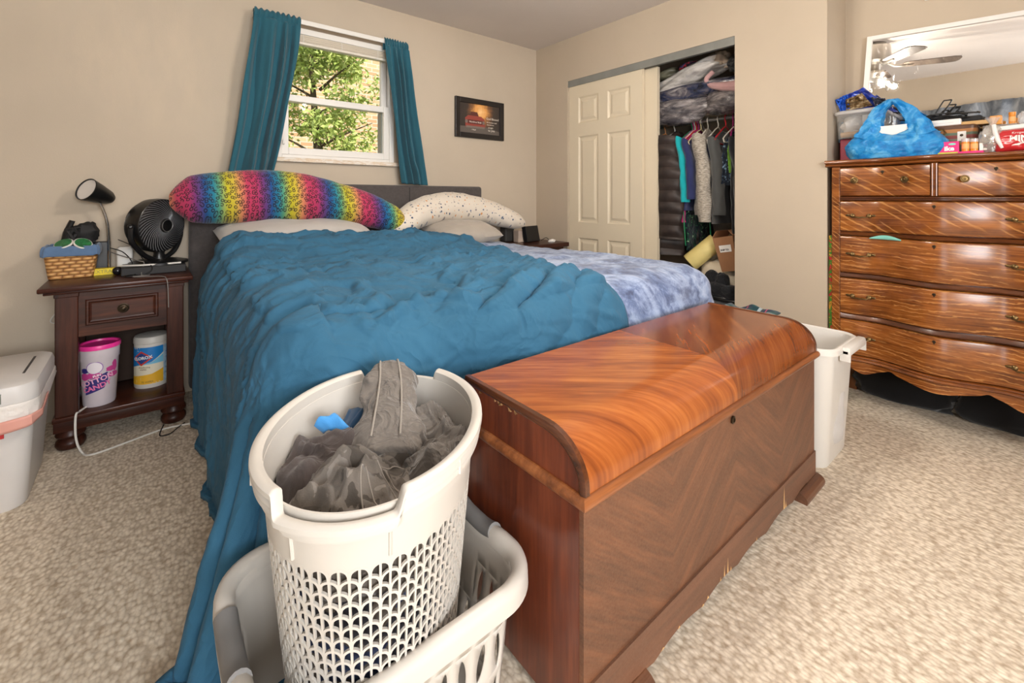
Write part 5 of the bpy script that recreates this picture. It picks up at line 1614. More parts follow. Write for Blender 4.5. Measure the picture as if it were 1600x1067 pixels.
# trouser leg standing up to the far rim
g = G()
leg = [(.375, .86, .55), (.415, .93, .59), (.445, .99, .62), (.465, 1.04, .648), (.475, 1.065, .642)]
rings = []
for i in range(31):
    t = i / 30; c = spline(leg, t)
    T = (spline(leg, min(1, t + .02)) - spline(leg, max(0, t - .02))).normalized()
    S = T.cross(Vector((0, 0, 1))).normalized(); N = S.cross(T)
    w = .075 - .028 * t + .008 * math.sin(t * 13); d = .036 - .012 * t
    if t > .9: w *= 1 - (t - .9) * 4; d *= 1 - (t - .9) * 6
    ring = []
    for k in range(28):
        a = 2*PI*k/28
        f = 1 + .16 * fr((math.cos(a) * 1.2, math.sin(a) * 1.2, t * 4), 1.5, 3.0) + .05 * math.sin(t * 26 + math.cos(a) * 4)
        ring.append(c + S * w * math.cos(a) * f + N * d * math.sin(a) * f)
    rings.append(ring)
g.loft(rings)
legm = cloth('faded_grey_twill', C(112, 105, 98), .16, 11, fold=.6, fscale=18)
tl = solo('garment', g, legm, (.42, .95, .58), 'grey trouser leg propped up against the far hamper rim', 'clothing', 'clothes in the hamper', sub=1, auto=180)
g = G()
for off in (-.4, .4):
    P = []
    for i in range(20):
        t = .1 + .8 * i / 19; c = spline(leg, t)
        T = (spline(leg, min(1, t + .02)) - spline(leg, max(0, t - .02))).normalized(); S = T.cross(Vector((0, 0, 1))).normalized(); N = S.cross(T)
        P.append(c + S * (.075 - .028 * t) * off + N * (.036 - .012 * t) * 1.0)
    g.tube(P, .0022, 5)
build('stitched_seam', g, cloth('pale_stitching', C(150, 142, 132), .05), tl)

# ================================================================== white storage tub at the end of the chest
WX, WY = 2.215, .80
wt = thing('storage_tub', 'tall white plastic tub between the chest and the dresser', 'tub', (WX, WY, 0))
g = G(); rloft(g, (WX, WY), [(.145, .215, .05, .0), (.150, .220, .055, .012), (.172, .246, .06, .47), (.167, .241, .06, .47), (.146, .216, .05, .014)]); build('body', g, MT['white_p'], wt)
g = G(); rloft(g, (WX, WY), [(.166, .240, .06, .455), (.168, .242, .06, .482), (.178, .252, .065, .487), (.186, .260, .07, .482), (.187, .261, .07, .462), (.183, .257, .068, .462), (.181, .255, .066, .476), (.174, .248, .06, .478), (.172, .246, .06, .455)], caps=False); build('rim', g, MT['white_p'], wt)
g = G()
g.box((WX - .075, WY - .285, .452), (WX + .155, WY - .252, .486), bev=.008)
g.box((WX - .075, WY - .285, .430), (WX - .068, WY - .250, .47)); g.box((WX + .148, WY - .285, .430), (WX + .155, WY - .250, .47))
build('handle', g, MT['white_p'], wt)
def plaidf(a, b):
    # hangs over the closet-side corner of the rim
    x = WX + .195 - .36 * b; y = WY + .06 + .26 * a
    z = .508 + .014 * fr((x, y, 0), 9, 2) + .012 * math.sin(a * 15) * .5
    if x > WX + .186: z -= 0
    u = (x - (WX - .13)) / .3
    if b > .7: z -= (b - .7) * .35
    if a > .93: z -= (a - .93) * .8
    return Vector((x, y, z + .012 * math.sin(b * 9 + a * 4) ** 2))
g = G(); g.grid(plaidf, 50, 50)
solo('shirt', g, MT['plaid'], (WX, WY + .1, .5), 'green and navy plaid flannel shirt draped over the white tub', 'clothing', sol=.006, auto=180)
g = G(); g.ell((WX, WY + .09, .42), (.145, .125, .07), 24, 12, amp=.25, freq=2, seed=3)
solo('towel', g, cloth('cream_towel', C(228, 214, 196), .05), (WX, WY + .09, .42), 'cream towel bundled under the plaid shirt in the white tub', 'towel', auto=180)
g = G(); g.ell((WX, WY - .05, .20), (.135, .19, .185), 24, 14, amp=.15, freq=2, seed=5, e=.7)
solo('laundry_bundle', g, cloth('grey_bundle', C(196, 192, 188), .08), (WX, WY, .2), 'pale bundle of washing filling the bottom of the white tub', 'laundry', auto=180)

# ================================================================== picture on the window wall
PX0, PX1, PZ0, PZ1 = 1.922, 2.414, 1.566, 1.892
pc = thing('framed_picture', 'black framed print of a red truck hung right of the window', 'picture', ((PX0 + PX1) / 2, YB - .012, (PZ0 + PZ1) / 2))
g = G(); fw2 = .042
for lo_, hi_ in (((PX0, YB - .024, PZ0), (PX0 + fw2, YB - .002, PZ1)), ((PX1 - fw2, YB - .024, PZ0), (PX1, YB - .002, PZ1)), ((PX0 + fw2, YB - .024, PZ0), (PX1 - fw2, YB - .002, PZ0 + fw2)), ((PX0 + fw2, YB - .024, PZ1 - fw2), (PX1 - fw2, YB - .002, PZ1))):
    g.box(lo_, hi_, bev=.003)
build('frame', g, plain('black_frame', C(30, 25, 24), .35), pc, smooth=False)
m = Mat('print_backdrop', C(60, 48, 40), .35)
s = m.sep(m.co())
dxx = m.math('SUBTRACT', s[0], .005); dzz = m.math('SUBTRACT', s[2], .06)
dd = m.math('SQRT', m.math('ADD', m.math('MULTIPLY', dxx, dxx), m.math('MULTIPLY', m.math('MULTIPLY', dzz, dzz), .8)))
dd = m.math('ADD', dd, m.math('MULTIPLY', m.math('SUBTRACT', m.noise(m.co(), 26, 5, .7), .5), .12))
m.base(m.ramp(dd, [(.0, C(246, 202, 140)), (.05, C(226, 160, 88)), (.095, C(128, 88, 58)), (.14, C(62, 52, 46)), (.25, C(52, 45, 42))]))
g = G(); g.box((PX0 + fw2, YB - .012, PZ0 + fw2), (PX1 - fw2, YB - .008, PZ1 - fw2)); pr = build('print', g, m.m, pc, smooth=False)
pcx, pcz = (PX0 + PX1) / 2, (PZ0 + PZ1) / 2
def shp(name, poly, mat, dy, par=pr):
    g = G()
    g.prism(poly, lambda x, z: (pcx + x, YB - .012 - dy, pcz + z), lambda x, z: (pcx + x, YB - .0119, pcz + z))
    return build(name, g, mat, par, smooth=False)
red, dred, gr_ = plain('rusty_red_print', C(148, 66, 56), .4), plain('dark_red_print', C(92, 46, 42), .4), plain('grey_print', C(120, 108, 100), .4)
shp('printed_road', [(-.20, -.12), (.20, -.12), (.20, -.09), (.06, -.06), (-.20, -.07)], plain('road_print', C(96, 88, 82), .4), .0002)
shp('printed_truck', [(-.11, .015), (-.09, .055), (-.03, .055), (-.012, .015)], dred, .0004)
shp('printed_truck', [(-.145, -.075), (-.15, .0), (-.12, .022), (.01, .022), (.045, 0), (.05, -.07)], red, .0006)
shp('printed_grille', [(-.125, -.045), (-.125, -.012), (.022, -.012), (.022, -.045)], dred, .0008)
shp('printed_bumper', [(-.14, -.078), (-.14, -.062), (.045, -.062), (.045, -.078)], gr_, .0008)
for hx in (-.137, .034): shp('printed_headlight', [(hx + .013 * math.cos(k * PI / 6), -.028 + .015 * math.sin(k * PI / 6)) for k in range(12)], gr_, .001)
wlet = plain('white_print_lettering', C(238, 228, 214), .5)
def ptext(body, x, z, size, align='LEFT'):
    build('lettering', text_g(body, size, lambda v: Vector((pcx + x + v.x, YB - .0135 - v.z, pcz + z + v.y)), .0002, align), wlet, pr, smooth=False)
ptext('TRUCK & TRUE', -.05, -.030, .018, 'CENTER')
ptext('God Blessed', .062, .012, .026); ptext('the broken road', .066, -.018, .016); ptext('that led me', .068, -.038, .016); ptext('straight', .080, -.062, .018); ptext('to you', .082, -.086, .026); ptext('1 TRUE', -.09, -.093, .014)

# ================================================================== night table on the closet side
rn = thing('side_table', 'dark side table in the corner beyond the bed', 'table', (2.52, 2.83, 0))
g = G(); g.box((2.27, 2.62, .665), (2.78, 3.05, .70), bev=.006); build('top', g, E_, rn, smooth=False)
g = G(); g.box((2.30, 2.66, .40), (2.75, 3.03, .665)); build('case', g, E_, rn, smooth=False)
for x in (2.30, 2.71):
    for y in (2.66, 2.99):
        g = G(); g.box((x, y, 0), (x + .04, y + .04, .40)); build('leg', g, EZ, rn, smooth=False)
Mx = Matrix.Translation((2.56, 2.84, .70)) @ Matrix.Rotation(.25, 4, 'Z') @ Matrix.Rotation(-.2, 4, 'X')
g = G(); g.box((-.10, -.02, .0), (.09, .02, .135), Mx, bev=.004)
solo('tablet', g, MT['black'], (2.56, 2.84, .70), 'black tablet propped upright on the corner side table', 'tablet', smooth=False)
g = G(); g.box((2.42, 2.86, .70), (2.50, 2.93, .80), bev=.006); 
solo('tissue_box', g, plain('beige_card', C(196, 176, 160), .7), (2.46, 2.9, .70), 'small beige box beside the tablet on the corner side table', 'box', smooth=False)
g = G(); g.box((2.36, 2.96, .70), (2.46, 3.04, .86), bev=.012)
solo('speaker', g, plain('charcoal_speaker', C(62, 60, 58), .6), (2.41, 3.0, .70), 'charcoal speaker at the back of the corner side table', 'speaker', smooth=False)
cord('cord', [(2.62, 2.80, .71), (2.64, 2.76, .735), (2.655, 2.74, .72), (2.66, 2.72, .705), (2.64, 2.70, .703)], .003, MT['black'], 'black cable curled in front of the corner tablet')
g = G(); g.ell((2.65, 2.70, .712), (.035, .028, .016), 14, 8, amp=.3, freq=2, zmin=.7005)
solo('tissue', g, MT['white_paper'], (2.65, 2.7, .7), 'crumpled white tissue on the corner side table', 'tissue')

# ================================================================== ceiling fan (seen in the mirror)
cf = thing('ceiling_fan', 'silver ceiling fan with clear glass lights in the middle of the room', 'ceiling fan', tuple(FAN))
fx, fy, fz = FAN
nick = plain('brushed_nickel', C(168, 162, 154), .3, .95)
g = G(); g.lathe([(0, 0), (.09, 0), (.095, -.02), (.12, -.03), (.125, -.16), (.11, -.18), (.06, -.19), (.055, -.24), (0, -.24)], FAN, 40); build('motor_housing', g, nick, cf)
g = G(); g.lathe([(0, -.24), (.07, -.245), (.085, -.27), (.07, -.31), (.03, -.33), (0, -.335)], FAN, 32); build('light_kit', g, nick, cf)
shade_m = clear_mat('clear_glass_shade', (.93, .93, .92, 1), .10, .05)
bulb_m = emit_mat('lit_bulb', (1, .80, .56, 1), 4.0)
blade_m = wood('grey_brown_blade', C(66, 56, 48), C(88, 76, 66), C(108, 96, 84), 'X', 1, .5, 0)
for k in range(5):
    a = 2*PI*k/5 + .55
    M = Matrix.Translation(FAN + Vector((0, 0, -.205))) @ Matrix.Rotation(a, 4, 'Z') @ Matrix.Rotation(.10, 4, 'X')
    g = G()
    poly = [(.20, -.045), (.24, -.062), (.52, -.070), (.56, -.060), (.575, -.03), (.575, .03), (.56, .060), (.52, .070), (.24, .062), (.20, .045)]
    g.prism(poly, lambda x, y: M @ Vector((x, y, -.003)), lambda x, y: M @ Vector((x, y, .003)))
    b_ = build('blade', g, blade_m, cf, smooth=False)
    g = G(); g.tube([M @ Vector((.10, 0, .02)), M @ Vector((.15, 0, -.004)), M @ Vector((.20, 0, -.006)), M @ Vector((.27, 0, -.006))], [.012, .012, .014, .008], 8); build('blade_iron', g, nick, b_)
for k in range(4):
    a = math.radians(45 + 90 * k + 12)
    d = Vector((math.cos(a), math.sin(a), 0)); c = FAN + Vector((0, 0, -.30))
    g = G(); g.tube([c + d * .05, c + d * .085, c + d * .095 + Vector((0, 0, -.015))], .011, 8); build('lamp_arm', g, nick, cf)
    axd = (d * .55 + Vector((0, 0, -.85))).normalized(); Ms = axd.to_track_quat('Z', 'Y').to_matrix()
    g = G(); g.lathe([(.018, 0), (.022, .010), (.042, .038), (.050, .070), (.052, .09)], c + d * .095 + Vector((0, 0, -.02)), 26, Ms, caps=False); build('glass_shade', g, shade_m, cf, sol=.0015)
    g = G(); g.ell(c + d * .108 + Vector((0, 0, -.048)), (.011, .011, .017), 14, 10); build('bulb', g, bulb_m, cf)

# grey blue throw hung on the wall behind the camera side (seen in the mirror)
throw_m = Mat('grey_blue_throw', C(110, 116, 124), .9, spec=.1, sheen=.3)
throw_m.base(throw_m.ramp(throw_m.noise(throw_m.co((1, 1.2, .45)), 6, 6, .65, .8), [(.36, C(74, 80, 90)), (.5, C(118, 124, 132)), (.64, C(158, 162, 166))]))
def thr(a, b):
    y = .02 + 1.7 * a
    zt_ = 2.06 + .02 * math.sin(a * 9) + .05 * a
    return Vector((XL + .03 + .018 * math.sin(a * 60 + 2 * math.sin(a * 9)), y, zt_ - b * 1.5 + .012 * fr((a * 20, b, 0), 1, 2)))
g = G(); g.grid(thr, 160, 20)
solo('wall_hanging', g, throw_m.m, (XL + .03, .4, 1.98), 'grey blue fabric hanging on the wall reflected in the mirror', 'wall hanging', sol=.004)
# ================================================================== inside the closet
g = G(); g.box((3.10, .876, 1.668), (3.459, YB - .001, 1.690))
struct('trim_3', g, MT['door'], 'painted closet shelf above the hanging rod', smooth=False)
RODX, RODZ = 3.15, 1.635
rd = thing('closet_rod', 'steel hanging rod below the closet shelf', 'rod', (RODX, 1.9, RODZ))
g = G(); g.tube([(RODX, .88, RODZ), (RODX, YB - .006, RODZ)], .015, 16); build('rod', g, plain('galvanised_rod', C(150, 150, 146), .35, .8), rd)
g = G(); g.tube([(RODX, 1.66, RODZ - .018), (RODX, 1.66, RODZ + .033)], .021, 12); g.tube([(RODX + .01, 1.66, RODZ - .015), (RODX + .16, 1.66, RODZ - .16), (3.445, 1.66, RODZ - .26)], .007, 8); build('bracket', g, plain('grey_bracket', C(134, 130, 122), .4, .6), rd)

HCOL = {'white': plain('white_hanger', C(226, 220, 208), .35), 'cream': plain('cream_hanger', C(222, 204, 160), .35), 'magenta': plain('magenta_hanger', C(176, 40, 120), .35), 'red': plain('red_hanger', C(206, 34, 44), .35), 'green': plain('green_hanger', C(38, 120, 78), .35), 'black': MT['black'], 'orange': plain('orange_hanger', C(196, 128, 70), .35)}
def hanger(y, col, label, w=.20, rot=0.0, drop=.10):
    L = thing('clothes_hanger', label, 'hanger', (RODX, y, RODZ + .02), group='hangers on the closet rod')
    M = Matrix.Translation((RODX, y, 0)) @ Matrix.Rotation(rot, 4, 'Z')
    z0 = RODZ + .0205
    g = G()
    hk = [M @ Vector((.020 * math.cos(a), 0, RODZ + .0205 * math.sin(a))) for a in [(-.3 + (PI * 1.15 + .3) * i / 12) for i in range(13)]]
    g.tube([h for h in hk] + [M @ Vector((-.012, 0, RODZ - .02)), M @ Vector((0, 0, RODZ - .035)), M @ Vector((0, 0, RODZ - .06))], .0034, 7)
    build('hook', g, HCOL[col], L)
    g = G(); zz = RODZ - .06
    P = [(0, zz), (.05, zz - .018), (w - .03, zz - drop + .015), (w, zz - drop - .008), (w - .012, zz - drop - .028), (w - .05, zz - drop - .03), (-w + .05, zz - drop - .03), (-w + .012, zz - drop - .028), (-w, zz - drop - .008), (-w + .03, zz - drop + .015), (-.05, zz - .018)]
    g.tube([M @ Vector((x, 0, z)) for x, z in P], .0046, 7, closed=True)
    build('frame', g, HCOL[col], L)
    return L

def garment(name, label, y, th, z0, z1, mat, w=.205, sleeves=True, rot=0.0, sl_len=.56, cat='clothing', seed=0, cuff=None, waist=1.0, sleevem=None, lean=0.0):
    """hung garment: flat across the rod, shoulders sloping from the neck"""
    M = Matrix.Translation((RODX, y, 0)) @ Matrix.Rotation(rot, 4, 'Z')
    L = thing(name, label, cat, (RODX, y, z1), group='clothes hung in the closet')
    g = G(); rings = []
    for i in range(34):
        t = i / 33; z = z1 + (z0 - z1) * t
        sh = sstep(0, .13 / (z1 - z0), t)
        hx = .045 + (w - .045) * sh ** .8 * (1 + (waist - 1) * t)
        hy = .014 + (th - .014) * sstep(0, .35, t)
        ring = []
        for k in range(56):
            a = 2*PI*k/56
            c, s_ = math.cos(a), math.sin(a)
            x = hx * math.copysign(abs(c) ** .8, c)
            yy = hy * s_ + .6 * th * sstep(.1, .6, t) * math.sin(x * 42 + seed * 3 + t * 1.4) * (.5 if th < .03 else .35) + .02 * fr((x * 8, t * 3, seed), 1, 1) * t
            ring.append(M @ Vector((x + .004 * math.sin(t * 40 + seed), yy + lean * t, z - (.02 * (1 - min(1, abs(x) / .06)) if t < .02 else 0))))
        rings.append(ring)
    g.loft(rings)
    body = build('body', g, mat, L, auto=70)
    if sleeves:
        for sg in (-1, 1):
            g = G(); rings = []
            for i in range(22):
                t = i / 21
                c = Vector((sg * (w - .035 + .045 * t - .03 * t * t), -.004 - .03 * sstep(0, .4, t) - .015 * t, z1 - .085 - sl_len * t))
                r1 = .062 - .020 * t; r2 = max(.016, th * .8) + .012
                if cuff and t > .93: r1 *= .86; r2 *= .86
                rings.append([M @ (c + Vector((r1 * math.cos(a) * (1 + .08 * math.sin(t * 22 + a * 2)), r2 * math.sin(a) * (1 + .12 * math.sin(t * 17 + a * 3 + seed)), .03 * math.cos(a) * sg * (1 - t)))) for a in [2*PI*k/22 for k in range(22)]])
            g.loft(rings); build('sleeve', g, sleevem or mat, L, auto=70)
    return L
def puffer(name):
    m = Mat(name, C(58, 48, 44), .55, spec=.4)
    m.base(m.ramp(m.noise(m.co(), 16, 4), [(.3, C(34, 27, 25)), (.7, C(60, 48, 43))]))
    s = m.sep(m.co()); m.bump(m.math('ABSOLUTE', m.math('SINE', m.math('MULTIPLY', m.math('ADD', s[2], m.math('MULTIPLY', s[0], .15)), 38.0))), .7, .02)
    return m.m
garment('jacket', 'dark brown quilted long coat at the door side of the closet rod', 1.835, .125, .66, 1.585, puffer('brown_quilted_nylon'), .235, seed=1, sl_len=.72)
garment('jacket', 'black jacket hung behind the brown quilted coat', 2.14, .08, .75, 1.58, cloth('black_wool', C(34, 32, 34), .1), .22, seed=5)
garment('sweatshirt', 'bright teal long sleeved top between the brown coat and the navy shirt', 1.722, .016, .98, 1.57, cloth('teal_knit', C(24, 158, 164), .06, 12), .205, seed=2, sl_len=.44)
garment('shirt', 'magenta edged top peeking out beside the teal sleeve', 1.700, .010, .90, 1.555, cloth('magenta_knit', C(186, 44, 112), .06, 12), .20, sleeves=False, seed=3)
garment('shirt', 'navy blue shirt hung between the teal top and the grey cardigan', 1.672, .018, .985, 1.55, cloth('navy_knit', C(42, 48, 88), .08, 12), .205, seed=4, sl_len=.40)
garment('dress', 'long dark green patterned dress hanging below the navy shirt', 1.688, .012, .70, 1.545, MT['dark_floral'], .15, sleeves=False, seed=5)
hk = Mat('heathered_grey_knit', C(168, 158, 144), .9, spec=.1, sheen=.2)
hk.base(hk.ramp(hk.noise(hk.co((30, 30, 160)), 1.6, 3, .6), [(.35, C(120, 112, 102)), (.5, C(160, 150, 136)), (.65, C(190, 180, 166))]))
garment('cardigan', 'heathered grey knit cardigan in the middle of the closet rod', 1.605, .042, .955, 1.575, hk.m, .215, rot=.14, seed=6, cuff=True, sl_len=.58)
garment('shirt', 'navy blue top just behind the charcoal trousers', 1.535, .014, 1.05, 1.53, cloth('navy_jersey', C(34, 42, 70), .08, 12), .19, sleeves=False, seed=7)
garment('shirt', 'long charcoal grey tunic beside the grey cardigan', 1.487, .03, .90, 1.545, cloth('charcoal_jersey', C(76, 76, 74), .07, 10), .19, seed=8, sl_len=.50)
garment('blouse', 'black blouse with blue and white flowers near the closet jamb', 1.402, .014, 1.16, 1.535, MT['floral'], .195, sleeves=False, seed=9)
garment('shirt', 'lime green strappy top beside the flowered blouse', 1.374, .012, 1.24, 1.525, cloth('lime_jersey', C(122, 176, 50), .06, 12), .185, sleeves=False, seed=10)
garment('jacket', 'black long sleeved jacket against the closet jamb', 1.345, .025, .84, 1.53, cloth('black_jersey', C(36, 36, 38), .08, 10), .195, seed=11)
for y, c_, lb, rot in ((1.945, 'orange', 'orange tan hanger holding the brown coat', .0), (2.0, 'green', 'green hanger hooked behind the brown coat', 0), (1.865, 'white', 'white hanger hook above the collar of the brown coat', 0), (1.722, 'green', 'dark green hanger inside the teal top', 0), (1.711, 'magenta', 'magenta hanger next to the teal top', .05), (1.700, 'white', 'white hanger between two magenta hangers', .05), (1.688, 'red', 'red hanger squeezed behind the white and magenta hangers', .05), (1.672, 'magenta', 'magenta hanger above the navy shirt', .05), (1.655, 'cream', 'cream hanger in front of the navy shirt', .06), (1.602, 'white', 'white hanger holding the grey cardigan', .14), (1.528, 'white', 'white hanger beside the rod bracket holding the navy top', .1), (1.475, 'red', 'red hanger above the charcoal tunic', .1), (1.425, 'magenta', 'magenta hanger tilted near the closet jamb', .35), (1.398, 'white', 'white hanger inside the flowered blouse', .0), (1.36, 'black', 'black hanger closest to the closet jamb', .2)):
    hanger(y, c_, lb, rot=rot)
for k, (x, y, lb) in enumerate(((2.94, 1.665, 'bright green ribbon dangling over the dark green patterned dress'), (3.05, 1.535, 'bright green ribbon dangling below the grey cardigan'))):
    g = G(); g.tube([(x, y + .008, .98), (x - .005, y, .88), (x, y - .008, .74)], .004, 6)
    solo('ribbon', g, HCOL['green'], (x, y, .9), lb, 'ribbon')

# shelf above: bagged bedding and bundles
vac = Mat('clear_vacuum_bag_over_dark_cloth', C(60, 62, 76), .22, spec=.6, coat=.6)
f = vac.noise(vac.co((1, 1, 2.2)), 8, 5, .6, .8)
vac.base(vac.ramp(f, [(.34, C(26, 28, 40)), (.46, C(52, 58, 84)), (.56, C(96, 90, 96)), (.68, C(170, 166, 166))]))
vac.bump(vac.noise(vac.co((1, 1, 3)), 20, 4), .6, .02)
greyv = Mat('clear_vacuum_bag_over_grey_cloth', C(110, 104, 104), .2, spec=.6, coat=.6)
greyv.base(greyv.ramp(greyv.noise(greyv.co((1, 1, 3)), 9, 5, .65, .8), [(.36, C(66, 62, 66)), (.5, C(104, 98, 98)), (.64, C(150, 142, 140))]))
greyv.bump(greyv.noise(greyv.co((1, 1, 4)), 16, 4), .6, .02)
whv = Mat('clear_bag_over_white_quilt', C(196, 190, 184), .28, spec=.5, coat=.4)
whv.base(whv.ramp(whv.noise(whv.co((2, 1, 4)), 7, 4, .6, .6), [(.3, C(150, 144, 140)), (.5, C(200, 194, 188)), (.7, C(226, 220, 214))]))
whv.bump(whv.noise(whv.co((2, 1, 4)), 12, 4), .5, .02)
oliv = plain('olive_bag', C(132, 128, 106), .3, var=.2, vscale=14, bump=.5, bscale=18, bdist=.02)
SH = 1.690
def lump(name, label, c, r, mat, seed, rx=0, rz=0, e=.8, cat='bag', zmin=SH + .001, amp=.22):
    g = G(); M = Matrix.Rotation(rz, 3, 'Z') @ Matrix.Rotation(rx, 3, 'X')
    g.ell(c, r, 36, 20, M, amp, 1.6, seed, e, None)
    for v in g.bm.verts:
        zm = zmin if v.co.x > 3.088 else zmin - .085 * sstep(3.092, 3.085, v.co.x)
        if v.co.z < zm: v.co.z = zm
    return solo(name, g, mat, c, label, cat, 'bundles on the closet shelf', sub=1, auto=180)
lump('vacuum_bag', 'flat clear bag of grey clothing lowest on the closet shelf', (3.16, 1.86, SH + .025), (.20, .38, .105), greyv.m, 1)
lump('vacuum_bag', 'clear bag of dark blue clothing under the white roll', (3.16, 1.66, SH + .145), (.19, .46, .070), vac.m, 2, rx=-.04)
lump('quilt_roll', 'white rolled quilt in a clear bag on the closet shelf', (3.12, 1.74, SH + .262), (.12, .31, .068), whv.m, 3, rx=-.30, e=.75, cat='bedding')
lump('vacuum_bag', 'clear bag of navy clothing at the jamb end of the closet shelf', (3.15, 1.37, SH + .055), (.19, .22, .115), greyv.m, 12, rx=.0)
lump('bag', 'olive wrapped bundle behind the door on the closet shelf', (3.22, 1.98, SH + .335), (.14, .16, .042), oliv, 4, rx=-.2)
lump('cloth_bundle', 'red and blue flowered bundle under the closet header', (3.16, 1.73, SH + .358), (.09, .09, .036), camo('red_blue_floral', [C(60, 40, 60), C(190, 60, 70), C(60, 100, 170), C(224, 214, 210)], 20), 5, cat='bedding')
lump('paper_bag', 'crumpled beige paper bag beside the flowered bundle', (3.13, 1.50, SH + .35), (.085, .075, .052), plain('beige_paper', C(196, 176, 154), .8, var=.1, vscale=20, bump=.5, bscale=24, bdist=.02), 6, amp=.5)
lump('bag', 'dark striped bag in the top corner of the closet shelf', (3.16, 1.35, SH + .305), (.11, .10, .070), camo('dark_stripe', [C(34, 34, 36), C(70, 68, 66), C(46, 46, 46), C(160, 156, 150)], 18), 7, amp=.3)
lump('bag', 'silver topped clear package lying over the dark blue bag', (3.08, 1.56, SH + .165), (.07, .15, .032), whv.m, 8, amp=.4)
g = G(); g.tube([spline([(3.0, 1.49, SH + .245), (2.985, 1.53, SH + .20), (2.985, 1.50, SH + .155), (2.98, 1.40, SH + .125), (2.985, 1.30, SH + .11)], i / 24) for i in range(25)], [.016] * 12 + [.02 + .002 * i for i in range(13)], 10)
solo('scarf', g, cloth('dusty_pink_cloth', C(190, 150, 148), .1, 14), (3.0, 1.4, SH + .15), 'dusty pink scarf trailing over the dark bags on the closet shelf', 'scarf')

# closet floor
g = G(); g.box((2.95, 1.24, 0), (3.40, 1.72, .40), bev=.04, seg=3)
solo('duffel_bag', g, cloth('charcoal_duffel', C(60, 58, 58), .15, 12), (3.17, 1.48, 0), 'charcoal soft bag on the closet floor', 'bag')
g = G(); g.ell((3.15, 1.455, .515), (.185, .175, .135), 30, 18, amp=.12, freq=1.6, seed=3, e=.75, zmin=.401)
solo('pillow', g, cloth('cream_pillow', C(222, 208, 184), .04), (3.15, 1.45, .45), 'cream cushion stacked on the soft bag in the closet', 'pillow', sub=1, auto=180)
g = G(); M = Matrix.Translation((2.975, 1.62, .640)) @ Vector((.10, -.165, .175)).to_track_quat('Z', 'Y').to_matrix().to_4x4()
fr_ = [(.0, .0), (.058, .0), (.062, .008), (.062, .225), (.058, .232), (.05, .229), (.03, .232), (.0, .229)]
g.lathe([(r, z - .03) for r, z in fr_], (0, 0, 0), 32)
bmesh.ops.transform(g.bm, matrix=M, verts=g.bm.verts[:])
solo('foam_roll', g, plain('pale_yellow_foam', C(216, 196, 124), .6, var=.08, vscale=9), (2.975, 1.62, .64), 'pale yellow foam roll leaning in the closet', 'foam roll')
bx = thing('cardboard_box', 'tall narrow cardboard box with a white label leaning in the closet', 'box', (2.97, 1.345, .60))
Mb = Matrix.Translation((2.985, 1.345, .60)) @ Matrix.Rotation(-.20, 4, 'X')
kraft = plain('kraft_cardboard', C(150, 106, 72), .85, var=.06, vscale=9)
g = G()
A = [(-.05, -.05, 0), (.17, -.05, 0), (.17, .055, 0), (-.05, .055, 0)]
B = [(-.05, -.06, .225), (.17, -.06, .225), (.17, .075, .225), (-.05, .075, .225)]
g.loft([[Mb @ Vector(p) for p in A], [Mb @ Vector(p) for p in B]]); bb = build('box_body', g, kraft, bx, smooth=False)
g = G()
g.faces([Mb @ Vector(p) for p in ((-.05, -.06, .2255), (.17, -.06, .2255), (.19, -.04, .262), (-.03, -.03, .262))], [(0, 1, 2, 3)])
g.faces([Mb @ Vector(p) for p in ((-.05, .075, .2255), (.17, .075, .2255), (.19, .05, .270), (-.03, .05, .270))], [(0, 1, 2, 3)])
build('flap', g, kraft, bx, smooth=False, sol=.003)
g = G(); g.faces([Mb @ Vector(p) for p in ((-.0515, -.035, .125), (-.0515, .040, .125), (-.0515, .042, .170), (-.0515, -.036, .170))], [(0, 1, 2, 3)]); lbx = build('shipping_label', g, MT['white_paper'], bx, smooth=False, sol=.0008)
build('lettering', text_g('SHIP TO', .015, lambda v: Mb @ Vector((-.0525 - v.z, -v.x + .008, .139 + v.y)), .0003, bold=.0006), MT['black'], lbx, smooth=False)
for k, (y, z, lb) in enumerate(((1.40, .425, 'black patterned boot lying against the cream cushion'), (1.33, .415, 'black boot at the closet jamb below the cushion'))):
    bt = thing('boot', lb, 'boot', (2.90, y, z), group='black boots in the closet')
    g = G(); g.ell((2.88, y, z + .055), (.045, .085, .05), 22, 14, amp=.15, freq=2, seed=k + 1.0, e=.8); g.ell((2.90, y + .05, z + .105), (.04, .045, .07), 20, 12, amp=.12, freq=2, seed=k + 4.0, e=.85)
    build('upper', g, camo('black_damask', [C(18, 18, 20), C(26, 26, 28), C(30, 30, 32), C(150, 148, 146)], 16), bt)
    g = G(); g.ell((2.88, y, z + .012), (.048, .09, .014), 20, 8, e=.7); build('sole', g, MT['black'], bt)
g = G(); g.box((2.83, 1.265, 0), (2.945, 1.50, .405), bev=.03, seg=3)
solo('storage_bag', g, cloth('dark_grey_bag', C(66, 64, 62), .2, 18), (2.89, 1.38, 0), 'dark grey storage bag at the front of the closet under the boots', 'bag')

# gift wrap rolls between the wall end and the dresser
gw = [('red dotted', [C(196, 60, 60), C(214, 90, 70), C(230, 170, 60), C(240, 236, 220)]), ]
for k, (y, z1, lb, cols, sc_) in enumerate(((.7735, .875, 'multicoloured birthday wrapping board slid beside the dresser', [C(206, 66, 62), C(90, 150, 60), C(232, 170, 66), C(50, 130, 190)], 30),)):
    g = G(); g.box((2.832, .759, .02), (3.06, .7775, z1), bev=.004)
    solo('gift_wrap', g, camo('birthday_print', cols, sc_), (2.95, .768, .02), lb, 'gift wrap', smooth=False)

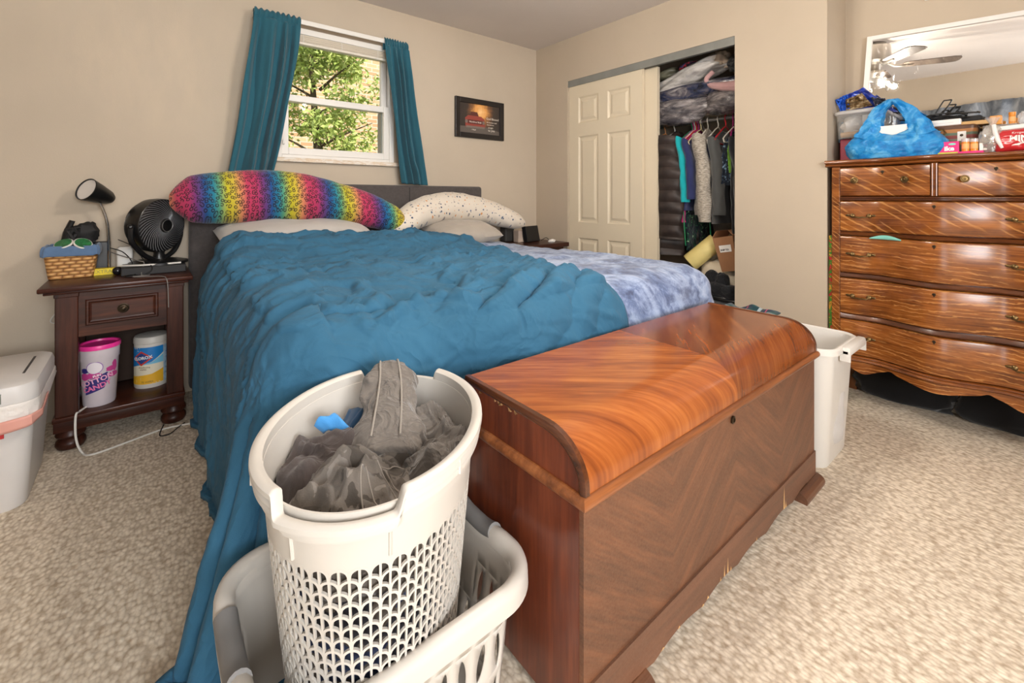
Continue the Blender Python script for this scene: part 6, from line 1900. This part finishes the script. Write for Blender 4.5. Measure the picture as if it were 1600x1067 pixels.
# ================================================================== on top of the dresser
DT = 1.2725
g = G(); g.box((2.93, .575, DT), (3.11, .752, DT + .120), bev=.004)
solo('box', g, plain('wine_red_box', C(146, 44, 62), .5, var=.06, vscale=12), (3.02, .66, DT), 'wine red box at the wall end of the dresser top', 'box', smooth=False)
cb = thing('plastic_container', 'clear lidded plastic container stacked on the wine red box', 'container', (3.02, .665, DT + .1205))
zb = DT + .1205
cl = clear_mat('clear_container', (.92, .92, .92, 1), .10, .08, .10, (.82, .80, .78, 1))
g = G(); rloft(g, (3.0, .665), [(.098, .092, .02, zb), (.106, .100, .022, zb + .13), (.103, .097, .022, zb + .13), (.095, .089, .02, zb + .003)]); build('body', g, cl, cb)
g = G(); rloft(g, (3.0, .665), [(.110, .104, .024, zb + .128), (.113, .107, .026, zb + .132), (.113, .107, .026, zb + .142), (.100, .094, .02, zb + .150), (.09, .085, .02, zb + .146)]); build('lid', g, clear_mat('milky_lid', (.85, .85, .85, 1), .12, .15, .40, (.84, .82, .80, 1)), cb)
g = G(); g.ell((2.985, .70, zb + .068), (.075, .05, .055), 18, 12, amp=.4, freq=2, seed=1)
solo('napkin', g, MT['white_paper'], (2.985, .70, zb), 'crumpled white tissue inside the clear container', 'tissue')
g = G(); g.box((2.912, .594, zb + .012), (2.918, .65, zb + .118), bev=.002)
solo('card', g, MT['white_paper'], (2.915, .62, zb), 'white card inside the front of the clear container', 'card', smooth=False)
g = G(); g.tube([(2.925, .745, zb + .022), (2.925, .645, zb + .026)], .014, 14)
solo('wooden_roller', g, plain('pale_wood', C(212, 172, 122), .6), (2.925, .70, zb + .02), 'pale wooden roller in the bottom of the clear container', 'roller')
g = G(); g.box((3.0, .756, zb - .01), (3.05, .7775, zb + .105), bev=.004)
solo('packet', g, plain('pale_blue_packet', C(132, 180, 214), .5), (3.02, .766, zb), 'pale blue packet wedged between container and wall', 'packet', smooth=False)
# blue snack bag, crumpled, on the container
chip = thing('snack_bag', 'crumpled blue and brown foil snack bag on the clear container', 'bag', (3.0, .67, zb + .151))
zt2 = zb + .151
foil = Mat('blue_foil', C(40, 60, 168), .3, spec=.6, coat=.3)
foil.base(foil.ramp(foil.noise(foil.co(), 14, 4, .6), [(.35, C(26, 34, 110)), (.5, C(40, 76, 190)), (.66, C(70, 60, 140))]))
def foilg(P, n=24, amp=.010, seed=0):
    A, B, C_, D = [Vector(p) for p in P]
    g = G()
    def fn(a, b):
        p = (A * (1 - a) + B * a) * (1 - b) + (D * (1 - a) + C_ * a) * b
        nn = (B - A).cross(D - A).normalized()
        return p + nn * amp * (2 * noise.noise(Vector((a * 5, b * 5, seed))) + noise.noise(Vector((a * 11, b * 11, seed + 3))) + 1.5 * math.sin(PI * a) * math.sin(PI * b))
    g.grid(fn, n, n); return g
b1 = build('back_panel', foilg([(2.97, .785, zt2 + .075), (2.985, .66, zt2 + .125), (3.0, .565, zt2 + .012), (2.98, .72, zt2 + .01)], seed=1), foil.m, chip, sol=.003, auto=50)
build('front_panel', foilg([(2.945, .778, zt2 + .07), (2.93, .72, zt2 + .092), (2.94, .71, zt2 + .005), (2.955, .755, zt2 + .004)], seed=4), plain('blue_foil_light', C(38, 92, 196), .3), chip, sol=.003, auto=50)
brown = Mat('bronze_foil', C(120, 96, 66), .3, .6)
brown.base(brown.ramp(brown.noise(brown.co(), 30, 4), [(.35, C(74, 54, 40)), (.5, C(136, 112, 78)), (.66, C(206, 190, 160))]))
build('bronze_panel', foilg([(2.925, .725, zt2 + .062), (2.93, .655, zt2 + .085), (2.925, .61, zt2 + .012), (2.935, .725, zt2 + .004)], seed=7), brown.m, chip, sol=.003, auto=50)
build('dark_panel', foilg([(2.95, .62, zt2 + .06), (2.96, .565, zt2 + .045), (2.97, .555, zt2 + .005), (2.95, .60, zt2 + .004)], seed=9), plain('grey_foil', C(92, 92, 104), .3, .5), chip, sol=.003, auto=50)

# blue carrier bag with two tied handles
bagm = Mat('thin_blue_plastic', C(20, 132, 204), .28, spec=.5)
fb = bagm.noise(bagm.co((1, 1, 1)), 16, 4, .6, 1.0)
bagm.base(bagm.ramp(fb, [(.35, C(16, 120, 196)), (.5, C(34, 150, 220)), (.66, C(110, 190, 234))]))  # pale end of the ramp paints crumple highlights into the blue
bagm.bump(bagm.noise(bagm.co((1, 1, 2)), 22, 5, .6, .6), .55, .02)
trl = bagm.n('ShaderNodeBsdfTranslucent', {'Color': C(40, 150, 224)})
mxs = bagm.n('ShaderNodeMixShader', {0: .22, 1: bagm.b.outputs[0], 2: trl.outputs[0]})
bagm.nt.links.new(mxs.outputs[0], bagm.out.inputs['Surface'])
cbag = thing('carrier_bag', 'bright blue plastic carrier bag with raised handles on the dresser', 'bag', (2.875, .515, DT))
g = G()
rings = []
for i in range(26):
    t = i / 25
    ring = []
    for k in range(72):
        a = 2*PI*k/72
        c, s_ = math.cos(a), math.sin(a)
        prof = (1 - abs(t - .36) ** 2.2 * .9) if t > .36 else (.90 + .10 * sstep(0, .3, t))
        hy = .196 * prof * (1 - .18 * sstep(.5, 1, t)); hx = (.085 if t < .6 else .085 - .02 * (t - .6) / .4) * prof
        y = .515 + hy * math.copysign(abs(s_) ** .75, s_); x = 2.875 + hx * math.copysign(abs(c) ** .8, c)
        z = DT + .001 + .135 * t
        # front edge dips between the handles, sides rise
        if t > .6: z += (t - .6) / .4 * (.040 * abs(s_) ** 1.5 - .022 * (c < 0) * (1 - abs(s_)))
        kx = 1 + .09 * fr((c * 1.4, s_ * 3, t * 2.2), 1.6, 2.0)
        ring.append(Vector((2.875 + (x - 2.875) * kx, .515 + (y - .515) * (1 + .05 * fr((c, s_ * 2, t * 3), 1.3, 5)), max(DT + .001, z + (.006 * fr((c * 3, s_ * 3, t), 2, 1) if t > .1 else 0)))))
    rings.append(ring)
g.loft(rings, caps=False)
g.bm.verts.ensure_lookup_table()
g.ell((2.875, .515, DT + .006), (.078, .175, .005), 30, 6)
build('sack', g, bagm.m, cbag, sol=.0018, auto=180)
apex = Vector((2.875, .520, DT + .285))
for s_, y0 in ((1, .655), (-1, .365)):
    for xo in (-.032, .032):
        g = G(); rings = []
        path = [Vector((2.875 + xo * 1.7, y0 - s_ * .035, DT + .10)), Vector((2.875 + xo * 1.2, y0 - s_ * .060, DT + .165)), Vector((2.875 + xo * .7, .52 + s_ * .055, DT + .235)), apex + Vector((xo * .3, s_ * .008, 0))]
        for i in range(19):
            t = i / 18; c = spline(path, t)
            T = (spline(path, min(1, t + .02)) - spline(path, max(0, t - .02))).normalized()
            N = Vector((1, 0, 0)); S = T.cross(N).normalized()
            w = .034 * (1 - t) ** 1.0 + .014; d = .006 + .004 * math.sin(t * 9)
            rings.append([c + S * w * math.cos(2*PI*k/16) * (1 + .1 * math.sin(t * 20 + k)) + N * d * math.sin(2*PI*k/16) * (1 + .8 * math.sin(k * 2.1 + t * 6)) for k in range(16)])
        g.loft(rings); build('handle', g, bagm.m, cbag, auto=60)
g = G(); g.ell(apex + Vector((0, .004, 0)), (.018, .028, .012), 16, 10, amp=.3, freq=2, seed=2); build('handle', g, bagm.m, cbag)
g = G()
for k, (dx, w) in enumerate(((-.03, .155), (-.01, .16), (.01, .15), (.03, .15))):
    g.box((2.872 + dx - .006, .515 - w / 2, DT + .012), (2.872 + dx + .006, .515 + w / 2, DT + .160 - .004 * k), Matrix.Translation((0, 0, 0)))
solo('paper_stack', g, MT['white_paper'], (2.875, .515, DT + .01), 'stack of white papers showing in the mouth of the blue bag', 'papers', smooth=False)

# wooden cigar style case with game console and cables on it
cg = thing('wooden_case', 'striped wooden case with a brass clasp behind the pink candy box', 'case', (3.02, .325, DT + .052))
st = Mat('striped_inlay_wood', C(150, 104, 60), .4, coat=.2)
s = st.sep(st.co())
zz = st.math('ADD', s[2], st.math('MULTIPLY', st.noise(st.co((1, 3, 1)), 8, 2), .004))
st.base(st.ramp(st.math('DIVIDE', zz, .094), [(0, C(170, 122, 70)), (.12, C(190, 138, 78)), (.13, C(130, 126, 108)), (.32, C(126, 120, 104)), (.33, C(132, 62, 58)), (.48, C(146, 74, 62)), (.5, C(96, 112, 92)), (.62, C(104, 116, 96)), (.63, C(176, 118, 66)), (.8, C(150, 96, 52)), (.81, C(92, 60, 40)), (1, C(120, 80, 48))], 'CONSTANT'))
zc = DT + .052
g = G(); rloft(g, (3.02, .335), [(.075, .098, .02, zc), (.078, .102, .022, zc + .006), (.078, .102, .022, zc + .088), (.072, .096, .02, zc + .094)]); build('body', g, st.m, cg)
g = G(); g.ell((2.9405, .36, zc + .072), (.003, .016, .009), 10, 6); g.tube([(2.939, .345, zc + .078), (2.936, .335, zc + .06), (2.936, .35, zc + .045), (2.938, .365, zc + .05)], .003, 6); g.tube([(2.939, .375, zc + .08), (2.936, .39, zc + .075)], .003, 6); build('clasp', g, MT['brass'], cg)
g = G(); g.box((2.9395, .268, zc + .018), (2.9415, .297, zc + .062)); tg_ = build('paper_tag', g, MT['white_paper'], cg, smooth=False)
g = G(); g.ell((2.939, .283, zc + .044), (.0015, .006, .006), 8, 6); build('printed_dot', g, MT['brass_dk'], tg_)
g = G(); rloft(g, (3.02, .325), [(.070, .085, .006, DT), (.070, .085, .006, DT + .0515)])
solo('box', g, plain('grey_card', C(122, 112, 96), .7), (3.02, .325, DT), 'grey card box hidden beneath the striped wooden case', 'box', smooth=False)
zk = zc + .0945
g = G(); g.box((2.945, .285, zk), (3.09, .445, zk + .030), bev=.005)
con = solo('media_player', g, plain('white_electronics', C(232, 228, 224), .35), (3.02, .365, zk), 'slim white electronics box on the striped wooden case', 'electronics', smooth=False)
g = G(); g.box((2.9445, .31, zk + .013), (2.9455, .42, zk + .0145)); build('seam', g, plain('light_grey', C(190, 188, 186), .4), con, smooth=False)
zk2 = zk + .0305
random.seed(21)
g = G()
for k in range(11):
    yc = random.uniform(.30, .43); L_ = random.uniform(.05, .09); ph = random.uniform(0, 6)
    g.tube([Vector((2.985 + .03 * math.sin(ph + i * .4), yc + L_ * math.cos(i * .5 + ph), zk2 + .007 + .004 * k * .5 + .004 * math.sin(i + ph))) for i in [k_ * .5 for k_ in range(28)]], .0035, 6)
for k, (y, h, w) in enumerate(((.335, .085, .05), (.315, .062, .045), (.30, .050, .045), (.325, .04, .03))):
    g.tube([Vector((2.975 + .008 * k, y + .055 - w * 1.0 * math.sin(PI * t / 1.0) ** .7 * (1.2 if t > .5 else .7) - .02 * t, zk2 + .010 + h * math.sin(PI * t) ** .8)) for t in [i / 40 for i in range(41)]], .003, 6)
solo('cable_coil', g, MT['black'], (2.985, .35, zk2), 'tangle of black cables looped on the white electronics box', 'cables')
g = G(); rloft(g, (2.995, .265), [(.020, .045, .012, zk + .016), (.022, .048, .014, zk + .022), (.022, .048, .014, zk + .032), (.018, .042, .012, zk + .040)]); 
solo('power_adapter', g, MT['black_m'], (2.995, .265, zk + .016), 'black power adapter beside the cable tangle', 'adapter')
g = G(); g.box((2.96, .19, zc + .090), (3.09, .30, zc + .1085), bev=.002)
solo('cardboard_sheet', g, plain('tan_card', C(206, 166, 112), .8), (3.02, .24, zc + .09), 'flat tan cardboard piece under the black adapter', 'cardboard', smooth=False)
g = G(); rloft(g, (3.04, .165), [(.06, .055, .01, DT), (.06, .055, .01, DT + .135)])
solo('box', g, plain('grey_carton', C(150, 140, 130), .7), (3.04, .165, DT), 'grey carton behind the clear candy bag', 'box', smooth=False)
orange = plain('amber_plastic', C(224, 142, 46), .3, var=.1, vscale=40)
def pillbottle(x, y, z, h, r, lb, capc):
    L = thing('pill_bottle', lb, 'bottle', (x, y, z), group='amber bottles on the dresser')
    g = G(); g.lathe([(0, z), (r, z), (r, z + h * .75), (r * .9, z + h * .78)], (x, y, 0), 18); build('bottle_body', g, orange, L)
    g = G(); g.lathe([(r * 1.08, z + h * .74), (r * 1.08, z + h), (0, z + h)], (x, y, 0), 18); build('cap', g, capc, L)
    g = G(); g.lathe([(r * 1.01, z + h * .2), (r * 1.03, z + h * .2), (r * 1.03, z + h * .6), (r * 1.01, z + h * .6)], (x, y, 0), 18, caps=False); build('bottle_label', g, plain('pale_orange_label', C(236, 176, 112), .6), L)
pillbottle(2.852, .262, DT + .0125, .058, .0125, 'amber bottle standing next to the pink candy box', clear_mat('cap_clear', (.85, .8, .8, 1), .15, .1, .5, (.8, .74, .74, 1)))
pillbottle(2.855, .235, DT + .0125, .055, .0125, 'amber bottle standing next to the dark lighter', clear_mat('cap_clear2', (.85, .8, .8, 1), .15, .1, .5, (.8, .74, .74, 1)))
g = G(); g.box((2.975, .158, DT + .1355), (3.03, .196, DT + .1765), bev=.003)
oc = solo('tin', g, plain('amber_tin', C(222, 150, 60), .4), (3.0, .177, DT + .1355), 'small amber coloured carton on the grey carton', 'carton', smooth=False)
pillbottle(3.0, .128, DT + .1355, .052, .011, 'slim amber tube standing behind the red candy bag', orange)
g = G()
for k in range(4): g.ell((3.0 + .012 * k, .098 - .022 * k, DT + .128 + .028), (.012, .014, .03), 12, 8, amp=.5, freq=2, seed=k)
solo('plastic_wrap', g, clear_mat('crinkled_wrap', (.9, .92, .94, 1), .3, .1, .3, (.85, .88, .9, 1)), (3.0, .08, DT + .13), 'crinkled clear wrap behind the red candy bag', 'wrapper')
g = G(); rloft(g, (3.03, .06), [(.05, .05, .01, DT), (.05, .05, .01, DT + .128)])
solo('box', g, plain('beige_carton', C(186, 172, 156), .7), (3.03, .06, DT), 'beige carton hidden behind the red candy bag', 'box', smooth=False)
# pink candy box lying flat plus upright front
pk = thing('candy_box', 'hot pink candy box partly behind the blue carrier bag', 'box', (2.865, .33, DT))
pinkm = plain('hot_pink_card', C(232, 44, 124), .45)
g = G(); g.box((2.835, .282, DT + .0005), (2.862, .44, DT + .060), bev=.002); pb = build('carton', g, pinkm, pk, smooth=False)
g = G(); g.box((2.826, .205, DT + .0005), (2.875, .282, DT + .012), bev=.001); build('open_flap', g, pinkm, pk, smooth=False)
def dtext(body, y, z, x, size, mat, par, bold=.0006):
    build('lettering', text_g(body, size, lambda v: Vector((x - v.z, y - v.x, z + v.y)), .0003, bold=bold), mat, par, smooth=False)
dtext('ike', .313, DT + .028, 2.8345, .028, plain('white_ink', C(244, 240, 240), .5), pb, .0012)
g = G(); g.ell((2.8345, .303, DT + .048), (.001, .013, .005), 14, 6); build('printed_flash', g, plain('mint_ink', C(130, 212, 196), .5), pb)
g = G(); g.box((2.8340, .285, DT + .006), (2.8350, .36, DT + .012)); build('printed_stripe', g, plain('lime_ink', C(190, 200, 70), .5), pb, smooth=False)
g = G(); g.box((2.850, .207, DT + .0125), (2.868, .219, DT + .046), bev=.001)
solo('matchbox', g, MT['white_paper'], (2.86, .212, DT + .0125), 'little white carton at the end of the pink flap', 'carton', smooth=False)
g = G(); g.lathe([(0, DT), (.013, DT), (.013, DT + .042), (.009, DT + .05), (0, DT + .05)], (2.892, .236, 0), 16)
solo('jar', g, plain('smoky_jar', C(96, 92, 88), .2), (2.892, .236, DT), 'small dark jar behind the little white carton', 'jar')
# clear bag of wrapped sweets with a twisted neck
sb = thing('sweets_bag', 'clear twisted bag of wrapped sweets beside the red candy bag', 'bag', (2.865, .183, DT))
g = G(); g.ell((2.872, .186, DT + .058), (.030, .038, .060), 26, 18, amp=.25, freq=2.4, seed=4, zmin=DT + .0005); g.lathe([(.024, 0), (.014, .022), (.010, .034), (.016, .045), (.026, .062)], (2.875, .180, DT + .095), 16, caps=False)
build('clear_wrap', g, clear_mat('clear_film', (.9, .9, .88, 1), .22, .1, .25, (.82, .78, .72, 1)), sb)
g = G(); g.tube([(2.853, .176, DT + .122), (2.848, .172, DT + .09), (2.844, .162, DT + .05), (2.842, .150, DT + .018)], [.007, .008, .008, .005], 8); build('ribbon', g, MT['white_paper'], sb)
random.seed(8)
for k in range(14):
    p = Vector((2.872 + random.uniform(-.018, .014), .186 + random.uniform(-.024, .024), DT + .012 + random.uniform(0, .075)))
    g = G(); g.ell(p, (.009, .010, .009), 10, 8)
    w_ = solo('sweet', g, plain('sweet_wrap', [C(150, 140, 130), C(206, 198, 188), C(96, 88, 84)][k % 3], .3, .3), p, 'wrapped sweet inside the clear twisted bag', 'sweet', 'wrapped sweets in the clear bag')
# red candy bag
rb_ = thing('candy_bag', 'glossy red bag of mints at the mirror end of the dresser top', 'bag', (2.86, .07, DT))
def rbag(sg):
    def fn(a, b):
        u = a * 2 - 1
        y = .168 - .21 * a + .012 * math.sin(b * 3.1) * (1 - a)
        bul = .030 * (max(0, 1 - abs(u) ** 3)) ** .5 * max(0, 1 - abs(b * 2 - 1) ** 3) ** .5
        z = DT + .0015 + (.094 + .012 * a) * b
        return Vector((2.862 + .012 * b + sg * bul + .003 * fr((a * 6, b * 6, 1), 1, 3), y, z))
    return fn
g = G(); g.grid(rbag(-1), 40, 24); g.grid(rbag(1), 40, 24, flip=True)
rbb = build('pouch', g, plain('red_film', C(190, 40, 44), .25, coat=.3, var=.1, vscale=20), rb_, auto=60)
g = G(); g.grid(lambda a, b: rbag(-1)(a, 1) + Vector((0, .006 * (1 - a), (.018) * b)), 30, 4); build('top_seal', g, MT['white_paper'], rb_, sol=.002)
def rmap(ox, oz):
    def fn(v):
        a = min(1, max(0, (.168 - (ox - v.x)) / .21)); b = min(1, max(0, (oz + v.y - DT) / .1))
        p = rbag(-1)(a, b); return Vector((p.x - .0012 - v.z, ox - v.x, oz + v.y))
    return fn
wi = plain('white_film_print', C(236, 226, 220), .4)
build('lettering', text_g('MINTS', .030, rmap(.086, DT + .056), .0003, bold=.0012), wi, rbb, smooth=False)
build('lettering', text_g('Kroger', .013, rmap(.104, DT + .080), .0003), wi, rbb, smooth=False)
g = G()
f0 = rmap(.086, DT + .026)
for k in range(15):
    a = PI * (k / 14) * .9 + .15
    r0, r1, w = .012, .036, .0028
    d = Vector((math.cos(a) * 1.25, math.sin(a) * .62, 0)); nrm = Vector((-d.y, d.x, 0)).normalized()
    q = [d * r0 - nrm * w * .5, d * r1 - nrm * w, d * (r1 + .003), d * r1 + nrm * w, d * r0 + nrm * w * .5]
    g.faces([f0(p) for p in q], [(0, 1, 2, 3, 4)])
build('printed_swirl', g, wi, rbb, smooth=False, sol=.0005)
